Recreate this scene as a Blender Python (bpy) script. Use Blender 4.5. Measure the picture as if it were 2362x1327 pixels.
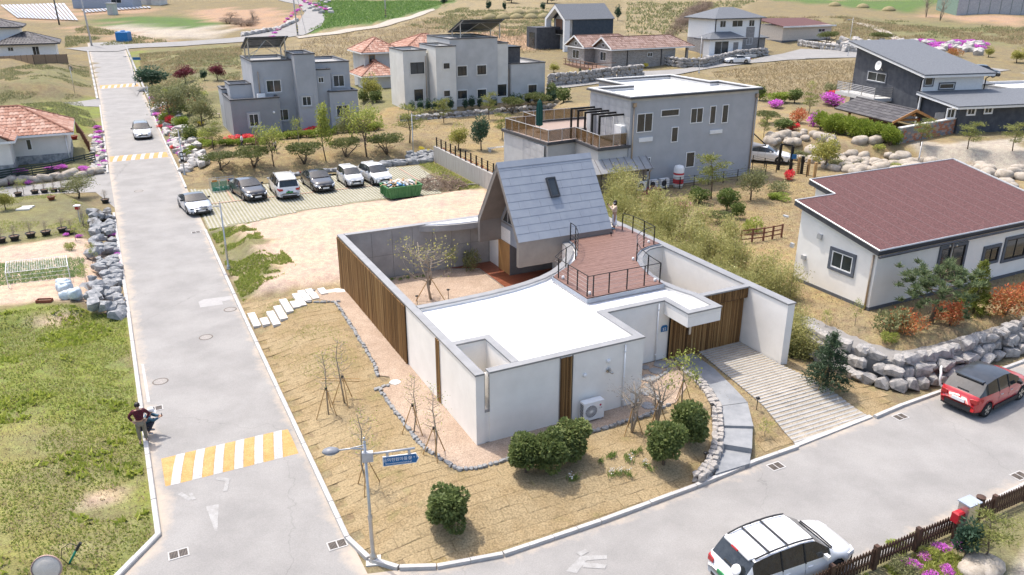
import bpy, bmesh, math, random, bisect
import numpy as np
from mathutils import Vector, Matrix, noise as mnoise
from mathutils.geometry import tessellate_polygon
for o in list(bpy.data.objects): bpy.data.objects.remove(o)
S = bpy.context.scene; C = S.collection
F, CX, CY, CAMH, PITCH = 1830., 1181., 663.5, 16.5, math.radians(21.3)
cam = bpy.data.cameras.new('camera'); camo = bpy.data.objects.new('camera', cam); C.objects.link(camo)
camo.location = (0, 0, CAMH); camo.rotation_euler = (math.pi/2 - PITCH, 0, 0)
cam.sensor_width = 36; cam.lens = 36*F/2362; cam.clip_start = .5; cam.clip_end = 4000
S.camera = camo
SHX, SHY = .335, -.29                      # shadow offset per metre of height
w = bpy.data.worlds.new('World'); S.world = w; w.use_nodes = True
nt = w.node_tree; bg = nt.nodes['Background']
sky = nt.nodes.new('ShaderNodeTexSky'); sky.sky_type = 'NISHITA'; sky.sun_disc = False
sky.sun_elevation = math.atan2(1, math.hypot(SHX, SHY)); sky.sun_rotation = math.atan2(-SHX, -SHY)
sky.air_density = 1.0; sky.dust_density = 4.0; sky.ozone_density = 1.0; sky.altitude = 50
nt.links.new(sky.outputs[0], bg.inputs[0]); bg.inputs[1].default_value = .15
sl = bpy.data.lights.new('sun', 'SUN'); sl.energy = 2.05; sl.angle = math.radians(.53); sl.color = (1, .94, .855)
so = bpy.data.objects.new('sun', sl); C.objects.link(so); so.location = (-20, 30, 60)
so.rotation_euler = Vector((SHX, SHY, -1)).to_track_quat('-Z', 'Y').to_euler()
S.render.engine = 'CYCLES'
S.view_settings.view_transform = 'Standard'; S.view_settings.look = 'None'
S.view_settings.gamma = 1; S.view_settings.use_curve_mapping = False
S.view_settings.exposure = 1.06
S.render.resolution_x = 1024; S.render.resolution_y = 575
cp, sp = math.cos(PITCH), math.sin(PITCH)
def ray(u, v):
 x = (u-CX)/F; y = -(v-CY)/F
 return Vector((x, cp+y*sp, -sp+y*cp))
def G(u, v, z=0.):
 d = ray(u, v); t = (z-CAMH)/d.z
 return Vector((d.x*t, d.y*t, z))
def zat(p, v):
 y = -(v-CY)/F
 return CAMH + p[1]*(y*cp-sp)/(cp+y*sp)
TH = math.radians(26.6)
AX = Vector((-math.sin(TH), math.cos(TH), 0)); BX = Vector((math.cos(TH), math.sin(TH), 0))
Z0 = .45
ORG = G(1100, 1031, Z0)
def L(a, b, z=0.):
 return Vector((ORG.x + a*AX.x + b*BX.x, ORG.y + a*AX.y + b*BX.y, z))
def ab(p):
 d = Vector((p[0]-ORG.x, p[1]-ORG.y)); return d.dot(AX.xy), d.dot(BX.xy)
def link(name, data, parent=None):
 o = bpy.data.objects.new(name, data); C.objects.link(o)
 if parent: o.parent = parent
 return o
LABELS = {}
def tag(o, label=None, cat=None, group=None, kind=None):
 if label: o['label'] = label
 if cat: o['category'] = cat
 if group: o['group'] = group
 if kind: o['kind'] = kind
 return o
def thing(name, label, cat, loc=(0, 0, 0), rz=0., group=None):
 o = link(name, None); o.empty_display_size = .3
 o.location = loc; o.rotation_euler = (0, 0, rz)
 return tag(o, label, cat, group)
def copytree(o, parent=None):
 c = o.copy(); C.objects.link(c); c.parent = parent
 for ch in o.children: copytree(ch, c)
 return c
class MB:
 def __init__(s, M=None): s.v = []; s.f = []; s.M = M
 def add(s, vs, fs):
  n = len(s.v)
  if s.M is not None: vs = [s.M @ Vector(p) for p in vs]
  s.v += [tuple(p) for p in vs]; s.f += [[i+n for i in f] for f in fs]
  return s
 def box(s, x0, y0, z0, x1, y1, z1):
  if x0 > x1: x0, x1 = x1, x0
  if y0 > y1: y0, y1 = y1, y0
  return s.add([(x0,y0,z0),(x1,y0,z0),(x1,y1,z0),(x0,y1,z0),(x0,y0,z1),(x1,y0,z1),(x1,y1,z1),(x0,y1,z1)],
              [(0,3,2,1),(4,5,6,7),(0,1,5,4),(1,2,6,5),(2,3,7,6),(3,0,4,7)])
 def bbox(s, x0, y0, z0, x1, y1, z1, b=.02):       # box with chamfered top
  return s.add([(x0,y0,z0),(x1,y0,z0),(x1,y1,z0),(x0,y1,z0),(x0,y0,z1-b),(x1,y0,z1-b),(x1,y1,z1-b),(x0,y1,z1-b),
                      (x0+b,y0+b,z1),(x1-b,y0+b,z1),(x1-b,y1-b,z1),(x0+b,y1-b,z1)],
              [(0,3,2,1),(0,1,5,4),(1,2,6,5),(2,3,7,6),(3,0,4,7),(4,5,9,8),(5,6,10,9),(6,7,11,10),(7,4,8,11),(8,9,10,11)])
 def prism(s, poly, z0, z1, holes=()):
  loops = [list(poly)] + [list(h) for h in holes]
  flat = [p for l in loops for p in l]; n = len(flat)
  tri = tessellate_polygon([[Vector((p[0], p[1], 0)) for p in l] for l in loops])
  vs = [(p[0], p[1], z0) for p in flat] + [(p[0], p[1], z1) for p in flat]; fs = []
  for t in tri:
   a, b, c = [flat[i] for i in t]
   if (b[0]-a[0])*(c[1]-a[1]) - (b[1]-a[1])*(c[0]-a[0]) < 0: t = (t[0], t[2], t[1])
   fs.append([i+n for i in t]); fs.append([t[2], t[1], t[0]])
  k = 0
  for li, l in enumerate(loops):
   ar = sum(l[i][0]*l[(i+1) % len(l)][1]-l[(i+1) % len(l)][0]*l[i][1] for i in range(len(l)))
   ccw = (ar > 0) == (li == 0)
   for i in range(len(l)):
    p, q = k+i, k+(i+1) % len(l)
    if not ccw: p, q = q, p
    fs.append([p, q, q+n, p+n])
   k += len(l)
  return s.add(vs, fs)
 def strip(s, pts, wl, wr, z0, z1, closed=False):  # wall of thickness along a polyline; wl/wr = offsets left/right
  pts = [Vector(p[:2]) for p in pts]; n = len(pts); lo = []; ro = []
  for i in range(n):
   if closed: d0 = (pts[i]-pts[i-1]).normalized(); d1 = (pts[(i+1) % n]-pts[i]).normalized()
   else:
    d0 = (pts[i]-pts[max(i-1, 0)]); d1 = (pts[min(i+1, n-1)]-pts[i])
    if d0.length == 0: d0 = d1
    if d1.length == 0: d1 = d0
    d0 = d0.normalized(); d1 = d1.normalized()
   m = Vector((-d0.y-d1.y, d0.x+d1.x)); m.normalize()
   k = 1/max(.3, m.dot(Vector((-d0.y, d0.x))))
   lo.append(pts[i]+m*wl*k); ro.append(pts[i]-m*wr*k)
  vs = []
  for a, b in zip(lo, ro): vs += [(a.x,a.y,z0),(b.x,b.y,z0),(b.x,b.y,z1),(a.x,a.y,z1)]
  fs = []
  for i in range(n if closed else n-1):
   p = 4*i; q = 4*((i+1) % n)
   for j in range(4): fs.append([p+j, p+(j+1) % 4, q+(j+1) % 4, q+j])
  if not closed: fs += [[3,2,1,0],[4*n-4,4*n-3,4*n-2,4*n-1]]
  return s.add(vs, fs)
 def tube(s, p0, p1, r0, r1=None, n=8, cap=True):
  return s.path([p0, p1], [r0, r0 if r1 is None else r1], n, cap)
 def path(s, pts, rs, n=6, cap=True):
  pts = [Vector(p) for p in pts]
  if not hasattr(rs, '__len__'): rs = [rs]*len(pts)
  vs = []; fs = []; up = None
  for i, p in enumerate(pts):
   t = (pts[min(i+1, len(pts)-1)]-pts[max(i-1, 0)]).normalized()
   if up is None: up = t.orthogonal().normalized()
   up = (up - t*up.dot(t)); up = up.normalized() if up.length > 1e-6 else t.orthogonal().normalized()
   sd = t.cross(up)
   for k in range(n):
    an = 2*math.pi*k/n; vs.append(p + (up*math.cos(an)+sd*math.sin(an))*rs[i])
  for i in range(len(pts)-1):
   for k in range(n): fs.append([i*n+k, i*n+(k+1) % n, (i+1)*n+(k+1) % n, (i+1)*n+k])
  if cap: fs += [list(range(n))[::-1], [(len(pts)-1)*n+k for k in range(n)]]
  return s.add(vs, fs)
 def lathe(s, prof, n=16, c=(0, 0, 0), cap=True):
  vs = []; fs = []
  for r, z in prof:
   for k in range(n):
    an = 2*math.pi*k/n; vs.append((c[0]+r*math.cos(an), c[1]+r*math.sin(an), c[2]+z))
  m = len(prof)
  for i in range(m-1):
   for k in range(n): fs.append([i*n+k, i*n+(k+1) % n, (i+1)*n+(k+1) % n, (i+1)*n+k])
  if cap: fs += [list(range(n))[::-1], [(m-1)*n+k for k in range(n)]]
  return s.add(vs, fs)
 def mesh(s, name, smooth=False):
  me = bpy.data.meshes.new(name); me.from_pydata(s.v, [], s.f); me.update()
  if smooth: me.polygons.foreach_set('use_smooth', [True]*len(me.polygons))
  return me
 def done(s, name, m, parent=None, smooth=False, **kw):
  me = s.mesh(name, smooth)
  if m is not None: me.materials.append(m)
  o = link(name, me, parent); tag(o, **kw); return o
def raw_mesh(name, V, Q, m=None, smooth=False):
 """numpy verts (n,3), faces (k,c) -> mesh, fast"""
 me = bpy.data.meshes.new(name); V = np.asarray(V, np.float32); Q = np.asarray(Q, np.int32); k, c = Q.shape
 me.vertices.add(len(V)); me.vertices.foreach_set('co', V.ravel())
 me.loops.add(k*c); me.loops.foreach_set('vertex_index', Q.ravel())
 me.polygons.add(k); me.polygons.foreach_set('loop_start', np.arange(k, dtype=np.int32)*c)
 me.polygons.foreach_set('loop_total', np.full(k, c, np.int32))
 if smooth: me.polygons.foreach_set('use_smooth', np.ones(k, bool))
 me.update(calc_edges=True)
 if m: me.materials.append(m)
 return me
MATS = {}
def N(nt, t, **kw):
 n = nt.nodes.new('ShaderNode'+t)
 for k, v in kw.items(): setattr(n, k, v)
 return n
def ramp(nt, cols, lo=.35, hi=.65, interp='LINEAR'):
 r = N(nt, 'ValToRGB'); e = r.color_ramp.elements; r.color_ramp.interpolation = interp
 while len(e) < len(cols): e.new(.5)
 for i, c in enumerate(cols):
  e[i].position = lo + (hi-lo)*i/max(1, len(cols)-1); e[i].color = (c[0], c[1], c[2], 1)
 return r
def mat(name, cols, scale=4., rough=.8, bump=0., bscale=30., metal=0., spec=.35, coat=0., stretch=(1, 1, 1),
  world=False, fine=.12, fscale=60., lo=.35, hi=.65, emit=0., trans=0., alpha=1.):
 if name in MATS: return MATS[name]
 m = bpy.data.materials.new(name); m.use_nodes = True; nt = m.node_tree; lk = nt.links.new
 b = nt.nodes['Principled BSDF']; MATS[name] = m
 if isinstance(cols[0], (int, float)): cols = [cols]
 if len(cols) == 1: c = cols[0]; cols = [tuple(x*.93 for x in c), tuple(min(1, x*1.05) for x in c)]
 if world: co = N(nt, 'NewGeometry').outputs['Position']
 else: co = N(nt, 'TexCoord').outputs['Object']
 mp = N(nt, 'Mapping'); mp.inputs['Scale'].default_value = stretch; lk(co, mp.inputs[0])
 nz = N(nt, 'TexNoise'); nz.inputs['Scale'].default_value = scale; nz.inputs['Detail'].default_value = 5
 nz.inputs['Roughness'].default_value = .6; lk(mp.outputs[0], nz.inputs[0])
 r = ramp(nt, cols, lo, hi); lk(nz.outputs[0], r.inputs[0]); out = r.outputs[0]
 if fine:
  n2 = N(nt, 'TexNoise'); n2.inputs['Scale'].default_value = fscale; n2.inputs['Detail'].default_value = 3
  lk(mp.outputs[0], n2.inputs[0])
  mr = N(nt, 'MapRange'); mr.inputs[1].default_value = .3; mr.inputs[2].default_value = .7
  mr.inputs[3].default_value = 1-fine; mr.inputs[4].default_value = 1+fine; lk(n2.outputs[0], mr.inputs[0])
  mx = N(nt, 'VectorMath', operation='SCALE'); lk(out, mx.inputs[0]); lk(mr.outputs[0], mx.inputs['Scale']); out = mx.outputs[0]
 lk(out, b.inputs['Base Color'])
 b.inputs['Roughness'].default_value = rough; b.inputs['Metallic'].default_value = metal
 b.inputs['Specular IOR Level'].default_value = spec; b.inputs['Coat Weight'].default_value = coat
 if coat: b.inputs['Coat Roughness'].default_value = .06
 if trans: b.inputs['Transmission Weight'].default_value = trans
 if alpha < 1: b.inputs['Alpha'].default_value = alpha
 if bump:
  bz = N(nt, 'TexNoise'); bz.inputs['Scale'].default_value = bscale; bz.inputs['Detail'].default_value = 4
  lk(mp.outputs[0], bz.inputs[0]); bn = N(nt, 'Bump'); bn.inputs['Strength'].default_value = bump
  bn.inputs['Distance'].default_value = .03; lk(bz.outputs[0], bn.inputs['Height']); lk(bn.outputs[0], b.inputs['Normal'])
 m['out'] = out.node.name
 return m
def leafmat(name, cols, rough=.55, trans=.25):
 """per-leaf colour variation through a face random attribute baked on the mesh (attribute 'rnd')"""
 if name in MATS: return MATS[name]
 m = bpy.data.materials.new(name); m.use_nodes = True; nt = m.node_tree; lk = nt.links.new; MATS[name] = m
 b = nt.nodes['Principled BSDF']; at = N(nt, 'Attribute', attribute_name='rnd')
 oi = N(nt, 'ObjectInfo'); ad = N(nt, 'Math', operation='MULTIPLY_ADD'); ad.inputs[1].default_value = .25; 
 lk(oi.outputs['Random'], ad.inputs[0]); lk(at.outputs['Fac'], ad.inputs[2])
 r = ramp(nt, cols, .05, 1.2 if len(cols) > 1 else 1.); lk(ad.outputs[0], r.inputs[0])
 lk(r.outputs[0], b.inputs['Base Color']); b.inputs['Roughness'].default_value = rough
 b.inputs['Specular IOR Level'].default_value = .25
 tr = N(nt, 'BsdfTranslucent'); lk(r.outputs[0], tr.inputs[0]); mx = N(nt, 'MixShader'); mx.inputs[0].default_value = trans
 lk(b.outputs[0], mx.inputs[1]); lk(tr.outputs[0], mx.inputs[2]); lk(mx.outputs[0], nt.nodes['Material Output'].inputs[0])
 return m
RG = np.random.default_rng(11); RN = random.Random(5)
# ================================================================ terrain
def sst(t): t = np.clip(t, 0, 1); return t*t*(3-2*t)
def polyd(px, py, poly):
 """signed distance (inside > 0) of arrays to polygon"""
 px = np.asarray(px, float); py = np.asarray(py, float)
 d = np.full(px.shape, 1e9); ins = np.zeros(px.shape, bool); n = len(poly)
 for i in range(n):
  x0, y0 = poly[i][0], poly[i][1]; x1, y1 = poly[(i+1) % n][0], poly[(i+1) % n][1]
  ex, ey = x1-x0, y1-y0; l2 = ex*ex+ey*ey+1e-12
  t = np.clip(((px-x0)*ex+(py-y0)*ey)/l2, 0, 1)
  d = np.minimum(d, np.hypot(px-x0-t*ex, py-y0-t*ey))
  if y0 != y1:
   ins ^= ((y0 > py) != (y1 > py)) & (px < (x1-x0)*(py-y0)/(y1-y0)+x0)
 return np.where(ins, d, -d)
def LP(*pts): return [L(a, b) for a, b in pts]
LOT = LP((-2.6,-5.45),(-4.0,-4.9),(-4.75,-3.6),(-5.2,-1.5),(-5.25,2),(-5.05,6),(-4.75,10),(-4.55,15),(-4.45,17.2),(-3.2,17.4),(1.5,17.2),(4,19),(30,19),(30,15),(19.6,15),(19.6,-5.45))
PLATEAUS = [   # polygon, height, ramp width
 (LOT, .48, 2.6),
 (LP((19.0,-5.3),(34.2,-5.3),(35.8,3),(36.2,16),(34,17),(19,17)), .5, 1.6),                # dirt lot
 (LP((25,-4.6),(33.5,-4.2),(34,-2.2),(24,-2),(19.5,-3.5)), .95, 1.3),                      # spoil bank by the road
 (LP((18,-10.95),(19,-60),(-20,-60),(-12,-21.9),(-2.2,-13.0),(.3,-10.95)), .85, 4.),           # weed field on the left
 (LP((20.8,-12.2),(43.5,-12.2),(49.2,-14),(49.6,-60),(18,-60)), .55, .9),                    # pot garden
 (LP((56.0,-12.2),(76,-12.2),(80,-60),(54.5,-60)), .9, .9),                                # tiled house plot
 (LP((79,-11.3),(100,-11.3),(104,-60),(79,-60)), 1.5, 5.),                                 # bank
 (LP((106,-11.3),(150,-11.3),(150,-70),(108,-60)), 2.2, 7.),
 (LP((48.6,-5.2),(48.6,17),(50,60),(78,60),(95,-4.6),(70,-5.1)), 1.15, 6.),                 # park lawn
 (LP((17.5,17.8),(48.5,17.8),(60,24),(60,60),(20,60)), .9, .9),                            # gray house plot
 (LP((2.6,18.2),(-.9,18.3),(-2.9,19),(-3.2,21.3),(-3.0,60),(24,60),(24,18.6)), 1.25, 1.1),  # red roofed house terrace
 (LP((96,26),(150,26),(150,-2),(92,-2)), 1.2, 5.),
 (LP((65.0,19),(65.0,46),(92,46),(92,19)), 1.75, .6),
]
RB = LP((32,42),(31,30.5),(45,30),(60,34),(75,44),(70,120),(10,120),(14,60))   # upper terrace with boulders
PLATEAUS.append((RB, 2.4, 4.))
def hgt(x, y):
 x = np.asarray(x, float); y = np.asarray(y, float)
 base = 10.5*sst((y-85)/245.)+np.maximum(0, y-330)*.02
 base = base+.35*np.sin(x*.045+1)*sst((y-110)/60)
 h = np.zeros(x.shape)
 for poly, z, w_ in PLATEAUS:
  h = np.maximum(h, z*sst(polyd(x, y, poly)/w_))
 return base+h
def pd(x, y, poly):
 d = 1e18; ins = False; x0, y0 = poly[-1][0], poly[-1][1]
 for q in poly:
  x1, y1 = q[0], q[1]; ex, ey = x1-x0, y1-y0; t = ((x-x0)*ex+(y-y0)*ey)/(ex*ex+ey*ey+1e-12)
  t = 0 if t < 0 else 1 if t > 1 else t; a, b = x-x0-t*ex, y-y0-t*ey; e = a*a+b*b
  if e < d: d = e
  if (y0 > y) != (y1 > y) and x < ex*(y-y0)/ey+x0: ins = not ins
  x0, y0 = x1, y1
 d = math.sqrt(d); return d if ins else -d
for i, (p_, z_, w_) in enumerate(PLATEAUS): PLATEAUS[i] = ([(q[0], q[1]) for q in p_], z_, w_)
GRIDZ = None
def hz(p):
 x, y = p[0], p[1]
 if GRIDZ is not None:
  i = min(max(bisect.bisect_right(GXL, x)-1, 0), len(GXL)-2); j = min(max(bisect.bisect_right(GYL, y)-1, 0), len(GYL)-2)
  fx = (x-GXL[i])/(GXL[i+1]-GXL[i]); fy = (y-GYL[j])/(GYL[j+1]-GYL[j]); r0, r1 = GRIDZ[j], GRIDZ[j+1]
  return (r0[i]*(1-fx)+r0[i+1]*fx)*(1-fy)+(r1[i]*(1-fx)+r1[i+1]*fx)*fy
 t = min(max((y-85)/245., 0), 1); base = 10.5*t*t*(3-2*t)+max(0, y-330)*.02
 t = min(max((y-110)/60, 0), 1); base += .35*math.sin(x*.045+1)*t*t*(3-2*t); h = 0.
 for poly, z, w_ in PLATEAUS:
  d = pd(x, y, poly)
  if d > 0: t = min(d/w_, 1); h = max(h, z*t*t*(3-2*t))
 return base+h
def T(u, v):
 z = 0.; p = G(u, v, 0)
 for _ in range(14):
  p = G(u, v, z); z = .5*z+.5*hz(p)
 p = G(u, v, z); p.z = hz(p); return p
def Lg(a, b, dz=0.):
 p = L(a, b); p.z = hz(p)+dz; return p
WEED=(.175,.19,.055); LAWN=(.25,.188,.105); DIRT=(.45,.335,.255); DRYF=(.195,.155,.09); CROP=(.095,.14,.045); SOIL=(.33,.215,.145); STRAW=(.24,.19,.115)
PALE=(.35,.305,.25); OLIVE=(.17,.155,.08); SCRUB=(.17,.14,.085)
def pxp(*pts): return [T(u, v) for u, v in pts]
ZONES = [   # colour, polygon, softness m
 (DRYF, LP((-60,-90),(-60,200),(400,300),(400,-200)), 1),
 (STRAW, pxp((640,120),(1180,90),(1290,120),(1290,0),(960,0),(690,70)), 6),
 (OLIVE, pxp((0,190),(205,160),(205,205),(0,215)), 4),
 (DRYF, pxp((0,105),(150,70),(250,110),(150,112)), 4),
 (OLIVE, pxp((0,220),(175,215),(225,240),(235,300),(180,270),(0,250)), 3),
 (WEED, pxp((205,215),(226,240),(232,300),(215,290),(190,235)), 1.5),
 (WEED, pxp((275,122),(330,112),(330,160),(310,200),(298,198)), 2),
 (OLIVE, pxp((330,112),(560,100),(560,180),(420,200),(310,195)), 4),
 (PALE, pxp((200,60),(250,45),(420,40),(560,70),(430,90),(300,85)), 6),
 (CROP, pxp((190,52),(270,42),(420,33),(560,55),(430,70),(300,60)), 5),
 (SOIL, pxp((165,58),(215,62),(330,90),(400,97),(330,100),(215,80)), 3),
 (SOIL, pxp((460,22),(640,20),(690,45),(640,70),(560,66),(430,40)), 5),
 (SOIL, pxp((0,12),(150,10),(185,48),(135,55),(30,40)), 3),
 (SOIL, pxp((185,22),(350,15),(330,30),(185,34)), 3),
 (CROP, pxp((720,0),(1060,0),(1000,22),(860,55),(700,78),(745,55),(755,35)), 3),
 (CROP, pxp((1760,0),(2200,0),(2100,26),(1950,12)), 6),
 (STRAW, pxp((1440,0),(1760,0),(1620,60),(1520,100),(1430,110)), 5),
 (SOIL, pxp((2080,34),(2362,36),(2362,60),(2180,42)), 4),
 (DIRT, pxp((1960,50),(2060,60),(2090,95),(2010,90)), 4),
 (OLIVE, pxp((1860,60),(1960,40),(2362,60),(2362,110),(2000,95)), 6),
 (STRAW, pxp((1640,165),(1790,140),(1980,135),(1990,215),(1800,215),(1745,215)), 3),
 (SOIL, pxp((1010,105),(1160,60),(1270,90),(1270,118)), 5),
 (LAWN, pxp((1530,108),(1620,100),(1770,122),(1640,133)), 1.5),
 (LAWN, LP((48.9,-5.1),(48.9,17),(49.5,40),(75,40),(70,8),(66,-4.9)), .8),
 (OLIVE, LP((66,-5),(70,8),(75,40),(96,40),(100,-5)), 2),
 (LAWN, LP((17.8,17.9),(60,17.9),(60,60),(4,60),(4,17.6)), 1),
 (LAWN, LP((24,17.5),(24,60),(-2.9,60),(-3.0,17.5)), 1),
 (DIRT, LP((19.6,-5.2),(34.6,-5.2),(37,3),(36.6,16.9),(19.6,16.9)), .5),
 (OLIVE, LP((36.6,15.0),(48,15.2),(48,17),(36.6,17)), .5),
 (OLIVE, LP((19.4,-5.4),(34.6,-5.4),(34.2,-3.4),(30,-2.8),(25,-2.6),(22.2,-2.6),(20.6,-4.4)), 1.1),
 (LAWN, LOT, .4),
 (WEED, LP((20.2,-10.8),(23,-15),(25,-60),(-25,-60),(-12,-21.9),(-2.2,-12.9),(.4,-10.8)), .6),
 (OLIVE, LP((34.8,-12),(43,-12),(49.5,-14),(49.5,-60),(35.5,-60)), .8),
 (DIRT, LP((21.2,-11.6),(34.6,-11.6),(35.2,-60),(25.5,-60),(23,-15)), .6),
 (OLIVE, LP((55,-12),(77,-12),(80,-60),(54,-60)), 1),
 (WEED, LP((79,-11.3),(100,-11.3),(100,-20),(79,-18)), 2),
 (PALE, pxp((2140,330),(2362,315),(2362,395),(2150,380),(2110,350)), 1.5),
 (LAWN, pxp((1700,420),(1800,395),(1870,440),(1760,520),(1690,500)), 1.5),
 (PALE, LP((-11.2,12.3),(-12.4,10.2),(-15,10),(-14,40),(-10.9,40)), .3),
 (OLIVE, LP((-9.7,0),(-10.9,20),(-11.8,20),(-14,-5)), .4),
]
def graded(lo, f0, f1, hi, step, g):
 a = list(np.arange(f0, f1+1e-6, step)); s = step; x = f1
 while x < hi: s *= g; x += s; a.append(x)
 s = step; x = f0
 while x > lo: s *= g; x -= s; a.insert(0, x)
 return np.array(a)
gx = graded(-260, -42, 46, 420, .55, 1.07); gy = graded(-8, 14, 112, 1100, .55, 1.05)
GX, GY = np.meshgrid(gx, gy); gshape = GX.shape
hx = hgt(GX, GY)
V = np.stack([GX, GY, hx], -1).reshape(-1, 3)
def vnoise(x, y, s, seed=0):
 """cheap smooth value noise in numpy"""
 rg = np.random.default_rng(seed); tb = rg.random((64, 64)); xx = x/s; yy = y/s
 i = np.floor(xx).astype(int); j = np.floor(yy).astype(int); fx = xx-i; fy = yy-j
 fx = fx*fx*(3-2*fx); fy = fy*fy*(3-2*fy); g = lambda a, b: tb[a % 64, b % 64]
 return (g(i, j)*(1-fx)+g(i+1, j)*fx)*(1-fy)+(g(i, j+1)*(1-fx)+g(i+1, j+1)*fx)*fy
X, Y = V[:, 0], V[:, 1]
nz1 = vnoise(X, Y, 3.1, 1)-.5; nz2 = vnoise(X, Y, 11., 2)-.5; nz3 = vnoise(X, Y, 1.2, 3)-.5
col = np.tile(np.array(DRYF), (len(V), 1))
for c_, poly, soft in ZONES:
 d = polyd(X, Y, poly)+soft*1.5*(nz1+.6*nz3)
 k = sst((d+soft*.3)/max(soft*.6, .3))[:, None]
 col = col*(1-k)+np.array(c_)*k
far = sst((Y-115)/60)
a_ = (X-ORG.x)*AX.x+(Y-ORG.y)*AX.y; bb_ = (X-ORG.x)*BX.x+(Y-ORG.y)*BX.y
far = far*sst((np.abs(bb_+8)-6)/8)
V[:, 2] += far*(nz2*.7+nz1*.25)
dd = polyd(X, Y, PLATEAUS[3][0]); V[:, 2] += sst(dd/2)*(nz1*.30+nz3*.16)
dd = polyd(X, Y, PLATEAUS[1][0]); V[:, 2] += sst(dd/1.2)*(nz1*.34+nz3*.24)*sst((polyd(X, Y, LP((21,-6),(40,-6),(40,20),(21,20))))/1.5)
ifield = sst(polyd(X, Y, PLATEAUS[3][0])/1.)
k = (ifield*sst((nz2+.55*nz1-.12)/.2))[:, None]*.75; col = col*(1-k)+np.array((.21,.185,.085))*k
ks = np.zeros(len(V))
for (u, v, r) in ((222,1160,.75),(200,1235,.45),(265,1210,.4),(150,735,.8),(95,735,.7),(262,1165,.4)):
 p = T(u, v); ks = np.maximum(ks, sst((r+nz3*1.0+nz1-np.hypot((X-p.x), (Y-p.y)*.8))/.4))
k = ks[:, None]; col = col*(1-k)+np.array(DIRT)*k*.9+col*k*.1
GXL, GYL, GRIDZ = gx.tolist(), gy.tolist(), V[:, 2].reshape(gshape).tolist()
nr, nc = gshape; idx = np.arange(nr*nc).reshape(nr, nc)
Q = np.stack([idx[:-1, :-1], idx[:-1, 1:], idx[1:, 1:], idx[1:, :-1]], -1).reshape(-1, 4)
gm = bpy.data.materials.new('ground'); gm.use_nodes = True; nt = gm.node_tree; lk = nt.links.new; MATS['ground'] = gm
b_ = nt.nodes['Principled BSDF']; at = N(nt, 'Attribute', attribute_name='zone'); pos = N(nt, 'NewGeometry').outputs['Position']
def nzn(sc, det=5):
 n = N(nt, 'TexNoise'); n.inputs['Scale'].default_value = sc; n.inputs['Detail'].default_value = det; n.inputs['Roughness'].default_value = .65
 lk(pos, n.inputs[0]); return n.outputs[0]
def mrange(src, a, b, c, d):
 m = N(nt, 'MapRange'); m.inputs[1].default_value = a; m.inputs[2].default_value = b; m.inputs[3].default_value = c; m.inputs[4].default_value = d
 lk(src, m.inputs[0]); return m.outputs[0]
n_a, n_b, n_c = nzn(.35), nzn(2.2), nzn(14., 4)
mul = N(nt, 'Math', operation='MULTIPLY'); lk(mrange(n_a, .3, .7, .86, 1.14), mul.inputs[0]); lk(mrange(n_b, .3, .7, .84, 1.16), mul.inputs[1])
mu2 = N(nt, 'Math', operation='MULTIPLY'); lk(mul.outputs[0], mu2.inputs[0]); lk(mrange(n_c, .3, .7, .72, 1.28), mu2.inputs[1])
sc_ = N(nt, 'VectorMath', operation='SCALE'); lk(at.outputs['Color'], sc_.inputs[0]); lk(mu2.outputs[0], sc_.inputs['Scale'])
hs = N(nt, 'HueSaturation'); lk(sc_.outputs[0], hs.inputs['Color']); lk(mrange(n_b, .3, .7, .485, .525), hs.inputs['Hue']); lk(mrange(n_a, .3, .7, .85, 1.12), hs.inputs['Saturation'])
lk(hs.outputs[0], b_.inputs['Base Color']); b_.inputs['Roughness'].default_value = .95; b_.inputs['Specular IOR Level'].default_value = .1
bp = N(nt, 'Bump'); bp.inputs['Strength'].default_value = .6; bp.inputs['Distance'].default_value = .08; lk(n_c, bp.inputs['Height']); lk(bp.outputs[0], b_.inputs['Normal'])
me = raw_mesh('ground', V, Q, gm, True)
ca = me.color_attributes.new('zone', 'FLOAT_COLOR', 'POINT')
ca.data.foreach_set('color', np.concatenate([col, np.ones((len(V), 1))], 1).astype(np.float32).ravel())
ground = tag(link('ground', me), kind='structure')
def drape(name, poly, dz, m, step=2.0, kind='structure', parent=None, flat=False, **kw):
 """sheet laid on the terrain"""
 bm = bmesh.new(); f = bm.faces.new([bm.verts.new((p[0], p[1], 0)) for p in poly])
 xs = [p[0] for p in poly]; ys = [p[1] for p in poly]
 bmesh.ops.triangulate(bm, faces=bm.faces[:])
 for ax, lo, hi in ((0, min(xs), max(xs)), (1, min(ys), max(ys))):
  n = int((hi-lo)/step)
  for i in range(1, n+1):
   c = Vector((0, 0, 0)); c[ax] = lo+(hi-lo)*i/(n+1); no = Vector((0, 0, 0)); no[ax] = 1
   bmesh.ops.bisect_plane(bm, geom=bm.verts[:]+bm.edges[:]+bm.faces[:], plane_co=c, plane_no=no, dist=1e-5)
 co = np.array([v.co[:] for v in bm.verts]); h = [hz(c) for c in co]
 for v, z in zip(bm.verts, h): v.co.z = z+dz
 bmesh.ops.recalc_face_normals(bm, faces=bm.faces[:])
 me = bpy.data.meshes.new(name); bm.to_mesh(me); bm.free()
 if me.polygons and me.polygons[0].normal.z < 0: me.flip_normals()
 me.materials.append(m); o = link(name, me, parent)
 if kind: o['kind'] = kind
 tag(o, **kw); return o
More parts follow.
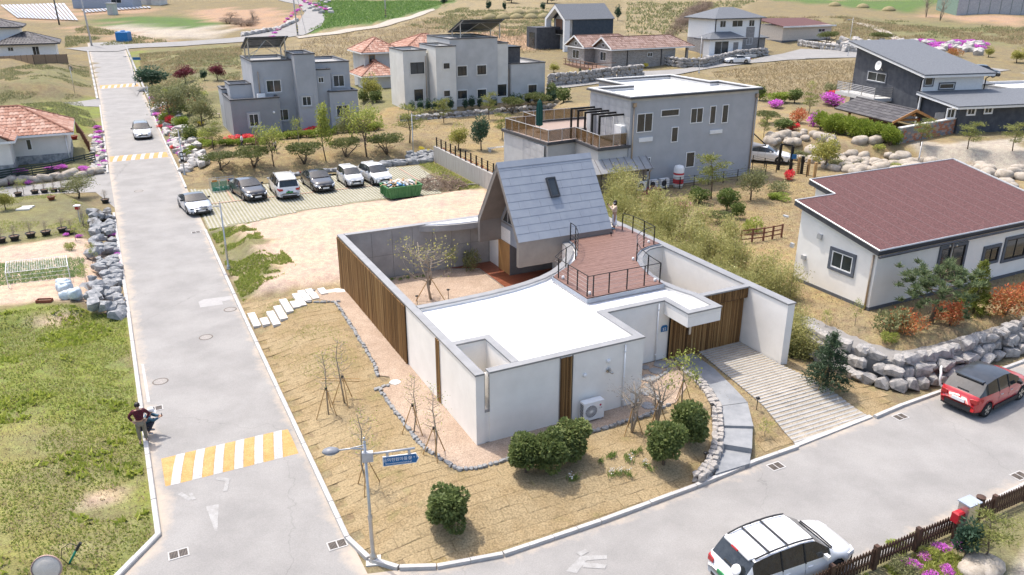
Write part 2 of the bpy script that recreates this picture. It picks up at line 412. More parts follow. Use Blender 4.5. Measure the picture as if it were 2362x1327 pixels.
def roadmat(name, c0, c1, sand=(.43,.365,.295)):
 m = mat(name, [c0, c1], scale=.5, rough=.9, bump=.25, bscale=60, world=True, fine=.10, fscale=25, spec=.25)
 nt = m.node_tree; lk = nt.links.new; b = nt.nodes['Principled BSDF']; src = b.inputs['Base Color'].links[0].from_socket
 at = N(nt, 'Attribute', attribute_name='edge'); p = N(nt, 'NewGeometry').outputs['Position']
 n = N(nt, 'TexNoise'); n.inputs['Scale'].default_value = .9; n.inputs['Detail'].default_value = 7; n.inputs['Roughness'].default_value = .7; lk(p, n.inputs[0])
 a = N(nt, 'Math', operation='MULTIPLY_ADD'); lk(n.outputs[0], a.inputs[0]); a.inputs[1].default_value = 1.9; a.inputs[2].default_value = -.93
 s = N(nt, 'Math', operation='ADD'); lk(a.outputs[0], s.inputs[0]); lk(at.outputs['Fac'], s.inputs[1])
 r = N(nt, 'MapRange'); r.inputs[1].default_value = .45; r.inputs[2].default_value = .95; r.inputs[4].default_value = .8; lk(s.outputs[0], r.inputs[0])
 mx = N(nt, 'MixRGB'); lk(r.outputs[0], mx.inputs[0]); lk(src, mx.inputs[1]); mx.inputs[2].default_value = (*sand, 1)
 vo = N(nt, 'TexVoronoi', feature='DISTANCE_TO_EDGE'); vo.inputs['Scale'].default_value = .09
 n3 = N(nt, 'TexNoise'); n3.inputs['Scale'].default_value = 1.3; n3.inputs['Detail'].default_value = 6; lk(p, n3.inputs[0])
 vm = N(nt, 'VectorMath', operation='MULTIPLY_ADD'); lk(n3.outputs['Color'], vm.inputs[0]); vm.inputs[1].default_value = (1.2, 1.2, 0); lk(p, vm.inputs[2]); lk(vm.outputs[0], vo.inputs['Vector'])
 cr = N(nt, 'MapRange'); cr.inputs[1].default_value = .0; cr.inputs[2].default_value = .0022; cr.inputs[3].default_value = .82; cr.inputs[4].default_value = 1; lk(vo.outputs['Distance'], cr.inputs[0])
 fin = N(nt, 'VectorMath', operation='SCALE'); lk(mx.outputs[0], fin.inputs[0]); lk(cr.outputs[0], fin.inputs['Scale'])
 lk(fin.outputs[0], b.inputs['Base Color']); return m
ASPH = roadmat('asphalt_old', (.232,.224,.214), (.285,.275,.262))
ASPF = roadmat('asphalt_far', (.235,.227,.218), (.265,.257,.247))
def edge_attr(o, fn):
 me = o.data; a = me.attributes.new('edge', 'FLOAT', 'POINT')
 a.data.foreach_set('value', [fn(v.co) for v in me.vertices])
def strip_road(name, pts_l, pts_r, dz, m, nacross=8, step=1.5, edges=(1., 1.)):
 """ribbon between two polylines of (a,b) points with sand drifting in from its edges"""
 vs = []; ed = []; fs = []; nl = []
 for i in range(len(pts_l)-1):
  ln = math.hypot(pts_l[i+1][0]-pts_l[i][0], pts_l[i+1][1]-pts_l[i][1]); k = max(1, int(ln/step))
  for j in range(k): t = j/k; nl.append((i, t))
 nl.append((len(pts_l)-2, 1.))
 for (i, t) in nl:
  p = [pts_l[i][q]*(1-t)+pts_l[i+1][q]*t for q in (0, 1)]; r = [pts_r[i][q]*(1-t)+pts_r[i+1][q]*t for q in (0, 1)]
  wd = math.hypot(r[0]-p[0], r[1]-p[1])
  for k in range(nacross+1):
   s = k/nacross; s = s*s*(3-2*s)
   g = Lg(p[0]*(1-s)+r[0]*s, p[1]*(1-s)+r[1]*s, dz); vs.append(g)
   e = max(edges[0]*max(0, 1-s*wd/.75), edges[1]*max(0, 1-(1-s)*wd/.75)); ed.append(e)
 n = nacross+1
 for i in range(len(nl)-1):
  for k in range(nacross): fs.append([i*n+k, i*n+k+1, (i+1)*n+k+1, (i+1)*n+k])
 me = bpy.data.meshes.new(name); me.from_pydata(vs, [], fs); me.update()
 if me.polygons[0].normal.z < 0: me.flip_normals()
 a = me.attributes.new('edge', 'FLOAT', 'POINT'); a.data.foreach_set('value', ed); me.materials.append(m)
 return tag(link(name, me), kind='structure')
strip_road('road', [(-16,-22),(-7.5,-18),(-2.2,-12.9),(.4,-10.78),(49,-10.95),(54,-11.0),(90,-11.0),(120,-11.2),(178,-12.0)],
                   [(-16,-5.45),(-10,-5.45),(-4.2,-5.45),(-2.2,-5.48),(49,-5.3),(54,-5.2),(90,-5.1),(120,-5.1),(178,-5.0)], .03, ASPH)
strip_road('road', [(-4.2,-5.45),(-4.75,-3.6),(-5.2,-1.5),(-5.2,2),(-5.05,6),(-4.7,10),(-4.5,15),(-4.4,17.2),(-4.25,22),(-3.8,50)],
                   [(-10.5,-5.45),(-10.5,-3),(-10.5,-1),(-10.5,2),(-10.5,6),(-10.5,10),(-10.3,15),(-10.2,17.2),(-10.2,22),(-10.6,50)], .034, ASPH)
strip_road('road', [(-10.5,-5.45),(-10.5,-5),(-13,-4),(-16,-3)], [(-16,-5.45),(-16,-5.4),(-16,-4),(-16.4,-3)], .032, ASPH, nacross=2)
strip_road('lane', [(51.5,-60),(51,-22),(50.6,-15.5),(49.6,-12.2),(43.5,-10.9)], [(55.4,-60),(55.0,-22),(54.8,-16),(56.2,-12.4),(58,-11.0)], .036, ASPH, edges=(.8,.3))
strip_road('lane', [(101.6,-60),(101.4,-20),(101,-14),(99,-11.0)], [(105,-60),(104.8,-20),(105,-14),(106.5,-11.0)], .06, ASPF, edges=(.4,.4))
for pts in ([(300,203),(345,202),(420,200),(420,206),(322,212),(316,224)],
   [(150,113),(300,103),(420,97),(560,86),(640,72),(690,50),(703,30),(690,12),(640,0),(690,0),(737,22),(752,40),(741,62),(700,82),(620,92),(480,103),(300,113),(272,120),(200,120)],
   [(1255,210),(1364,197),(1480,180),(1566,173),(1660,156),(1733,147),(1847,131),(1989,134),(1989,121),(1847,114),(1810,124),(1733,140),(1668,146),(1584,159),(1480,166),(1364,184),(1255,204)],
   [(2080,150),(2362,170),(2362,192),(2230,178),(2080,160)]):
 o = drape('lane', pxp(*pts), .12, ASPF, 4.); edge_attr(o, lambda c: 0.)
PATHM = mat('pale_track', [(.34,.30,.25),(.38,.345,.29)], scale=.5, world=True, rough=.95)
for pts in ([(682,86),(760,76),(860,61),(940,40),(1000,21),(1004,25),(945,46),(862,67),(760,82),(690,90)], [(1960,52),(2000,56),(2050,74),(2080,92),(2060,93),(2030,76)],
   [(1830,80),(1850,84),(1990,110),(1960,111)]):
 drape('dirt_track', pxp(*pts), .15, PATHM, 4.)
KERB = mat('kerb_stone', [(.38,.37,.355),(.46,.45,.435)], scale=3, rough=.85, bump=.3, fine=.15, world=True)
def kerb(pts, near=True, wd=.17, ht=.15, seg=1.0, side=1):
 """row of kerb stones along (a,b) points; stone width lies to the `side` of the line"""
 k0 = link('kerb', None); tag(k0, kind='structure')
 mb = MB()
 P = [L(a, b) for a, b in pts]
 for i in range(len(P)-1):
  d = P[i+1]-P[i]; ln = d.length; d.normalize(); nrm = Vector((-d.y, d.x, 0))*side
  n = max(1, round(ln/seg))
  for j in range(n):
   s = P[i]+d*(ln*j/n+.008); e = P[i]+d*(ln*(j+1)/n-.008); z = hz((s+e)/2-nrm*.1)
   jit = RN.uniform(-.008, .008); h0 = z-.1; h1 = z+ht+jit
   if not near: mb.add([s+Vector((0,0,h0)), e+Vector((0,0,h0)), e+nrm*wd+Vector((0,0,h0)), s+nrm*wd+Vector((0,0,h0)),
    s+Vector((0,0,h1)), e+Vector((0,0,h1)), e+nrm*wd+Vector((0,0,h1)), s+nrm*wd+Vector((0,0,h1))], [(0,3,2,1),(4,5,6,7),(0,1,5,4),(1,2,6,5),(2,3,7,6),(3,0,4,7)]); continue
   m_ = MB(); ch = nrm*.025
   m_.add([s+Vector((0,0,h0)), e+Vector((0,0,h0)), e+nrm*wd+Vector((0,0,h0)), s+nrm*wd+Vector((0,0,h0)),
    s+Vector((0,0,h1-.03)), e+Vector((0,0,h1-.03)), e+nrm*wd+Vector((0,0,h1)), s+nrm*wd+Vector((0,0,h1)), s+ch+Vector((0,0,h1)), e+ch+Vector((0,0,h1))],
    [(0,3,2,1),(0,1,5,4),(4,5,9,8),(8,9,6,7),(1,2,6,9,5),(2,3,7,6),(3,0,4,8,7)])
   m_.done('kerb_stone', KERB, k0)
 if mb.v: mb.done('kerb_stone', KERB, k0, kind='stuff')
 return k0
kerb([(19.6,-5.45),(-2.4,-5.47)], side=-1)
kerb([(-2.4,-5.47),(-3.6,-5.15),(-4.35,-4.5),(-4.8,-3.5),(-5.2,-1.5),(-5.2,2),(-5.05,6),(-4.82,9),(-4.78,11.0)], side=-1)
kerb([(-4.56,15.4),(-4.4,17.2),(-4.25,22),(-3.8,34)], side=-1, seg=1.2)
kerb([(34.2,-5.35),(19.6,-5.45)], side=-1)
kerb([(47.6,-5.3),(55,-5.25),(96,-5.1)], near=False, side=1)
kerb([(.4,-10.78),(20.5,-10.82)], side=1)
kerb([(20.5,-10.82),(42,-10.95)], near=False, side=1, ht=.1)
kerb([(-6.2,-16.7),(-2.2,-12.9),(.4,-10.78)], side=1, seg=1.1)
kerb([(56.6,-11.05),(78,-11.0)], near=False, side=1)
kerb([(80,-11.0),(100,-11.05)], near=False, side=1)
kerb([(101,-4.9),(170,-4.9)], near=False, side=-1, wd=.3)
kerb([(106,-11.2),(165,-11.9)], near=False, side=1, wd=.3)
kerb([(-10.5,2),(-10.5,10),(-10.3,15),(-10.2,17.2),(-10.2,24)], side=1, ht=.07, seg=1.2)
# ================================================================ materials for buildings
PLASTER = mat('white_plaster', [(.78,.745,.685),(.84,.805,.745)], scale=1.2, rough=.92, bump=.08, bscale=90, fine=.03, spec=.2)
ROOFW = mat('white_roof_coat', [(.58,.585,.60),(.72,.72,.73),(.80,.80,.81)], scale=.55, rough=.75, bump=.05, fine=.03, lo=.2, hi=.6)
COPING = mat('grey_metal_coping', [(.25,.25,.25),(.30,.30,.30)], scale=1.5, rough=.5, metal=.3, fine=.04)
CONC = mat('board_concrete', [(.25,.245,.24),(.33,.325,.315)], scale=1.1, rough=.85, bump=.15, bscale=25, fine=.10)
ZINC = mat('blue_grey_zinc', [(.26,.285,.325),(.30,.325,.36)], scale=1.3, rough=.45, metal=.1, fine=.03)
ZINCD = mat('brown_grey_zinc', [(.20,.185,.175),(.24,.225,.21)], scale=1.3, rough=.5, metal=.3, fine=.05)
GLASS = mat('dark_glass', [(.02,.025,.03),(.045,.055,.06)], scale=.6, rough=.06, spec=.6, fine=0)
WOODW = mat('cedar_boards', [(.36,.19,.07),(.46,.26,.10)], scale=3, rough=.6, stretch=(6, 6, .5), fine=.12)
DECKW = mat('red_brown_decking', [(.13,.066,.05),(.235,.14,.11)], scale=5, rough=.55, stretch=(.5, 6, 6), fine=.15, fscale=25)
DECKC = mat('wet_red_decking', [(.17,.05,.025),(.25,.085,.045)], scale=2.5, rough=.4, stretch=(.5, 6, 6), fine=.15, fscale=25)
BLACK = mat('black_metal', [(.012,.012,.013),(.02,.02,.021)], rough=.45, metal=.4, fine=.05)
WHITEM = mat('white_enamel', [(.72,.72,.71),(.78,.78,.77)], rough=.45, fine=.02)
GREYM = mat('light_grey_metal', [(.42,.42,.42),(.5,.5,.5)], rough=.4, metal=.3, fine=.03)
STEEL = mat('galvanised_steel', [(.42,.41,.39),(.55,.53,.50)], rough=.35, metal=.8, fine=.05, scale=2)
BAMBOO = leafmat('bamboo_cane', [(.06,.03,.011),(.20,.108,.042),(.31,.185,.075),(.38,.25,.115)], rough=.6, trans=0.)
GRAVEL = mat('pink_gravel', [(.33,.245,.18),(.41,.315,.24)], scale=.9, rough=.95, bump=.8, bscale=45, fine=.32, fscale=22, world=True)
STONEL = mat('pale_granite', [(.50,.48,.45),(.60,.58,.545)], scale=2, rough=.85, bump=.15, fine=.08)
BLUEST = mat('bluestone', [(.20,.21,.222),(.275,.282,.29)], scale=1.6, rough=.8, bump=.1, fine=.08)
ROCKG = mat('grey_fieldstone', [(.25,.25,.25),(.42,.41,.40),(.50,.46,.42)], scale=2.3, rough=.9, bump=.5, bscale=9, fine=.18, fscale=20)
def rnd_attr(me, vals):
 a = me.attributes.new('rnd', 'FLOAT', 'FACE'); a.data.foreach_set('value', vals)
def bamboo(name, parent, x0, x1, y, z0, z1, axis='x', sp=.058, kind='stuff', dep=.03):
 """row of upright canes; axis 'x' runs along x at y, axis 'y' along y at x=y"""
 mb = MB(); vals = []; t = x0; 
 while t < x1:
  r = RN.uniform(.026, .034); wv = RN.random()*.75; off = RN.uniform(-.012, .012)
  top = z1-RN.random()*.012; mid = (z0+top)/2+RN.uniform(-.16, .16)*(z1-z0)
  c = (t, y+off) if axis == 'x' else (y+off, t); n0 = len(mb.f)
  mb.path([(c[0], c[1], z0), (c[0]+RN.uniform(-.008, .008), c[1], mid), (c[0], c[1], top)], [r, r*1.02, r*.92], 6)
  vals += [min(1, max(0, wv+RN.uniform(-.12, .12))) for _ in range(len(mb.f)-n0)]
  t += sp*RN.uniform(.85, 1.2)
 me = mb.mesh(name); rnd_attr(me, vals); me.materials.append(BAMBOO)
 o = link(name, me, parent); o['kind'] = kind; return o
# ================================================================ courtyard house  (local x = b, y = a)
HS = thing('courtyard_house', 'white single storey courtyard house with bamboo screens, curved roof deck and grey gabled attic', 'house', (ORG.x, ORG.y, 0), TH)
BZ = .2; RZ = 3.2; TZ = 3.34
CURL = [(.3,6.95),(2.0,6.97),(3.76,7.07),(5.0,7.25),(5.84,7.44),(6.8,7.75),(7.62,8.17),(8.3,8.68),(8.9,9.2),(9.55,9.98),(10.1,10.8),(10.28,11.4),(10.3,11.75)]
CURR = [(12.04,2.75),(11.75,3.7),(11.6,4.66),(11.68,5.6),(11.91,6.47),(12.3,7.3),(12.78,7.94),(13.3,8.45),(13.85,8.81),(14.3,8.9),(14.78,8.9)]
BODY = [(0,0),(.35,0),(.35,.4),(.35,2.65),(1.62,2.65),(1.62,.4),(.52,.4),(.52,0),(7.25,0),(7.25,2.74)] + CURR + [(14.78,18.2),(9.05,18.2),(9.05,15.4),(11.8,15.4),(11.8,11.75)] + CURL[::-1] + [(0,6.95)]
MB().prism(BODY, BZ, RZ).done('wall', PLASTER, HS)
MB().box(.352, .03, BZ, .518, .39, 1.84).box(.36, .4, BZ, 1.6, 2.64, .6).done('lightwell_base', PLASTER, HS)
MB().box(.345, -.012, 1.80, .525, .1, 1.845).box(.335, -.012, 1.8, .35, .1, 3.34).box(.52, -.012, 1.8, .535, .1, 3.34).done('slit_frame', COPING, HS)
RP = [(.3,2.8),(1.75,2.8),(1.75,.3),(7.1,.3),(7.1,3.0),(10.45,3.0),(10.45,1.3),(11.85,1.3),(11.85,3.2)] + [(x-.14, y+.05) for x, y in CURR[1:]] + [(14.7,18.1),(9.2,18.1),(9.2,15.5),(11.9,15.5),(11.9,11.9)] + [(x+.02, y-.15) for x, y in CURL[::-1]]
MB().prism(RP, RZ-.02, RZ+.012).done('roof', ROOFW, HS)
def parapet(pts, wl, wr, z0=RZ-.01, z1=TZ, cap=.03):
 MB().strip(pts, wl, wr, z0, z1).done('parapet', PLASTER, HS)
 MB().strip(pts, wl+cap, wr+cap, z1, z1+.07).done('coping', COPING, HS)
parapet([(0,18.5),(0,0),(.345,0)], .3, .0, RZ-.01)
parapet([(.525,0),(7.25,0),(7.25,2.74),(10.27,2.74),(10.27,1.09),(12.04,1.09),(12.04,2.75)]+CURR[1:], .27, 0.)
MB().box(12.08, 2.36, TZ, 14.745, 2.66, TZ+.069).done('coping', COPING, HS); MB().box(12.06, 2.6, 2.78, 14.77, 2.65, TZ).done('gate_wall', PLASTER, HS)
parapet(CURL, .0, .26)
parapet([(.33,2.9),(1.86,2.9),(1.86,.32)], .0, .24)
MB().box(0, 6.95, BZ, .3, 18.5, RZ).done('courtyard_wall', PLASTER, HS)
MB().box(.3, 18.2, BZ, 14.78, 18.5, TZ).done('concrete_wall', CONC, HS)
for i in range(8): MB().box(.6+i*1.2, 18.188, .5, .612+i*1.2, 18.2, 3.3).done('formwork_joint', mat('joint_dark', (.14,.138,.135)), HS)
MB().box(.3, 18.19, 1.9, 9.0, 18.2, 1.912).done('formwork_joint', MATS['joint_dark'], HS)
MB().strip([(0.36,18.5),(15.2,18.5)], .03, .33, TZ, TZ+.07).done('coping', COPING, HS)
MB().box(14.78, -.02, BZ, 15.18, 18.5, TZ).done('side_wall', PLASTER, HS)
MB().box(14.75, -.05, TZ, 15.21, 18.14, TZ+.07).done('coping', COPING, HS)
MB().prism([(10.272,1.092),(12.038,1.092),(12.038,2.735),(10.272,2.735)], 2.74, RZ-.02).done('canopy', PLASTER, HS)
MB().prism([(4.6,18.19),(5.6,17.75),(6.6,17.5),(7.72,17.4),(9.04,17.4),(9.04,18.19)], 3.0, TZ).done('rear_roof', CONC, HS)
MB().prism([(5.0,18.14),(5.9,17.85),(6.8,17.62),(9.0,17.52),(9.0,18.14)], TZ, TZ+.06).done('rear_roof_coat', ROOFW, HS)
sc = link('bamboo_screen', None, HS)
MB().box(-.03, 7.4, .3, -.001, 18.48, 3.3).done('backing', BLACK, sc)
bamboo('bamboo_poles', sc, 7.42, 10.4, -.055, .34, 3.3, 'y'); bamboo('bamboo_poles', sc, 10.46, 17.0, -.055, .34, 3.3, 'y'); bamboo('bamboo_poles', sc, 17.06, 18.46, -.055, .34, 3.3, 'y')
s2 = link('bamboo_strip', None, HS); bamboo('bamboo_poles', s2, 3.5, 3.82, -.03, .36, 3.3, 'y')
s3 = link('bamboo_strip', None, HS); bamboo('bamboo_poles', s3, 3.48, 3.97, -.03, .36, 3.3, 'x')
MB().box(3.44,-.05,.3,3.46,0,3.33).box(3.985,-.05,.3,4.005,0,3.33).done('strip_trim', ZINCD, s3)
gt = link('gate', None, HS)
MB().box(10.6, 2.66, .3, 14.76, 2.72, 2.8).done('gate_frame', BLACK, gt)
for x0, x1 in ((10.64,11.58),(11.64,12.12),(12.18,13.5),(13.56,14.74)): bamboo('gate_leaf', gt, x0, x1, 2.61, .42, 2.74)
bamboo('gate_transom', gt, 12.1, 14.74, 2.44, 2.84, 3.325); MB().box(12.06, 2.5, 2.78, 14.77, 2.6, 3.33).done('transom_frame', BLACK, gt)
MB().box(11.6, 2.52, 1.55, 11.72, 2.59, 1.95).done('door_lock', STEEL, gt)
MB().box(11.85, 2.54, 2.02, 11.95, 2.59, 2.2).done('intercom', WHITEM, gt)
def disc_y(mb, x, y, z, r, t, n=14):
 mb.path([(x, y, z), (x, y-t*.7, z), (x, y-t, z)], [r, r, r*.7], n); return mb
for x, z in ((4.55, 2.35), (5.6, 2.72)): disc_y(MB(), x, 0, z, .085, .09).done('wall_vent', WHITEM, HS, True)
disc_y(disc_y(MB(), 5.62, 0, 2.32, .11, .04), 5.62, -.03, 2.32, .055, .3).done('flue_pipe', STEEL, HS, True)
def downpipe(x, y, z0, z1, m=WHITEM, r=.035, parent=None):
 d = MB().tube((x, y, z0), (x, y, z1), r, n=10)
 for z in (z0+.4, (z0+z1)/2, z1-.3): d.tube((x, y, z), (x, y, z+.06), r*1.35, n=10)
 return d.done('downpipe', m, parent or HS, True)
downpipe(6.35, -.05, .42, 3.25); downpipe(9.95, 2.68, .42, 3.3)
MB().box(7.7, 2.7, 2.35, 8.02, 2.745, 2.62).done('kitchen_window', GLASS, HS)
SIGNB = mat('blue_sign', [(.01,.11,.27),(.015,.13,.31)], rough=.4, fine=.02)
def text(body, size, m, parent, mtx, name='lettering', extrude=.002, align='CENTER'):
 cu = bpy.data.curves.new(name, 'FONT'); cu.body = body; cu.size = size; cu.extrude = extrude; cu.align_x = align; cu.align_y = 'CENTER'
 cu.resolution_u = 3
 tmp = bpy.data.objects.new('tmp', cu); C.objects.link(tmp)
 dg = bpy.context.evaluated_depsgraph_get(); me = bpy.data.meshes.new_from_object(tmp.evaluated_get(dg)); bpy.data.objects.remove(tmp); bpy.data.curves.remove(cu)
 me.materials.clear(); me.materials.append(m); o = link(name, me, parent); o.matrix_local = mtx; return o
RX = Matrix.Rotation(math.pi/2, 4, 'X')
np_ = MB().prism([(-.17,-.13),(.17,-.13),(.17,.1),(.1,.17),(-.1,.17),(-.17,.1)], 0, .02).done('number_plate', SIGNB, HS)
np_.matrix_local = Matrix.Translation((10.35, 2.72, 2.02)) @ RX
text('52', .2, WHITEM, np_, Matrix.Translation((0, -.02, .022)))
DPL = [(7.23,4.19),(11.28,4.22),(11.4,5.5),(11.75,6.75),(12.1,7.55),(12.6,8.2),(13.2,8.72),(14.0,9.05),(14.7,9.1),(14.7,12.7),(13.45,12.7),(13.45,11.76),(10.75,11.76),(10.68,11.1),(10.4,10.4),(9.95,9.55),(9.4,8.85),(8.75,8.3),(7.9,7.75),(7.23,7.25)]
def xspan(poly, y):
 xs = []
 for i in range(len(poly)):
  (x0, y0), (x1, y1) = poly[i], poly[(i+1) % len(poly)]
  if (y0 > y) != (y1 > y): xs.append(x0+(x1-x0)*(y-y0)/(y1-y0))
 return (min(xs), max(xs)) if len(xs) >= 2 else None
dk = link('roof_deck', None, HS)
def plank(parent, a, b, m, z0, z1, name='plank'):     # a, b: ends ((x,y0),(x,y1)) left and right
 MB().prism([a[0], b[0], b[1], a[1]], z0, z1).done(name, m, parent)
y = 4.24
while y < 12.6:
 s0, s1 = xspan(DPL, y+.002), xspan(DPL, y+.132)
 if s0 and s1:
  cut = 10.1+RN.uniform(-.02, .02)
  dz = RN.uniform(-.004, .004)
  lft = s0[0] < cut-.3
  if lft: plank(dk, ((s0[0], y), (s1[0], y+.13)), ((cut-.004, y), (cut-.004, y+.13)), DECKW, 3.455, 3.5+dz)
  plank(dk, ((cut+.004, y), (cut+.004, y+.13)) if lft else ((s0[0], y), (s1[0], y+.13)), ((s0[1], y), (s1[1], y+.13)), DECKW, 3.455, 3.5+dz)
 y += .14
MB().strip(DPL, -.03, .06, 3.3, 3.478, closed=True).done('deck_fascia', ZINC, dk)
def railing(pts, posts, z0=3.5, hgt_=.95, wires=4, r=.02):
 rl = link('railing', None, HS)
 for (x, y) in posts: MB().box(x-.022, y-.022, z0, x+.022, y+.022, z0+hgt_).done('post', BLACK, rl)
 MB().path([(x, y, z0+hgt_) for x, y in pts], r, 6).done('top_rail', BLACK, rl, True)
 for k in range(wires): MB().path([(x, y, z0+hgt_*(k+1)/(wires+1)) for x, y in pts], .005, 4).done('wire', STEEL, rl)
railing([(10.78,11.7),(10.7,11.1),(10.42,10.4),(9.97,9.58),(9.42,8.9),(8.75,8.36),(7.95,7.84),(7.34,7.3),(7.34,4.35),(7.6,4.35),(11.2,4.38)],
  [(10.78,11.7),(10.7,11.04),(10.2,9.98),(9.42,8.9),(8.4,8.1),(7.34,6.96),(7.34,6.1),(7.34,5.27),(7.34,4.42),(7.6,4.35),(8.42,4.35),(9.38,4.36),(10.33,4.37),(11.2,4.38)])
railing([(11.2,4.38),(11.35,5.52),(11.6,6.5),(11.96,7.3),(12.6,8.25),(13.2,8.75),(13.7,9.0),(14.33,9.12),(14.45,10.2),(14.45,11.24),(14.3,11.94)],
  [(11.35,5.52),(11.96,7.3),(13.58,8.98),(14.33,9.12),(14.45,10.2),(14.45,11.24),(14.25,11.94)])
for x, y in ((7.5,6.8),(7.55,4.55),(11.1,4.6),(11.9,7.5),(14.2,9.4)):
 MB().lathe([(.06,0),(.065,.05),(.06,.13),(.03,.15)], 12, (x, y, 3.5)).done('deck_lamp', WHITEM, HS, True)
ga = link('attic', None, HS); GX0, GX1 = 7.7, 13.4; Y0, Y1, YR = 11.7, 16.85, 14.27; EZ, RGZ, BOT = 3.78, 7.42, 2.4
MX = Matrix(((0,0,1,0),(1,0,0,0),(0,1,0,0),(0,0,0,1)))     # profile (y,z) extruded along x
sh = [(Y0,BOT),(Y0,EZ),(YR,RGZ),(Y1,EZ),(Y1,BOT),(Y1-.26,BOT),(Y1-.26,EZ-.1),(YR,RGZ-.42),(Y0+.26,EZ-.1),(Y0+.26,BOT)]
MB(MX).prism(sh, GX0, GX1).done('attic_shell', ZINCD, ga)
MB().box(9.06, Y0+.26, BOT-.002, GX1-.02, Y1-.26, BOT+.12).box(GX1-.15, Y0+.26, BOT+.12, GX1-.02, Y1-.26, EZ).done('attic_floor', ZINCD, ga)
gw = [(Y0+.25,BOT),(Y0+.25,EZ-.12),(YR,RGZ-.43),(Y1-.25,EZ-.12),(Y1-.25,BOT)]
MB(MX).prism(gw, 9.05, 9.18).done('attic_end_wall', ZINC, ga)
wn = MB(MX).prism([(Y0+.55,3.62),(YR,6.35),(Y1-.55,3.62)], 9.03, 9.052).done('attic_window', GLASS, ga)
for p, q in (((Y0+.5,3.6),(YR,6.4)),((Y1-.5,3.6),(YR,6.4)),((Y0+.5,3.6),(Y1-.5,3.6)),((YR,3.6),(YR,6.3)),((Y0+1.3,3.6),(Y0+1.3,4.75)),((Y1-1.2,3.6),(Y1-1.2,4.75)),((Y0+1.3,4.7),(Y1-1.2,4.7))):
 MB().tube((9.02, p[0], p[1]), (9.02, q[0], q[1]), .035, n=4).done('window_bar', GREYM, wn)
MB().box(8.98, Y0+.4, 3.5, 9.06, Y1-.4, 3.58).done('sill', ZINCD, ga)
sn = math.atan2(RGZ-EZ, YR-Y0); SL = math.hypot(RGZ-EZ, YR-Y0); nrw = 10; rh = SL/nrw
for side in (0, 1):
 for r_ in range(nrw):
  x = GX0-.02; first = True; offs = (r_*.47) % 1.25
  while x < GX1+.02:
   x1 = min(GX1+.02, x+(1.25-offs if first and offs > .1 else 1.25)); first = False
   if GX1+.02-x1 < .12: x1 = GX1+.02
   s0, s1 = r_*rh, (r_+1)*rh-.004
   M_ = Matrix.Translation((0, Y0, EZ)) @ Matrix.Rotation(sn, 4, 'X') if side == 0 else Matrix.Translation((GX0+GX1, Y1, EZ)) @ Matrix.Rotation(math.pi, 4, 'Z') @ Matrix.Rotation(math.atan2(RGZ-EZ, Y1-YR), 4, 'X')
   m_ = MB(M_); t0 = .014+RN.uniform(0, .003)
   m_.add([(x+.004,s0,.001),(x1-.004,s0,.001),(x1-.004,s1,.001),(x+.004,s1,.001),(x+.004,s0,t0),(x1-.004,s0,t0),(x1-.004,s1,.006),(x+.004,s1,.006)],
                   [(0,3,2,1),(4,5,6,7),(0,1,5,4),(1,2,6,5),(2,3,7,6),(3,0,4,7)])
   m_.done('roof_panel', ZINC, ga); x = x1
MB(MX).prism([(YR-.2,RGZ-.27),(YR-.2,RGZ-.22),(YR,RGZ+.06),(YR+.2,RGZ-.22),(YR+.2,RGZ-.27),(YR,RGZ+.015)], GX0-.04, GX1+.04).done('ridge_cap', ZINC, ga)
Ms = Matrix.Translation((10.51, Y0, EZ)) @ Matrix.Rotation(sn, 4, 'X')
sk = MB(Ms).box(-.27, .49*SL, 0, -.2, .74*SL, .17).box(.2, .49*SL, 0, .27, .74*SL, .17).box(-.2, .49*SL, 0, .2, .49*SL+.09, .17).box(-.2, .74*SL-.09, 0, .2, .74*SL, .17).done('skylight', mat('dark_flashing', (.06,.062,.065), rough=.4, metal=.4), ga)
MB(Ms).box(-.2, .49*SL+.09, .02, .2, .74*SL-.09, .14).done('skylight_pane', GLASS, sk)
ew = link('entrance_wall', None, HS)
for k in range(9): MB().box(9.0, 15.42+k*.163, .56, 9.05, 15.42+k*.163+.158, BOT).done('cedar_board', WOODW, ew)
MB().box(9.01, 15.35, .5, 11.8, 15.4, BOT).done('grey_panel', mat('slate_panel', (.12,.125,.135), rough=.6), ew)
MB().lathe([(.2,0),(.2,2.2)], 20, (11.2, 13.2, .3)).done('column', CONC, HS, True)
MB().box(10.2, 15.33, 1.0, 10.28, 15.35, 1.12).done('wall_socket', WHITEM, HS)
cyd = MB().prism([(.3,6.9),(12,6.9),(12,16),(9.3,18.2),(.3,18.2)], .2, .52).done('courtyard_gravel', GRAVEL, HS)
CD = [(7.95,7.6),(11.8,9.5),(11.8,15.4),(9.05,15.4),(9.05,18.2),(5.9,18.2),(7.55,17.45),(7.95,17.2)]
cdk = link('courtyard_deck', None, HS); y = 9.0
while y < 18.1:
 s0, s1 = xspan(CD, y+.002), xspan(CD, y+.132)
 if s0 and s1: plank(cdk, ((s0[0], y), (s1[0], y+.13)), ((s0[1], y), (s1[1], y+.13)), DECKC, .5, .555)
 y += .138
MB().strip([(7.93,7.8),(7.93,17.2),(7.55,17.42),(5.9,18.17)], .04, .0, .3, .565).done('deck_edge', STEEL, cdk)
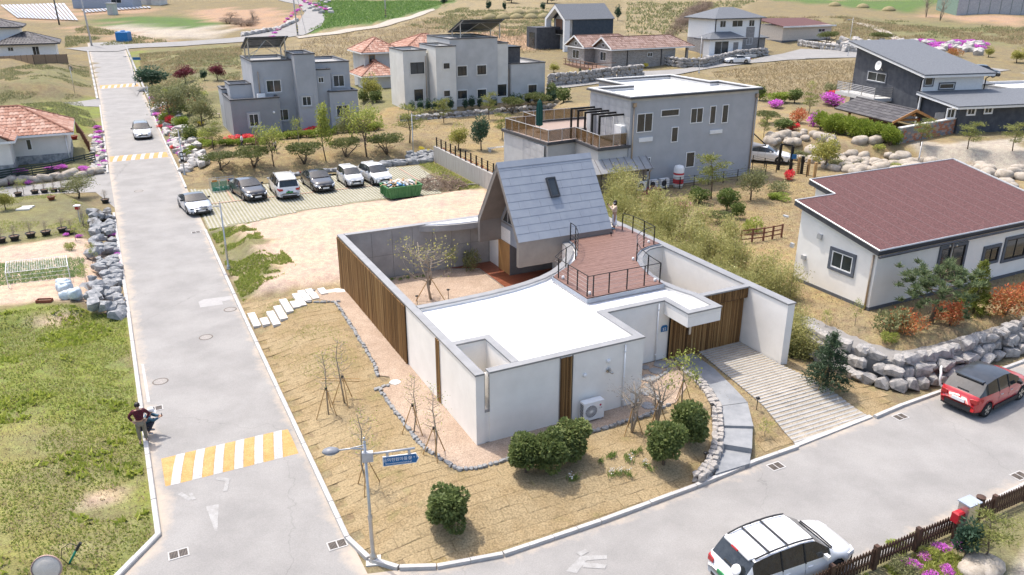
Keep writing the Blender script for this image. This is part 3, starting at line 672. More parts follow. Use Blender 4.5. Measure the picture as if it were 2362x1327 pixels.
# ================================================================ house lot: gravel border, sod, path, drive
GR = [(18.9,-.1),(19.2,-1.3),(17.7,-2.4),(17.0,-1.9),(15.97,-.92),(12,-1.1),(8.23,-1.29),(6.9,-1.5),(6.6,-1.15),(5.9,-1.3),(5.78,-1.78),(4.2,-1.84),(2.3,-1.8),(.62,-1.72),(-1.05,-1.14),(-1.32,-.59),(-1.28,.53),(-1.1,2.4),(-1.03,4.22),(-.99,6.63),(-.7,8.5),(.2,9.8),(2.7,10.9),(2.7,7.25),(0,7.25),(0,0),(18.6,0)]
drape('gravel_bed', LP(*GR), .035, GRAVEL, .8)
def edging(pts, label=None):
 k0 = thing('stone_edging', label, 'edging', (0, 0, 0)); prev = None
 P = [L(a, b) for a, b in pts]
 for i in range(len(P)-1):
  d = P[i+1]-P[i]; ln = d.length; t = 0
  while t < ln:
   s = RN.uniform(.16, .34); c = P[i]+d*((t+s/2)/ln); z = hz(c)
   o = stone_obj('edging_stone', (s*.52, RN.uniform(.07, .11), .09), EDGE_M, k0)
   o.location = (c.x+RN.uniform(-.03,.03), c.y+RN.uniform(-.03,.03), z+.04); o.rotation_euler = (0, 0, math.atan2(d.y, d.x)+RN.uniform(-.2, .2)); t += s
 return k0
EDGE_M = mat('edging_granite', [(.17,.175,.18),(.31,.31,.305)], scale=3, rough=.85, bump=.2, fine=.12)
def stone_mesh(seed, m, sub=1, rough=.22):
 bm = bmesh.new(); rn = random.Random(seed)
 if rough > .2 and sub < 3:       # broken, angular stone
  for k in range(13+sub*3):
   d = Vector((rn.gauss(0,1), rn.gauss(0,1), rn.gauss(0,1))).normalized()
   for ax in range(3): d[ax] = math.copysign(abs(d[ax])**.55, d[ax])
   bm.verts.new(d*rn.uniform(.88, 1.05))
  r = bmesh.ops.convex_hull(bm, input=bm.verts[:]); bmesh.ops.delete(bm, geom=[v for v in bm.verts if not v.link_faces], context='VERTS')
  me = bpy.data.meshes.new('stone'); bm.to_mesh(me); bm.free(); me.materials.append(m); return me
 bmesh.ops.create_icosphere(bm, subdivisions=sub, radius=1.); off = Vector((rn.random()*50, rn.random()*50, rn.random()*50))
 for v in bm.verts:
  n = mnoise.noise(v.co*1.1+off); d = v.co.copy()
  for ax in range(3): d[ax] = math.copysign(abs(d[ax])**.72, d[ax])
  v.co = d*(1+rough*n*1.6)
 me = bpy.data.meshes.new('stone'); bm.to_mesh(me); bm.free(); me.materials.append(m); return me
STONES = {}
def stone_obj(name, size, m, parent=None, sub=1, rough=.22, smooth=False, variants=6):
 key = (m.name, sub, rough, smooth)
 if key not in STONES:
  STONES[key] = [stone_mesh(i*7+sub, m, sub, rough) for i in range(variants)]
  if smooth:
   for me in STONES[key]: me.polygons.foreach_set('use_smooth', [True]*len(me.polygons))
 o = link(name, RN.choice(STONES[key]), parent); o.scale = size; return o
edging([(19.3,-1.35),(17.8,-2.45)], 'short grey stone edging beside the upper end of the white slab path')
edging([(16.6,-2.4),(16.0,-1.0),(12,-1.15),(8.23,-1.34),(6.9,-1.55)], 'long row of grey edging stones between turf and gravel along bamboo screen')
edging([(5.85,-1.35),(5.78,-1.85),(4.2,-1.9),(2.3,-1.86),(.62,-1.78),(-1.08,-1.2),(-1.37,-.59),(-1.33,.53),(-1.15,2.4)], 'grey edging stones curving round the gravel at the white house corner')
edging([(-1.1,4.0),(-1.04,6.63),(-.75,8.1)], 'grey edging stones in front of the outdoor air conditioner')
edging([(-.6,7.9),(.9,8.3),(1.6,9.7),(2.1,10.6)], 'grey edging stones round the small turf bed near the gate')
SOD = mat('dry_sod', [(.20,.17,.075),(.262,.195,.107),(.295,.228,.132)], scale=.5, rough=.95, bump=.7, bscale=30, world=True, fine=.3, fscale=16, spec=.1, lo=.3, hi=.55)
PATH_POLY = LP((2.7,10.8),(2.7,12.1),(-1.9,11.2),(-3.5,10.1),(-4.55,9.1),(-5.1,8.6),(-5.3,6.0),(-4.6,6.4),(-3.7,8.1),(-1.7,9.8),(.6,10.6))
DRIVE = LP((2.75,12.35),(-4.85,11.1),(-4.6,15.3),(-.0,14.72),(2.75,14.78))
lawn = link('lawn', None); lawn['kind'] = 'structure'
GRW = LP(*GR); tiles = []
for yi in range(-14, 50):
 a0 = -5.1+yi*.47+2.0
 for xi in range(-10, 46):
  b0 = -5.45+xi*.78+(.39 if yi % 2 else 0)
  for a_, b_ in ((a0, b0),):
   p = L(a_+.23, b_+.38)
   if pd(p.x, p.y, LOT) < .16 or a_ > 18.6: continue
   if pd(p.x, p.y, GRW) > -.1 or pd(p.x, p.y, PATH_POLY) > -.22 or pd(p.x, p.y, DRIVE) > -.25: continue
   if -.1 < a_+.23 < 18.6 and -.1 < b_+.38 < 15.3: continue
   if b_ > 15.3 and a_ > .5: continue
   if 14.0 < a_ < 19.3 and b_ < -1.3 and abs((a_-15.4)-(b_+5.3)*.82) < 1.05 and b_ > -5.6: continue
   tiles.append((p.length, a_, b_))
tiles.sort(); big = MB()
for k, (_, a_, b_) in enumerate(tiles):
 j = lambda: RN.uniform(-.025, .025); up = RN.uniform(.013, .023)
 cs = [(a_+j(), b_+j()), (a_+j(), b_+.78+j()), (a_+.47+j(), b_+.78+j()), (a_+.47+j(), b_+j())]
 lo_ = [Lg(x, y, -.04) for x, y in cs]; cx = sum(c[0] for c in cs)/4; cy = sum(c[1] for c in cs)/4
 mid_ = [Lg(x, y, up-.012) for x, y in cs]; hi_ = [Lg(cx+(x-cx)*.86, cy+(y-cy)*.92, up+RN.uniform(-.008,.008)) for x, y in cs]
 m_ = MB() if k < 300 else big
 q = [(0,1,5,4),(1,2,6,5),(2,3,7,6),(3,0,4,7),(4,5,9,8),(5,6,10,9),(6,7,11,10),(7,4,8,11),(8,9,10,11)]
 m_.add(lo_+mid_+hi_, q)
 if k < 300: m_.done('sod', SOD, lawn)
big.done('sod', SOD, lawn, kind='stuff')
sp_ = thing('stepping_slabs', 'stepped path of white granite slabs climbing from the road through turf', 'path')
for (a0, b0, n) in ((15.55,-5.36,2),(15.35,-4.93,1),(14.85,-4.5,2),(15.15,-4.07,2),(15.75,-3.64,2),(16.1,-3.21,1),(16.2,-2.86,2),(16.75,-2.46,2),(16.85,-2.03,2),(17.45,-1.42,1)):
 for k in range(n):
  a_ = a0+k*.96; b_ = b0
  ps = [L(a_+.01, b_+.02), L(a_+.01, b_+.39), L(a_+.94, b_+.39), L(a_+.94, b_+.02)]; z = max(hz(p) for p in ps)+.05
  MB().prism([(p.x, p.y) for p in ps], z-.12, z+.035).done('slab', STONEL, sp_)
for (a_, b_, r) in ((17.9,-.75,.3),(18.25,-.35,.22),(17.55,-.3,.32),(6.0,-1.1,.25)):
 p = Lg(a_, b_, .02); n = 9
 MB().prism([(p.x+r*RN.uniform(.85,1.1)*math.cos(k*2*math.pi/n), p.y+r*RN.uniform(.85,1.1)*math.sin(k*2*math.pi/n)) for k in range(n)], p.z, p.z+.04).done('round_slab', STONEL, sp_)
st = thing('stepping_stones', 'dark grey irregular stepping stones in gravel near the gate', 'path')
for (a_, b_, r) in ((2.3,10.0,.36),(1.9,9.4,.3),(1.45,8.75,.36),(.55,7.9,.32),(-.45,7.3,.3),(2.35,9.2,.2)):
 p = Lg(a_, b_, .02); n = 9
 MB().prism([(p.x+r*RN.uniform(.8,1.15)*math.cos(k*2*math.pi/n), p.y+r*RN.uniform(.8,1.15)*math.sin(k*2*math.pi/n)) for k in range(n)], p.z, p.z+.045).done('stepping_stone', BLUEST, st)
ps_ = thing('garden_steps', 'curving bluestone path with steps from the bamboo gate down to the road', 'steps')
E = [((2.72,10.95),(2.72,12.0)),((1.0,10.85),(.9,11.85)),((-.5,10.55),(-.6,11.5)),((-1.75,10.0),(-2.0,11.1)),((-2.95,9.07),(-3.5,10.02)),((-3.82,8.25),(-4.55,9.0)),((-4.98,6.95),(-5.02,8.5))]
for i, (z, sect) in enumerate(((.53,(0,1)),(.53,(1,2)),(.53,(2,3)),(.41,(3,4)),(.29,(4,5)),(.17,(5,6)))):
 (l0, r0), (l1, r1) = E[sect[0]], E[sect[1]]; ex = .0 if i < 2 else .03
 pts = [L(*l0), L(*r0), L(r1[0]-ex, r1[1]), L(l1[0]-ex, l1[1])]
 z = max(hz(p) for p in pts)+.035
 MB().prism([(p.x, p.y) for p in pts], -.05, z).done('tread', BLUEST, ps_)
lw = thing('low_stone_wall', 'low rubble stone wall curving beside the bluestone steps', 'wall')
WP = [(-5.0,6.15),(-4.65,7.0),(-3.9,7.95),(-3.0,8.75),(-1.7,9.75),(-.5,10.3),(.6,10.62),(1.4,10.7)]
for i in range(len(WP)-1):
 p, q = L(*WP[i]), L(*WP[i+1]); d = q-p; ln = d.length; t = 0
 while t < ln:
  s = RN.uniform(.2, .34)
  for side in (-1, 1):
   for lev in (0, 1):
    c = p+d*((t+s/2)/ln)+Vector((-d.y, d.x, 0)).normalized()*side*.1
    o = stone_obj('wall_stone', (s*.6, .14, .13), mat('pale_rubble', [(.27,.25,.23),(.42,.39,.36)], scale=3, rough=.9, bump=.3, fine=.15), lw); o.location = (c.x, c.y, .12+hz(c)*.55+lev*.2*(1-i*.08)); o.rotation_euler = (RN.uniform(-.15,.15), RN.uniform(-.1,.1), math.atan2(d.y, d.x)+RN.uniform(-.15,.15))
  t += s
dv = thing('driveway', 'driveway of parallel pale stone bars set in gravel before the bamboo gate', 'driveway'); 
drape('drive_bed', DRIVE, .05, mat('drive_gravel', [(.30,.255,.195),(.37,.32,.25)], scale=2, world=True, rough=.95, bump=.6, fine=.25, fscale=20), .6, kind=None, parent=dv)
DB = mat('drive_bar_stone', [(.31,.305,.29),(.38,.37,.355)], scale=2, rough=.85, world=True, fine=.1)
for k in range(38):
 a_ = 2.62-k*.195; t = (2.69-a_)/7.5
 bl = 12.33-1.22*t; br = 14.74 if a_ > 0 else 14.74+.55*(-a_/4.6)
 nseg = 3
 for j in range(nseg):
  b0 = bl+(br-bl)*j/nseg+.008; b1 = bl+(br-bl)*(j+1)/nseg-.008
  ps = [(a_,b0),(a_,b1),(a_+.08,b1),(a_+.08,b0)]
  lo_ = [Lg(x, y, -.02) for x, y in ps]; hi_ = [Lg(x, y, .07) for x, y in ps]
  MB().add(lo_+hi_, [(4,5,6,7),(0,1,5,4),(1,2,6,5),(2,3,7,6),(3,0,4,7)]).done('paving_bar', DB, dv)
ps = LP((-4.86,11.05),(-4.6,15.35),(-4.42,15.35),(-4.66,11.05)); MB().prism([(p.x,p.y) for p in ps], 0, .1).done('ramp_stone', KERB, dv)
# ================================================================ building kit
class Bld:
 def __init__(s, name, label, cat, b, a, z, rot=0., world=None, group=None):
  p = L(a, b, z) if world is None else Vector(world)
  s.root = thing(name, label, cat, p, TH+rot, group); s.M = Matrix.Translation(p) @ Matrix.Rotation(TH+rot, 4, 'Z'); s.Mi = s.M.inverted()
 def hit(s, u, v, face, c):
  o = s.Mi @ Vector((0, 0, CAMH)); d = (s.Mi.to_3x3() @ ray(u, v)); k = 0 if face == 'x' else 1 if face == 'y' else 2
  t = (c-o[k])/d[k]; return o+d*t
 def box(s, name, x0, y0, z0, x1, y1, z1, m, parent=None): return MB().box(x0, y0, z0, x1, y1, z1).done(name, m, parent or s.root)
 def prism(s, name, poly, z0, z1, m, parent=None, holes=()): return MB().prism(poly, z0, z1, holes).done(name, m, parent or s.root)
 def flat(s, x0, y0, x1, y1, zt, wall, cop, roof=None, z0=-.3, par=.35, ct=.12, ov=.06, name='wall'):
  x0, x1 = min(x0, x1), max(x0, x1); y0, y1 = min(y0, y1), max(y0, y1)
  o = s.box(name, x0, y0, z0, x1, y1, zt-par-.05, wall)
  t = .18; R1 = [(x0,y0),(x1,y0),(x1,y1),(x0,y1)]; R2 = [(x0+t,y0+t),(x1-t,y0+t),(x1-t,y1-t),(x0+t,y1-t)]
  s.prism('parapet', R1, zt-par-.05, zt-ct, wall, holes=[R2])
  R3 = [(x0-ov,y0-ov),(x1+ov,y0-ov),(x1+ov,y1+ov),(x0-ov,y1+ov)]; R4 = [(x0+t+.02,y0+t+.02),(x1-t-.02,y0+t+.02),(x1-t-.02,y1-t-.02),(x0+t+.02,y1-t-.02)]
  s.prism('coping', R3, zt-ct, zt, cop, holes=[R4])
  s.prism('roof', R2, zt-par-.05, zt-par+.01, roof or CONC); return o
 def win_at(s, face, c, p0, p1, z0, z1, frame=None, mull=1, surround=None, fw=.06, glass=None, sw=.12):
  frame = frame or WHITEM; g = glass or GLASS
  if p0 > p1: p0, p1 = p1, p0
  if z0 > z1: z0, z1 = z1, z0
  def bx(mb, a, b, z_0, z_1, d0, d1):
   if face == 'y': mb.box(a, c-d1, z_0, b, c-d0, z_1)
   elif face == 'x': mb.box(c-d1, a, z_0, c-d0, b, z_1)
   elif face == 'X': mb.box(c+d0, a, z_0, c+d1, b, z_1)
  mb = MB(); bx(mb, p0, p0+fw, z0, z1, .0, .05); bx(mb, p1-fw, p1, z0, z1, .0, .05); bx(mb, p0+fw, p1-fw, z0, z0+fw, 0, .05); bx(mb, p0+fw, p1-fw, z1-fw, z1, 0, .05)
  for k in range(mull):
   m = p0+(p1-p0)*(k+1)/(mull+1); bx(mb, m-fw*.4, m+fw*.4, z0+fw, z1-fw, 0, .045)
  w = mb.done('window', frame, s.root); mb = MB(); bx(mb, p0+fw, p1-fw, z0+fw, z1-fw, .002, .018); mb.done('pane', g, w)
  if surround:
   mb = MB(); e = sw
   bx(mb, p0-e, p0, z0-e, z1+e, .0, .07); bx(mb, p1, p1+e, z0-e, z1+e, .0, .07); bx(mb, p0, p1, z0-e, z0, 0, .07); bx(mb, p0, p1, z1, z1+e, 0, .07)
   mb.done('surround', surround, w)
  return w
 def win(s, face, c, u0, v0, u1, v1, **kw):
  p, q = s.hit(u0, v0, face.lower(), c), s.hit(u1, v1, face.lower(), c); k = 1 if face.lower() == 'x' else 0
  return s.win_at(face, c, p[k], q[k], p.z, q.z, **kw)
 def pipe(s, pts, m=None, r=.05): return MB().path(pts, r, 8).done('downpipe', m or STEEL, s.root, True)
 def slab(s, name, pts, th, m, parent=None):      # thick sheet over a 3D polygon
  n = Vector((0, 0, 0)); P = [Vector(p) for p in pts]
  for i in range(len(P)): n += P[i].cross(P[(i+1) % len(P)])
  n.normalize()
  if n.z < 0: P.reverse(); n = -n
  k = len(P); return MB().add([p-n*th for p in P]+P, [list(range(k))[::-1], list(range(k, 2*k))]+[[i, (i+1) % k, (i+1) % k+k, i+k] for i in range(k)]).done(name, m, parent or s.root)
 def tiles(s, e0, e1, r1, r0, m, cw=.3, rl=.36, parent=None, amp=.05, name='roof_tiles'):
  """rows of barrel tiles over the sloped quad eave e0-e1, ridge r0-r1 (hips allowed); one joined mesh"""
  e0, e1, r1, r0 = [Vector(p) for p in (e0, e1, r1, r0)]; ux = (e1-e0).normalized(); n = ux.cross(((r0+r1)/2-(e0+e1)/2)).normalized()
  if n.z < 0: n = -n
  uy = n.cross(ux); 
  if uy.z < 0: uy = -uy
  W = (e1-e0).length; q = [((p-e0).dot(ux), (p-e0).dot(uy)) for p in (e0, e1, r1, r0)]; Hh = q[2][1]
  mb = MB(); vals = []; rows = max(1, int(Hh/rl)); rl = Hh/rows
  for r in range(rows):
   y0, y1 = r*rl, (r+1)*rl+.04; ym = (r+.5)*rl
   lo = q[3][0]*ym/Hh; hi = W+(q[2][0]-W)*ym/Hh; nc = max(1, int(round((hi-lo)/cw))); cw_ = (hi-lo)/nc
   for c in range(nc):
    x0 = lo+c*cw_; vs = []
    for (yy, lift) in ((y0, .035), (y1, .0)):
     for k in range(4):
      t = k/3; vs.append(e0+ux*(x0+cw_*t)+uy*yy+n*(lift+amp*math.sin(math.pi*t)))
    vs += [e0+ux*x0+uy*y0-n*.02, e0+ux*(x0+cw_)+uy*y0-n*.02]
    mb.add(vs, [(0,1,5,4),(1,2,6,5),(2,3,7,6),(8,9,3,2,1,0)]); vals += [RN.random()]*4
  me = mb.mesh(name); rnd_attr(me, vals); me.materials.append(m); o = link(name, me, parent or s.root); o['kind'] = 'stuff'; return o
 def hip(s, x0, y0, x1, y1, ze, zr, ov, m, axis='x', under=None, tile=None, gable=(False, False), fasc=None):
  X0, X1, Y0, Y1 = x0-ov, x1+ov, y0-ov, y1+ov
  if axis == 'x':
   d = (Y1-Y0)/2; ym = (Y0+Y1)/2; ra = Vector((X0+(0 if gable[0] else d), ym, zr)); rb = Vector((X1-(0 if gable[1] else d), ym, zr))
  else:
   d = (X1-X0)/2; xm = (X0+X1)/2; ra = Vector((xm, Y0+(0 if gable[0] else d), zr)); rb = Vector((xm, Y1-(0 if gable[1] else d), zr))
  A_, B_, C_, D_ = [Vector(p) for p in ((X0,Y0,ze),(X1,Y0,ze),(X1,Y1,ze),(X0,Y1,ze))]
  F_ = [(A_, B_, rb, ra), (C_, D_, ra, rb)] if axis == 'x' else [(B_, C_, rb, ra), (D_, A_, ra, rb)]
  E_ = [(D_, A_, ra), (B_, C_, rb)] if axis == 'x' else [(A_, B_, ra), (C_, D_, rb)]
  rf = link('roof', None, s.root)
  for f in F_: s.slab('roof_plane', f, .1, m, rf)
  for f, g in zip(E_, gable):
   if not g: s.slab('roof_plane', f, .1, m, rf)
  if tile:
   for f in F_: s.tiles(*f, m, tile, tile*1.2, rf)
   for f, g in zip(E_, gable):
    if not g: s.tiles(f[0], f[1], f[2]+(f[1]-f[0])*.002, f[2]-(f[1]-f[0])*.002, m, tile, tile*1.2, rf)
   rr = [(ra, rb)]+[(p, ra) for p, g in ((E_[0][0], gable[0]), (E_[0][1], gable[0])) if not g]+[(p, rb) for p, g in ((E_[1][0], gable[1]), (E_[1][1], gable[1])) if not g]
   for p, q in rr: MB().tube(p+Vector((0,0,.03)), q+Vector((0,0,.03)), .11, n=6).done('ridge_tile', m, rf)
  if fasc:
   MB().strip([(X0,Y0),(X1,Y0),(X1,Y1),(X0,Y1)], 0., .03, ze-.18, ze+.0, closed=True).done('fascia', fasc, rf)
  return rf
def rail_fence(name, label, pts, h, post_m, rails=5, post_gap=1.6, rail_r=.012, post_r=.03, cat='fence', z=None, top=True, slat=None):
 """posts and rails following (a,b) points on the ground"""
 P = [Lg(*p) if len(p) == 2 else Vector(p) for p in pts]
 t = thing(name, label, cat, P[0]); o_ = P[0]
 for i in range(len(P)-1):
  d = P[i+1]-P[i]; n = max(1, round(d.length/post_gap))
  for k in range(n+(1 if i == len(P)-2 else 0)):
   c = P[i]+d*(k/n)-o_; MB().box(c.x-post_r, c.y-post_r, c.z-.3, c.x+post_r, c.y+post_r, c.z+h+.03).done('post', post_m, t)
  for r in range(rails):
   zz = h*(r+1)/rails
   if slat: 
    nn = Vector((-d.y, d.x, 0)).normalized()*.015; a, b = P[i]-o_, P[i+1]-o_; z0, z1 = Vector((0,0,zz-slat)), Vector((0,0,zz))
    MB().add([a-nn+z0, b-nn+z0, b+nn+z0, a+nn+z0, a-nn+z1, b-nn+z1, b+nn+z1, a+nn+z1], [(0,3,2,1),(4,5,6,7),(0,1,5,4),(1,2,6,5),(2,3,7,6),(3,0,4,7)]).done('slat', post_m, t)
   else: MB().tube(P[i]-o_+Vector((0,0,zz)), P[i+1]-o_+Vector((0,0,zz)), rail_r, n=5).done('rail', post_m, t)
 return t
def mb_at(o): return Matrix.Translation(-Vector(o.location))
GREYP = mat('grey_render', [(.36,.37,.385),(.41,.42,.435)], scale=.8, rough=.92, bump=.1, bscale=80, fine=.05)
GREYD = mat('dark_grey_render', [(.25,.255,.265),(.285,.29,.30)], scale=.8, rough=.92, bump=.1, fine=.05)
CREAM = mat('cream_render', [(.60,.585,.54),(.68,.665,.62)], scale=.8, rough=.92, bump=.08, fine=.04)
PALEG = mat('pale_grey_render', [(.43,.43,.42),(.50,.50,.49)], scale=.8, rough=.92, bump=.08, fine=.04)
DARKC = mat('charcoal_coping', [(.055,.055,.06),(.08,.08,.085)], scale=3, rough=.55, fine=.08)
TILEO = leafmat('orange_clay_tile', [(.26,.12,.08),(.36,.195,.14),(.45,.29,.225)], rough=.75, trans=0.)
TILEB = leafmat('brown_tile', [(.17,.10,.075),(.24,.155,.125),(.30,.21,.18)], rough=.7, trans=0.)
TILED = leafmat('charcoal_tile', [(.055,.052,.055),(.085,.08,.085),(.11,.105,.105)], rough=.55, trans=0.)
SHING = mat('slate_shingle', [(.11,.12,.135),(.15,.16,.175)], scale=6, rough=.85, fine=.25, fscale=40)
REDSH = mat('red_shingle', [(.085,.038,.037),(.135,.064,.06)], scale=9, rough=.9, fine=.3, fscale=14, bump=.3, bscale=20)
NAVY = mat('navy_cladding', [(.028,.045,.065),(.045,.062,.082)], scale=2, rough=.6, fine=.06)
CHARC = mat('charcoal_render', [(.055,.06,.072),(.085,.09,.10)], scale=1.5, rough=.9, fine=.12, fscale=30)
STONEP = mat('grey_stone_panel', [(.33,.335,.34),(.42,.425,.43)], scale=1.4, rough=.75, fine=.06)
def brickmat(name, c1, c2, mortar, bw, bh, rough=.9):
 m = bpy.data.materials.new(name); m.use_nodes = True; nt = m.node_tree; lk = nt.links.new; MATS[name] = m; b = nt.nodes['Principled BSDF']
 tc = N(nt, 'TexCoord'); sx = N(nt, 'SeparateXYZ'); lk(tc.outputs['Object'], sx.inputs[0]); ad = N(nt, 'Math', operation='ADD'); lk(sx.outputs[0], ad.inputs[0]); lk(sx.outputs[1], ad.inputs[1])
 cb = N(nt, 'CombineXYZ'); lk(ad.outputs[0], cb.inputs[0]); lk(sx.outputs[2], cb.inputs[1])
 t = N(nt, 'TexBrick'); t.inputs['Color1'].default_value = (*c1, 1); t.inputs['Color2'].default_value = (*c2, 1); t.inputs['Mortar'].default_value = (*mortar, 1)
 t.inputs['Scale'].default_value = 1; t.inputs['Brick Width'].default_value = bw; t.inputs['Row Height'].default_value = bh; t.inputs['Mortar Size'].default_value = .012
 lk(cb.outputs[0], t.inputs['Vector']); n = N(nt, 'TexNoise'); n.inputs['Scale'].default_value = 9; lk(tc.outputs['Object'], n.inputs[0])
 mr = N(nt, 'MapRange'); mr.inputs[3].default_value = .7; mr.inputs[4].default_value = 1.3; lk(n.outputs[0], mr.inputs[0]); v = N(nt, 'VectorMath', operation='SCALE'); lk(t.outputs[0], v.inputs[0]); lk(mr.outputs[0], v.inputs['Scale'])
 lk(v.outputs[0], b.inputs['Base Color']); b.inputs['Roughness'].default_value = rough; bp = N(nt, 'Bump'); bp.inputs['Distance'].default_value = .02; lk(t.outputs['Fac'], bp.inputs['Height']); bp.invert = True; lk(bp.outputs[0], b.inputs['Normal']); return m
LEDGE = brickmat('ledge_stone', (.28,.26,.24), (.42,.39,.36), (.2,.19,.18), .35, .11)
BRICKG = brickmat('grey_brick', (.22,.21,.21), (.33,.31,.30), (.3,.3,.29), .3, .1)
RUBBLE = mat('rubble_masonry', [(.18,.19,.2),(.38,.38,.37)], scale=2.2, rough=.9, bump=.8, bscale=3, fine=.2, fscale=6)
# ================================================================ grey two storey house with roof terrace
g3 = Bld('terrace_house', 'grey two storey house with flat white roof and glass railed terrace behind the gabled attic', 'house', 25.3, 27.5, .9)
FP = [(0,0),(12.6,0),(12.6,5),(11.7,5),(11.7,10.7),(3.9,10.7),(3.9,5.8),(0,5.8)]
TZ3 = 7.3
g3.prism('wall', FP, -.4, TZ3-.42, GREYP)
inn = [(.22,.22),(12.38,.22),(12.38,4.8),(11.48,4.8),(11.48,10.48),(4.12,10.48),(4.12,5.58),(.22,5.58)]
out = [(-.25,-.25),(12.85,-.25),(12.85,5.25),(11.95,5.25),(11.95,10.95),(3.65,10.95),(3.65,6.05),(-.25,6.05)]
g3.prism('parapet', FP, TZ3-.42, TZ3-.2, PALEG, holes=[inn]); g3.prism('coping', out, TZ3-.2, TZ3-.06, DARKC, holes=[inn])
g3.prism('coping_top', [(x*.985+.09, y*.985+.05) for x, y in out], TZ3-.06, TZ3, PALEG, holes=[inn]); g3.prism('roof', inn, TZ3-.6, TZ3-.40, ROOFW)
def clad(bld, face, c, p0, p1, z0, z1, pw, ph, m, name='stone_panel'):
 nz_ = max(1, round((z1-z0)/ph)); n = max(1, round((p1-p0)/pw)); ph = (z1-z0)/nz_; pw = (p1-p0)/n; me = None
 for r in range(nz_):
  for k in range(n):
   a, b = p0+k*pw+.005, p0+(k+1)*pw-.005; z_0, z_1 = z0+r*ph+.005, z0+(r+1)*ph-.005
   if me is None:
    mb = MB(); mb.box(-.02, 0, 0, 0, b-a, z_1-z_0) if face == 'x' else mb.box(0, -.02, 0, b-a, 0, z_1-z_0); me = mb.mesh(name); me.materials.append(m)
   o = link(name, me, bld.root); o.location = (c-RN.uniform(0,.004), a, z_0) if face == 'x' else (a, c-RN.uniform(0,.004), z_0)
clad(g3, 'x', 0, 0, 5.8, 3.5, 6.85, 1.0, .55, STONEP)
TP = [(-5.1,3.7),(-2.4,4.0),(-2.7,.1),(-.02,.1),(-.02,5.9),(3.88,5.9),(3.88,13),(-2.6,13),(-2.6,10.7),(-5.5,10.7)]
g3.prism('terrace_wall', TP, -.4, 3.42, PALEG)
clad(g3, 'x', -5.3, 3.9, 10.6, .3, 3.3, 1.1, .6, STONEP)
g3.prism('terrace_floor', [(x*.97, y*.985+.06) for x, y in TP], 3.42, 3.46, mat('brown_terrace_boards', [(.26,.19,.16),(.32,.25,.21)], scale=2, rough=.7, stretch=(1, 8, 1)))
MB().strip(TP, .04, .16, 3.4, 3.62, closed=True).done('terrace_coping', DARKC, g3.root)
TGL = bpy.data.materials.new('bronze_glass'); TGL.use_nodes = True; q = TGL.node_tree.nodes['Principled BSDF']; q.inputs['Base Color'].default_value = (.17,.10,.045,1); q.inputs['Roughness'].default_value = .05; q.inputs['Alpha'].default_value = .62; MATS['bronze_glass'] = TGL
bal = link('balustrade', None, g3.root)
for i, (p, q) in enumerate(zip([(-.1,.18),(-2.6,.18),(-2.35,4.1),(-5.0,3.8),(-5.4,10.6),(-2.5,10.6),(-2.5,12.9)], [(-2.6,.18),(-2.35,4.1),(-5.0,3.8),(-5.4,10.6),(-2.5,10.6),(-2.5,12.9),(3.8,12.9)])):
 p, q = Vector(p), Vector(q); d = q-p; n = max(1, round(d.length/1.1)); nn = Vector((-d.y, d.x)).normalized()*.008
 for k in range(n):
  s, e = p+d*((k+.03)/n), p+d*((k+.97)/n)
  MB().prism([(s.x-nn.x,s.y-nn.y),(e.x-nn.x,e.y-nn.y),(e.x+nn.x,e.y+nn.y),(s.x+nn.x,s.y+nn.y)], 3.66, 4.5).done('glass_panel', TGL, bal)
  MB().box(p.x+d.x*k/n-.02, p.y+d.y*k/n-.02, 3.6, p.x+d.x*k/n+.02, p.y+d.y*k/n+.02, 4.53).done('post', GREYM, bal)
 MB().tube((p.x,p.y,4.53), (q.x,q.y,4.53), .03, n=6).done('handrail', STEEL, bal)
pg = link('pergola', None, g3.root)
for k in range(5):
 y = .9+k*1.05; MB().box(-2.25, y-.06, 3.46, -2.12, y+.06, 5.9).box(-2.12, y-.06, 5.76, .0, y+.06, 5.9).done('pergola_frame', BLACK, pg)
wd = g3.win_at('x', 0, 2.2, 4.6, 3.5, 5.5, mull=1); g3.box('wall_cabinet', -.45, .5, 3.5, -.02, 1.5, 5.0, WHITEM)
g3.box('pillar', -.5, 4.9, 3.46, -.02, 5.5, 5.6, PALEG)
g3.box('planter', -1.6, 4.6, 3.46, -1.0, 5.3, 4.3, mat('taupe_plastic', (.22,.19,.17)))
c1 = lambda x, y: (1050+x/3.016, 160+y/3.016)
for q in ((1265,310,1368,432,1),(1432,283,1556,322,0),(1640,272,1718,370,1),(1775,255,1806,378,0),(1860,247,1892,372,0),(1505,403,1545,505,0),(1607,578,1660,678,0),(1285,620,1352,715,1)):
 g3.win('y', 0, *c1(q[0], q[1]), *c1(q[2], q[3]), mull=q[4])
for q in ((1275,478,1368,498),(1770,425,1852,442)):
 p, r = g3.hit(*c1(q[0], q[1]), 'y', 0), g3.hit(*c1(q[2], q[3]), 'y', 0); g3.box('wall_lamp', p.x, -.1, r.z, r.x, -.002, p.z, WHITEM)
BRONZE = mat('bronze_pipe', [(.36,.28,.2),(.44,.35,.26)], rough=.35, metal=.5, fine=.04)
for x in (.25, 12.35): g3.pipe([(x, -.09, 6.6), (x, -.09, .0)], BRONZE, .055); g3.box('rain_head', x-.12, -.22, 6.5, x+.12, -.02, 6.8, BRONZE)
g3.box('lean_to_wall', -4.2, -.6, -.4, 1.4, .08, 1.75, ZINCD); g3.slab('lean_to_roof', [(-4.6,-1.0,1.85),(1.75,-1.0,1.85),(1.75,.09,2.7),(-4.6,.09,2.7)], .08, mat('seam_roof', [(.30,.295,.29),(.36,.355,.35)], rough=.5, metal=.2))
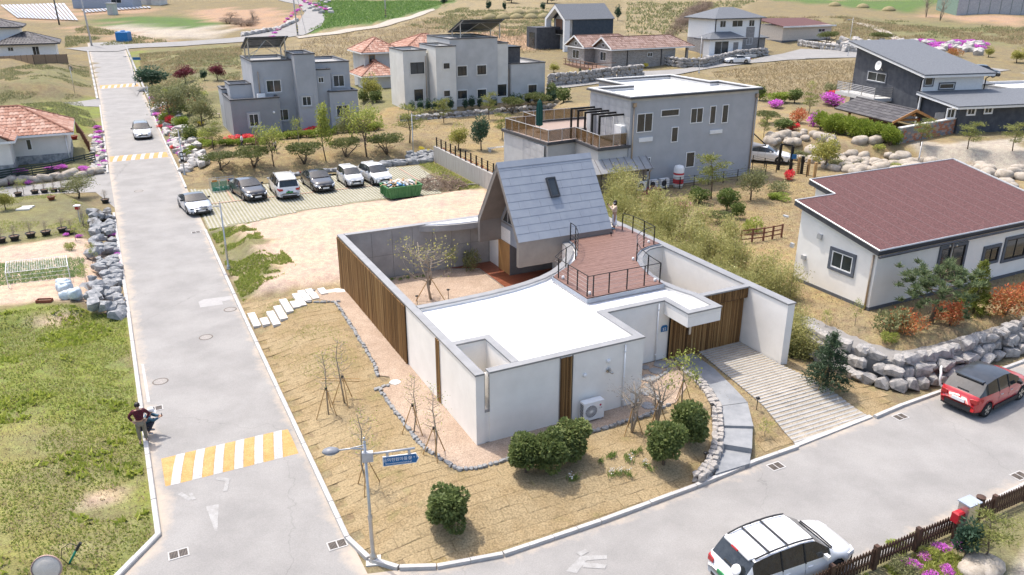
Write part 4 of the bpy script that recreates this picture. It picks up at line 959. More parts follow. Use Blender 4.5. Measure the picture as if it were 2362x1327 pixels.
for k in range(10): MB().tube((-4.4+k*.67,-1.0,1.88), (-4.4+k*.67,.09,2.73), .022, n=4).done('roof_seam', ZINCD, g3.root)
for k in range(9): g3.box('wall_seam', -4.1+k*.65, -.63, -.3, -4.07+k*.65, -.6, 1.7, DARKC)
g3.pipe([(1.6,-.9,1.7),(1.6,-.7,1.5),(1.6,-.7,-.3)], BRONZE, .05)
MB().box(12.6,.3,2.2,14.4,2.0,2.3).done('awning', ZINCD, g3.root)
MB().tube((12.6,.35,3.6),(14.4,.35,2.3),.05,n=5).done('awning_stay', BLACK, g3.root); MB().tube((12.6,1.95,3.6),(14.4,1.95,2.3),.05,n=5).done('awning_stay', BLACK, g3.root)
# ================================================================ red roofed white house on the terrace
K = G(2030, 577, 4.53); ka, kb = ab(K); RZB = 1.2
rh_ = Bld('red_roofed_house', 'white bungalow with sloping dark red shingle roof on the stone walled terrace', 'house', kb+.28, ka+.28, RZB)
DX, DY = 14.5, 6.9; s_ = .205; z0_ = 3.05
WALLP = [(0,0),(DX,0),(DX,DY),(2.9,DY),(2.9,5.0),(0,5.0)]
me_ = MB().prism(WALLP, -.8, 3.0); 
vv = []
for (x, y, z) in me_.v: vv.append((x, y, z0_+s_*y if z > 1 else z))
me_.v = vv; me_.done('wall', PLASTER, rh_.root)
ov = .28
def rr_(x, y, dz=0): return (x, y, z0_+s_*y+dz)
ROOFP = [(-ov,-ov),(DX+ov,-ov),(DX+ov,DY+ov),(2.9-ov,DY+ov),(2.9-ov,5.0+ov),(-ov,5.0+ov)]
rf = rh_.slab('roof', [rr_(x, y, .28) for x, y in ROOFP], .27, DARKC)
rh_.slab('shingles', [rr_(x*.985+.06, y*.985+.05, .287) for x, y in ROOFP], .004, REDSH, rf)
MB().strip(ROOFP, -.0, .0, 0, 0)
for i in range(6):
 p, q = ROOFP[i], ROOFP[(i+1) % 6]; MB().tube(rr_(*p, .29), rr_(*q, .29), .045, n=5).done('edge_trim', GREYM, rf)
nb = int(DX/.98)
for k in range(1, nb+1):
 x = k*.98-.2; y0 = -.2; y1 = DY if x > 2.9 else 5.0
 M_ = MB(); M_.add([rr_(x,y0,.293),rr_(x+.025,y0,.293),rr_(x+.025,y1,.293),rr_(x,y1,.293)],[(0,1,2,3)]).done('roof_joint', mat('grey_roof_joint', (.17,.13,.13)), rf)
MB().path([(-.35,-.36,2.98),(DX+.3,-.36,2.98)], .07, 6).done('gutter', DARKC, rh_.root)
rh_.box('plinth', -.03, -.03, -.8, DX+.03, 5.0, .22, mat('plinth_grey', (.11,.115,.125)))
c3r = lambda x, y: (1650+x/2.885, 360+y/2.885)
SUR = mat('slate_surround', [(.085,.095,.115),(.12,.13,.15)], rough=.7)
rh_.win('x', 0, *c3r(785,625), *c3r(905,785), mull=1, surround=SUR, sw=.16)
for q in ((1505,620,1620,790),(1795,620,1865,690),(1940,560,2045,660)): rh_.win('y', 0, *c3r(q[0],q[1]), *c3r(q[2],q[3]), surround=SUR, sw=.16, frame=BLACK)
for q in ((690,515,712,555),(510,575,525,610),(583,655,603,690),(462,390,490,410)):
 p, r = rh_.hit(*c3r(q[0],q[1]), 'x', 0), rh_.hit(*c3r(q[2],q[3]), 'x', 0); rh_.box('wall_light', -.13, min(p.y,r.y), r.z, -.002, max(p.y,r.y), p.z, GREYM)
rh_.pipe([(-.06,.18,2.9),(-.06,.18,-.2)], BRONZE); rh_.pipe([(5.4,-.08,2.9),(5.4,-.08,-.2)], BRONZE)
for x in (5.2,5.75): disc_y(MB(), x, 0, 2.65-(x-5.2)*.1, .07, .1).done('wall_vent', STEEL, rh_.root, True)
# ================================================================ grey cubic house with a solar frame
SOLM = mat('solar_underside', [(.07,.075,.08),(.11,.115,.12)], scale=2, rough=.5, metal=.3)
def solar(name, label, b, a, z, w_, d_, h0, h1, rot=0.):
 t = Bld(name, label, 'solar panel', b, a, z, rot); n = 5
 for k in range(n):
  for j in range(2):
   x0, x1 = w_*k/n+.01, w_*(k+1)/n-.01; y0, y1 = d_*j/2+.01, d_*(j+1)/2-.01; zf = lambda y: h0+(h1-h0)*y/d_
   o = t.slab('panel', [(x0,y0,zf(y0)),(x1,y0,zf(y0)),(x1,y1,zf(y1)),(x0,y1,zf(y1))], .05, SOLM)
 for x in (.3, w_-.3):
  for y in (d_*.2, d_*.8): MB().tube((x,y,-.02),(x,y,h0+(h1-h0)*y/d_-.05), .07, n=6).done('leg', STEEL, t.root)
  MB().tube((x,0,h0-.08),(x,d_,h1-.08), .05, n=5).done('beam', STEEL, t.root)
 for y in (d_*.2, d_*.8):
  zz = h0+(h1-h0)*y/d_-.1; MB().tube((.3,y,zz),(w_-.3,y,zz), .05, n=5).done('beam', STEEL, t.root)
  MB().tube((.3,y,.4),(w_*.5,y,zz), .03, n=4).done('brace', STEEL, t.root); MB().tube((w_-.3,y,.4),(w_*.5,y,zz), .03, n=4).done('brace', STEEL, t.root)
 return t
l4 = Bld('cubic_grey_house', 'grey cubic two storey house with stepped flat roofs behind the parking lawn', 'house', 1.05, 63.2, 1.15)
l4.flat(0, 0, 4.9, 5.5, 3.85, GREYD, DARKC); l4.flat(2.75, 1.7, 6.9, 8.5, 7.4, GREYP, DARKC); l4.flat(6.9, .4, 9.05, 5.0, 8.05, GREYP, DARKC)
l4.flat(9.05, 1.8, 13.05, 8.5, 7.0, GREYP, DARKC); l4.flat(9.05, 1.0, 10.7, 3.0, 6.35, GREYP, DARKC); l4.flat(10.3, .4, 13.4, 4.0, 4.05, GREYP, DARKC)
l4.flat(.5, 3.2, 2.8, 6.5, 5.0, GREYP, DARKC); l4.flat(.0, 5.6, 2.6, 8.5, 4.3, GREYP, DARKC)
for q in ((285,1030,385,1135,0),(440,725,585,828,1.7),(765,872,855,950,.4),(910,697,965,745,1.0),(1043,680,1152,778,1.8),(1072,950,1200,1050,.4),(535,988,652,1082,1.7),(925,960,980,990,1.0)):
 l4.win('y', q[4], 500+q[0]/3.903, q[1]/3.903, 500+q[2]/3.903, q[3]/3.903, surround=GREYP, sw=.18)
l4.pipe([(3.3,1.6,6.3),(3.3,1.6,3.6)], BRONZE)
l4.box('roof_ac', 2.9, 1.0, 3.5, 3.7, 1.4, 4.1, WHITEM)
disc_y(MB(), 4.2, 0, 2.3, .12, .12).done('wall_vent', WHITEM, l4.root)
solar('solar_frame', 'tilted solar panel frame on steel legs on the grey cubic house', 1.05+2.6, 63.2+2.6, 1.15+7.0, 4.4, 4.2, 2.7, 1.3)
# ================================================================ white cubic house with dark stair tower
w5 = Bld('cubic_white_house', 'white and pale grey cubic house above the dark hedge of round shrubs', 'house', 21.6, 68.7, 1.75)
w5.flat(0, 0, 2.9, 5, 6.95, CREAM, DARKC); w5.flat(3.2, -2.3, 5.7, 3, 7.45, CREAM, DARKC); w5.flat(5.7, -.5, 12.0, 7, 8.1, PALEG, DARKC)
w5.flat(12.0, -.2, 13.6, 6, 7.4, CREAM, DARKC); w5.flat(13.9, -.5, 18.7, 7, 4.9, PALEG, DARKC); w5.box('stair_tower', 13.6, 1.2, -.3, 16.0, 5, 6.6, DARKC); w5.box('stair_roof', 13.5, 1.1, 6.6, 16.1, 5.1, 6.75, BLACK)
w5.box('wall', 2.9, .4, -.3, 3.2, 5, 6.5, CREAM)
for q in ((1740,565,1868,662,0,1),(1775,808,1858,905,0,0),(2040,572,2095,617,-2.3,0),(2045,820,2098,865,-2.3,0)): w5.win('y', q[4], 500+q[0]/3.903, q[1]/3.903, 500+q[2]/3.903, q[3]/3.903, surround=CREAM, frame=BLACK, mull=q[5])
for q in ((215,600,298,680,-.5),(392,592,472,668,-.5),(217,820,300,885,-.5),(395,810,472,880,-.5),(542,765,655,862,-.2),(853,768,925,850,-.5)): w5.win('y', q[4], 1000+q[0]/3.903, q[1]/3.903, 1000+q[2]/3.903, q[3]/3.903, surround=CREAM, frame=BLACK)
w5.pipe([(2.75,-.1,6.2),(2.75,-.1,0)], BRONZE); w5.pipe([(13.75,-.1,4.2),(13.75,-.1,0)], BRONZE)
solar('solar_frame', 'solar panel frame above the white cubic house', 21.6+8.5, 68.7+2.5, 1.75+7.7, 6.0, 4.5, 2.3, .6)
# ================================================================ orange tiled houses
t6 = Bld('orange_tiled_house', 'pale house with orange clay tile roofs behind the white cubic house', 'house', 23.3, 90.0, 1.5)
t6.box('wall', 0, 0, -.3, 5.0, 6, 5.2, PALEG); t6.hip(0, 0, 5.0, 6, 5.25, 7.0, .6, TILEO, 'y', tile=.4, fasc=WHITEM)
t6.box('wall', 5.0, -1.0, -.3, 14.5, 7, 5.2, PALEG); t6.hip(5.6, -1.0, 14.5, 7, 5.3, 7.3, .6, TILEO, 'x', tile=.4, fasc=WHITEM)
t6.box('porch_wall', -1.2, -3.2, -.3, 3.6, .0, 2.3, PALEG); t6.hip(-1.2, -3.2, 3.6, 2.2, 2.4, 4.2, .5, TILEO, 'x', tile=.4, fasc=WHITEM)
t6.win_at('y', 0, .6, 1.5, 3.3, 4.9, mull=0, frame=WOODW); t6.win_at('y', -1.0, 5.4, 5.8, 3.8, 4.6, mull=0)
l14 = Bld('tiled_bungalow', 'cream bungalow with orange clay tile roof and rubble stone plinth left of the road', 'house', -13.9, 59.6, .9)
l14.box('wall', -9, 0, .75, 0, 7, 2.6, CREAM); l14.box('plinth', -9.05, -.05, -.3, .05, 7.05, .75, RUBBLE)
l14.hip(-9, 0, 0, 7, 2.62, 4.7, .55, TILEO, 'x', tile=.36, fasc=WHITEM)
l14.box('wing_wall', -9.2, -3.2, .7, -4.3, .02, 2.7, CREAM); l14.box('wing_plinth', -9.25, -3.25, -.3, -4.25, 0, .7, RUBBLE)
l14.hip(-9.2, -3.2, -4.3, 4, 2.74, 4.3, .5, TILEO, 'y', tile=.36, fasc=WHITEM, gable=(True, False))
MB(Matrix(((1,0,0,0),(0,0,-1,-3.2),(0,1,0,0),(0,0,0,1)))).prism([(-9.2,2.7),(-4.3,2.7),(-6.75,4.25)], 0, .1).done('gable_wall', CREAM, l14.root)
l14.win('y', 0, 58, 322, 76, 346, mull=0); l14.pipe([(-.15,-.1,2.5),(-.15,-.1,0)], WHITEM)
# ================================================================ far houses
MY = Matrix(((1,0,0,0),(0,0,-1,0),(0,1,0,0),(0,0,0,1)))
d7 = Bld('gabled_dark_house', 'tall navy and white house with deep white gable frame on the hillside', 'house', 73.5, 118.5, 2.9)
MXl = Matrix(((0,0,1,0),(1,0,0,0),(0,1,0,0),(0,0,0,1)))
shp = [(0,0),(0,6.1),(4,8.7),(8,6.1),(8,0)]; shi = [(8-.55,0),(8-.55,5.8),(4,8.0),(.55,5.8),(.55,0)]
MB(MXl).prism(shp[:]+shi[:], -1.2, .02).done('gable_frame', WHITEM, d7.root)
MB(MXl).prism([(.1,-.3),(.1,6.0),(4,8.5),(7.9,6.0),(7.9,-.3)], .9, 10.2).done('wall', NAVY, d7.root)
MB(MXl).prism([(.55,-.3),(.55,5.8),(4,8.0),(7.45,5.8),(7.45,-.3)], .86, .9).done('end_wall', PALEG, d7.root)
for s0, s1 in (((-.15,6.05),(4,8.85)),((8.15,6.05),(4,8.85))): d7.slab('roof', [(-1.2,s0[0],s0[1]),(10.4,s0[0],s0[1]),(10.4,s1[0],s1[1]),(-1.2,s1[0],s1[1])], .12, SHING)
d7.win_at('x', .86, 1.2, 3.2, 3.2, 5.6); d7.box('balcony', -.2, .6, 3.0, .86, 7.4, 3.12, PALEG); MB().box(-.25,.6,3.1,-.2,7.4,4.0).done('balcony_rail', BLACK, d7.root)
d7.box('timber_wall', .8, 4.4, 3.1, .86, 7.0, 5.9, mat('brown_board', (.22,.12,.08))); d7.box('annex', -4.6, 5.2, -.3, .8, 9.5, 4.4, CHARC); d7.box('annex_opening', -4.65, 6.0, 0, -4.58, 8.3, 3.4, GLASS)
c8 = Bld('stone_cottage', 'grey stone cottage with two front gables and brown tiled roof', 'house', 69.4, 97.0, 1.9)
for (x0, y0, dxx, dyy, ln) in ((0,0,17,5.6,0),(-2.0,5.8,12,6.0,1)):
 c8.box('wall', x0, y0, -.3, x0+dxx-(3.4 if ln == 0 else 0), y0+dyy, 3.1, LEDGE)
 MB(Matrix(((0,0,1,x0),(1,0,0,y0),(0,1,0,0),(0,0,0,1)))).prism([(0,3.1),(dyy,3.1),(dyy/2,4.75)], 0, .25).done('gable_wall', LEDGE, c8.root)
 c8.hip(x0, y0, x0+dxx, y0+dyy, 3.1, 4.95, .5, TILEB, 'x', tile=.45, gable=(True, False), fasc=WHITEM)
 for sg in (0, 1):
  ye = y0-.5 if sg == 0 else y0+dyy+.5
  c8.slab('barge_board', [(x0-.52,ye,2.95),(x0-.52,ye,3.2),(x0-.52,y0+dyy/2,5.05),(x0-.52,y0+dyy/2,4.75)], .06, WHITEM)
 c8.win_at('x', x0, y0+1.8, y0+dyy-1.9, 1.0, 2.5); c8.win_at('x', x0, y0+dyy/2-.5, y0+dyy/2+.5, 3.3, 3.9, mull=0)
c8.win_at('y', 0, 7.5, 8.6, 1.6, 2.3); c8.box('porch_post', 16.3, .2, -.3, 16.7, .6, 3.1, LEDGE)
for x in (3.2, 10.5): c8.pipe([(x,-.08,3.0),(x,-.08,0)], BLACK, .06)
c8.box('timber_deck', -4.5, -2.2, -.4, -.3, 9, .2, mat('deck_brown', (.17,.10,.07)))
dr_ = link('deck_railing', None, c8.root)
for k in range(9): MB().box(-4.5,-2.2+k*1.3,.2,-4.4,-2.1+k*1.3,1.1).done('post', MATS['deck_brown'], dr_)
MB().box(-4.5,-2.2,1.05,-4.38,9,1.15).box(-4.5,-2.2,.6,-4.42,9,.68).box(-4.4,-2.2,1.05,-.5,-2.1,1.15).done('rail', MATS['deck_brown'], dr_)
h9 = Bld('hip_roofed_house', 'white two storey house with grey brick base and slate hip roof on the slope', 'house', 104.0-8.0, 102.2, 2.7)
h9.box('wall', 0, 0, 2.9, 11.5, 8, 6.6, WHITEM); h9.box('brick_base', -.04, -.04, -.4, 11.54, 8.04, 2.9, BRICKG); h9.hip(0, 0, 11.5, 8, 6.65, 8.5, .7, SHING, 'x', fasc=DARKC)
h9.box('porch_wall', -2.4, -1.8, -.3, 5.6, 0, 3.0, WHITEM); h9.hip(-2.4, -1.8, 5.6, 1.6, 3.1, 4.2, .6, SHING, 'x', fasc=DARKC)
h9.win_at('y', -1.8, -1.2, 2.2, .2, 2.6, mull=1); h9.box('arch_recess', 3.4, -1.84, 0, 4.6, -1.79, 2.3, BRICKG)
for x0, x1 in ((1.2,2.6),(4.2,6.8),(8.4,9.8)): h9.win_at('y', 0, x0, x1, 5.0, 6.2)
h9.win_at('y', 0, 8.2, 9.7, 1.6, 2.9); h9.box('brick_pier', 7.9, -.06, 2.9, 10.0, -.02, 4.9, BRICKG); h9.win_at('y', -.06, 6.2, 7.1, .2, 2.4, mull=0, frame=BLACK)
for x in (.1, 11.3): h9.pipe([(x,-.1,6.5),(x,-.1,0)], BLACK, .08)
h9.box('patio', -3.5, -4.5, -.4, 7, -1.8, .1, PALEG); h9.box('side_wing', 11.5, 2, -.3, 15, 7, 2.6, BRICKG); h9.hip(11.5, 2, 15, 7, 2.7, 3.6, .5, SHING, 'y', fasc=DARKC)
b10 = Bld('beige_bungalow', 'long beige bungalow with dark red roof below the flower bank', 'house', 123.6, 112.4, 3.3)
b10.box('wall', 0, 0, .5, 14.5, 9, 3.5, mat('beige_brick', [(.50,.44,.38),(.58,.52,.45)], scale=3)); b10.box('plinth', -.03, -.03, -.4, 14.53, 9, .5, MATS['plinth_grey'])
b10.slab('roof', [(-.6,-.6,3.5),(15.2,-.6,3.3),(15.2,9,4.6),(-.6,9,4.8)], .15, REDSH); b10.win_at('y', 0, 10.5, 12.5, 2.0, 2.7)
b10.box('fascia', -.6, -.66, 3.2, 15.2, -.6, 3.5, WHITEM)
m11 = Bld('monopitch_house', 'charcoal and white house with sloping slate roof and steel balcony above the boulders', 'house', 0, 0, 0, math.radians(-13), world=(41.6, 82.3, 2.2))
ML, MD = 7.2, 11.2     # along x, along y
wv_ = MB(); wv_.add([(0,0,-.4),(ML,0,-.4),(ML,MD,-.4),(0,MD,-.4),(0,0,5.3),(ML,0,5.3),(ML,MD,7.4),(0,MD,7.4)], [(0,3,2,1),(4,5,6,7),(0,1,5,4),(1,2,6,5),(2,3,7,6),(3,0,4,7)]).done('wall', CHARC, m11.root)
m11.box('white_wall', .0, -.03, 3.6, ML, -.001, 5.25, WHITEM); m11.box('corner_trim', -.06, -.06, -.3, .1, .1, 5.3, WHITEM)
m11.slab('roof', [(-.7,-.9,5.35),(ML+.6,-.9,5.35),(ML+.6,MD+.8,7.75),(-.7,MD+.8,7.75)], .12, SHING); m11.slab('fascia', [(-.66,-.86,5.22),(ML+.56,-.86,5.22),(ML+.56,MD+.76,7.62),(-.66,MD+.76,7.62)], .22, WHITEM)
for q in ((1740,487,1780,540),(1830,530,1915,560)): m11.win('y', -.03, 1500+q[0]/2.74, q[1]/2.74, 1500+q[2]/2.74, q[3]/2.74, mull=0, surround=SUR)
m11.win('x', 0, 1500+1380/2.74, 450/2.74, 1500+1485/2.74, 525/2.74, surround=SUR)
m11.box('low_wall', .3, -5.2, -.4, 13.0, -.03, 2.85, CHARC); m11.slab('low_roof', [(-.6,-5.9,2.95),(13.9,-5.9,2.95),(13.9,.0,3.6),(-.6,0.,3.6)], .1, SHING); m11.slab('low_fascia', [(-.57,-5.87,2.84),(13.87,-5.87,2.84),(13.87,0,3.48),(-.57,0,3.48)], .2, WHITEM)
for q in ((1880,690,1917,745),(2010,675,2047,725),(2120,665,2155,715)): m11.win('y', -5.2, 1500+q[0]/2.74, q[1]/2.74, 1500+q[2]/2.74, q[3]/2.74, mull=1, surround=WHITEM, sw=.08)
m11.box('door', .24, -4.6, -.2, .3, -3.6, 2.0, WHITEM); m11.box('screen_door', -.9, -3.5, -.2, .2, -3.46, 2.0, GREYM)
for x in (-.5, ML+.4): m11.pipe([(x,-.85,5.3),(x+.2*(1 if x < 0 else -1),-.1,4.7),(x+.2*(1 if x < 0 else -1),-.1,2.5)], BLACK, .06)
m11.slab('rear_roof', [(ML+.7,3.5,3.6),(ML+5,3.5,3.6),(ML+5,9,4.3),(ML+.7,9,4.3)], .12, SHING); m11.box('rear_wing', ML+.01, 4, -.3, ML+4.6, 9, 3.5, WHITEM)
bc = link('balcony', None, m11.root); MB().box(-2.2, 4.2, 2.0, 0, 11.0, 2.35).done('slab', PALEG, bc)
for k in range(6):
 z = 2.55+k*.17; MB().path([(0,4.3,z),(-2.1,4.3,z),(-2.1,10.9,z),(0,10.9,z)], .03, 5).done('rail', STEEL, bc)
for y in (4.3,6.5,8.7,10.9): MB().tube((-2.1,y,2.3),(-2.1,y,3.5),.04,n=5).done('post', STEEL, bc)
MB(Matrix.Translation((-.5,6.4,5.5)) @ Matrix.Rotation(math.radians(-80), 4, 'Y')).lathe([(.0,.0),(.25,.03),(.48,.14),(.5,.14),(.26,.0),(.02,-.04)], 18, cap=False).done('satellite_dish', WHITEM, m11.root, True)
MB().tube((-.02,6.4,5.0),(-.45,6.4,5.45),.03,n=5).done('dish_arm', STEEL, m11.root)
gb_ = Bld('flat_roofed_annex', 'low grey flat roofed building beside the charcoal monopitch house', 'building', 0, 0, 0, math.radians(-13), world=(57, 88, 2.2))
gb_.flat(0, 0, 12, 9, 2.8, GREYP, PALEG, ROOFW); gb_.win_at('y', 0, 1.0, 3.4, 1.2, 2.0)
pv = Bld('garden_pavilion', 'wooden garden pavilion with dark tiled gable roof behind the bright hedge', 'pavilion', 0, 0, 0, math.radians(-13), world=(37.2, 78.0, 2.1))
PVW = mat('orange_timber', [(.36,.16,.05),(.44,.21,.07)], rough=.6)
for x in (.3, 3.2):
 for y in (.4, 3.8, 7.2): MB().lathe([(.14,-.2),(.14,1.5)], 8, (x, y, 0)).done('post', mat('red_timber', (.24,.06,.03)), pv.root)
pv.hip(0, 0, 3.5, 7.6, 1.45, 2.5, .8, TILED, 'y', tile=.34, gable=(True, True)); pv.box('floor', .1, .1, .2, 3.4, 7.5, .4, PVW)
for s_ in ((-.8,1.75),(4.3,1.75)): pv.slab('barge_board', [(s_[0],-.84,1.28),(s_[0],-.84,1.5),(1.75,-.84,2.62),(1.75,-.84,2.35)], .06, PVW)
MB().box(.25,.3,1.3,3.3,.45,1.48).box(1.65,-.7,1.9,1.85,8.3,2.1).done('beam', PVW, pv.root)
l15 = Bld('dark_roofed_house', 'white house with dark tiled roofs at the far end of the road', 'house', -34.0, 152, 3.0)
l15.box('wall', 0, 1, -.4, 11.5, 9, 5.2, WHITEM); l15.hip(0, 1, 11.5, 9, 5.3, 6.8, .8, TILED, 'x', tile=.5, fasc=DARKC)
l15.box('wing', 8.0, -2.4, -.4, 17.0, 6, 2.4, WHITEM); l15.hip(8, -2.4, 17, 6, 2.5, 4.3, .8, TILED, 'x', tile=.5, fasc=DARKC)
l15.win_at('y', 1, 4.5, 6.2, 3.0, 4.8); l15.win_at('y', -2.4, 9.4, 10.3, 1.3, 2.0); l15.win_at('y', -2.4, 13.2, 14.3, .5, 2.0)
p = T(185, 20); sh1 = Bld('blue_grey_shed', 'blue grey shed beyond the striped field', 'shed', 0, 0, 0, -TH+.1, world=(p.x-2, p.y, p.z))
sh1.box('wall', 0, 0, -.5, 17, 8, 6, mat('blue_grey_sheet', [(.30,.34,.40),(.36,.40,.46)], rough=.6)); sh1.win_at('y', 0, 11, 14, 1.5, 4)
p = T(257, 35)
b_ = thing('storage_booth', 'tall pale green storage booth beside the plastic covered rows', 'booth', p); MB().box(-1.0,0,-.2,1.0,2.0,2.9).done('wall', mat('pale_green_sheet', (.45,.5,.46)), b_); MB().box(-1.2,-.2,2.9,1.2,2.2,3.15).done('roof', PALEG, b_); MB().box(-.4,-.06,0,.5,-.01,2.2).done('door', GREYM, b_)
p = T(343, 12); sh2 = Bld('beige_shed', 'small beige shed at the edge of the far fields', 'shed', 0, 0, 0, -TH, world=p)
sh2.box('wall', -3, 0, -.5, 3.5, 6, 4.5, CREAM); sh2.box('roof', -3.3, -.3, 4.5, 3.8, 6.3, 4.8, PALEG); sh2.box('door', -.5, -.06, 0, .9, -.01, 2.4, GREYM)
p = T(2205, 36); gh = Bld('greenhouse', 'long arched greenhouse with green cover at the hilltop', 'greenhouse', 0, 0, 0, -TH-.05, world=p)
prof = [(0,-.5),(0,5.0)]+[(13*(1-math.cos(t*math.pi/10))/2, 5.0+3.5*math.sin(t*math.pi/10)) for t in range(1, 10)]+[(13,5.0),(13,-.5)]
MB(MXl).prism(prof, 0, 40).done('cover', mat('green_cover', [(.12,.2,.16),(.2,.28,.24)], rough=.5), gh.root)
for k in range(14): MB().box(k*2.9+.05,-.1,-.4,k*2.9+2.8,-.02,4.6).done('side_panel', mat('grey_sheet', [(.3,.32,.35),(.42,.44,.46)], rough=.5), gh.root)
# ================================================================ vehicles (local x forward, y left, z up)
TYRE = mat('tyre_rubber', [(.018,.018,.018),(.028,.028,.028)], rough=.9); RIM = mat('alloy_rim', [(.45,.45,.46),(.58,.58,.59)], rough=.3, metal=.7)
CGLASS = mat('car_glass', [(.012,.016,.02),(.03,.035,.04)], rough=.05, spec=.7, fine=0); LAMPW = mat('headlamp', [(.55,.57,.6),(.75,.77,.8)], rough=.12, spec=.6, fine=0)
LAMPR = mat('tail_lamp', [(.30,.012,.012),(.42,.02,.02)], rough=.2, spec=.6, fine=0); PLATEW = mat('plate_white', (.75,.75,.74), rough=.5); PLATEG = mat('plate_green', (.03,.22,.08), rough=.5)
TRIM = mat('black_plastic', [(.02,.02,.021),(.032,.032,.033)], rough=.6, fine=.08)
def paint(name, c, metal=.0): return mat(name, [tuple(x*.96 for x in c), tuple(min(.85, x*1.02) for x in c)], scale=.8, rough=.28, coat=.9, metal=metal, fine=0, spec=.5)
KINDS = {
 'suv':  dict(L=4.54, W=1.84, tl=[(0,.62),(.04,.95),(.12,1.02),(.5,1.54),(1.1,1.63),(2.2,1.66),(2.75,1.6),(3.5,1.06),(4.2,.92),(4.45,.78),(4.54,.55)], cowl=3.5, rf=2.75, rr=.5, rg=.12, belt=1.0, sill=.26, wr=.34, ax=(.92,3.62), side=(.42,3.3)),
 'cross':dict(L=4.12, W=1.78, tl=[(0,.6),(.05,.92),(.14,1.0),(.62,1.46),(1.2,1.54),(1.9,1.56),(2.4,1.5),(3.15,1.04),(3.8,.92),(4.05,.76),(4.12,.52)], cowl=3.15, rf=2.4, rr=.62, rg=.14, belt=.98, sill=.27, wr=.33, ax=(.72,3.32), side=(.5,2.95)),
 'sedan':dict(L=4.9, W=1.86, tl=[(0,.6),(.05,.95),(.2,1.02),(1.0,1.05),(1.75,1.4),(2.3,1.46),(2.75,1.42),(3.55,1.02),(4.5,.86),(4.8,.72),(4.9,.5)], cowl=3.55, rf=2.75, rr=1.75, rg=1.0, belt=.96, sill=.22, wr=.32, ax=(1.05,3.9), side=(1.25,3.35)),
 'hatch':dict(L=3.6, W=1.6, tl=[(0,.6),(.03,.95),(.08,1.02),(.4,1.4),(1.0,1.47),(1.7,1.48),(2.05,1.44),(2.75,1.04),(3.3,.9),(3.52,.74),(3.6,.5)], cowl=2.75, rf=2.05, rr=.4, rg=.08, belt=.97, sill=.22, wr=.29, ax=(.55,2.95), side=(.36,2.6)),
 'van':  dict(L=4.9, W=1.9, tl=[(0,.6),(.03,1.0),(.08,1.08),(.3,1.62),(1.0,1.7),(2.6,1.73),(3.1,1.66),(4.0,1.1),(4.6,.95),(4.82,.8),(4.9,.5)], cowl=4.0, rf=3.1, rr=.3, rg=.08, belt=1.05, sill=.25, wr=.33, ax=(.95,3.95), side=(.3,3.8)),
 'coupe':dict(L=4.5, W=1.84, tl=[(0,.5),(.06,.72),(.4,.9),(.95,1.02),(1.8,1.26),(2.2,1.3),(2.5,1.27),(3.2,.88),(3.9,.78),(4.3,.66),(4.5,.42)], cowl=3.2, rf=2.5, rr=1.8, rg=.7, belt=.86, sill=.17, wr=.33, ax=(.95,3.4), side=(1.3,3.0)),
}
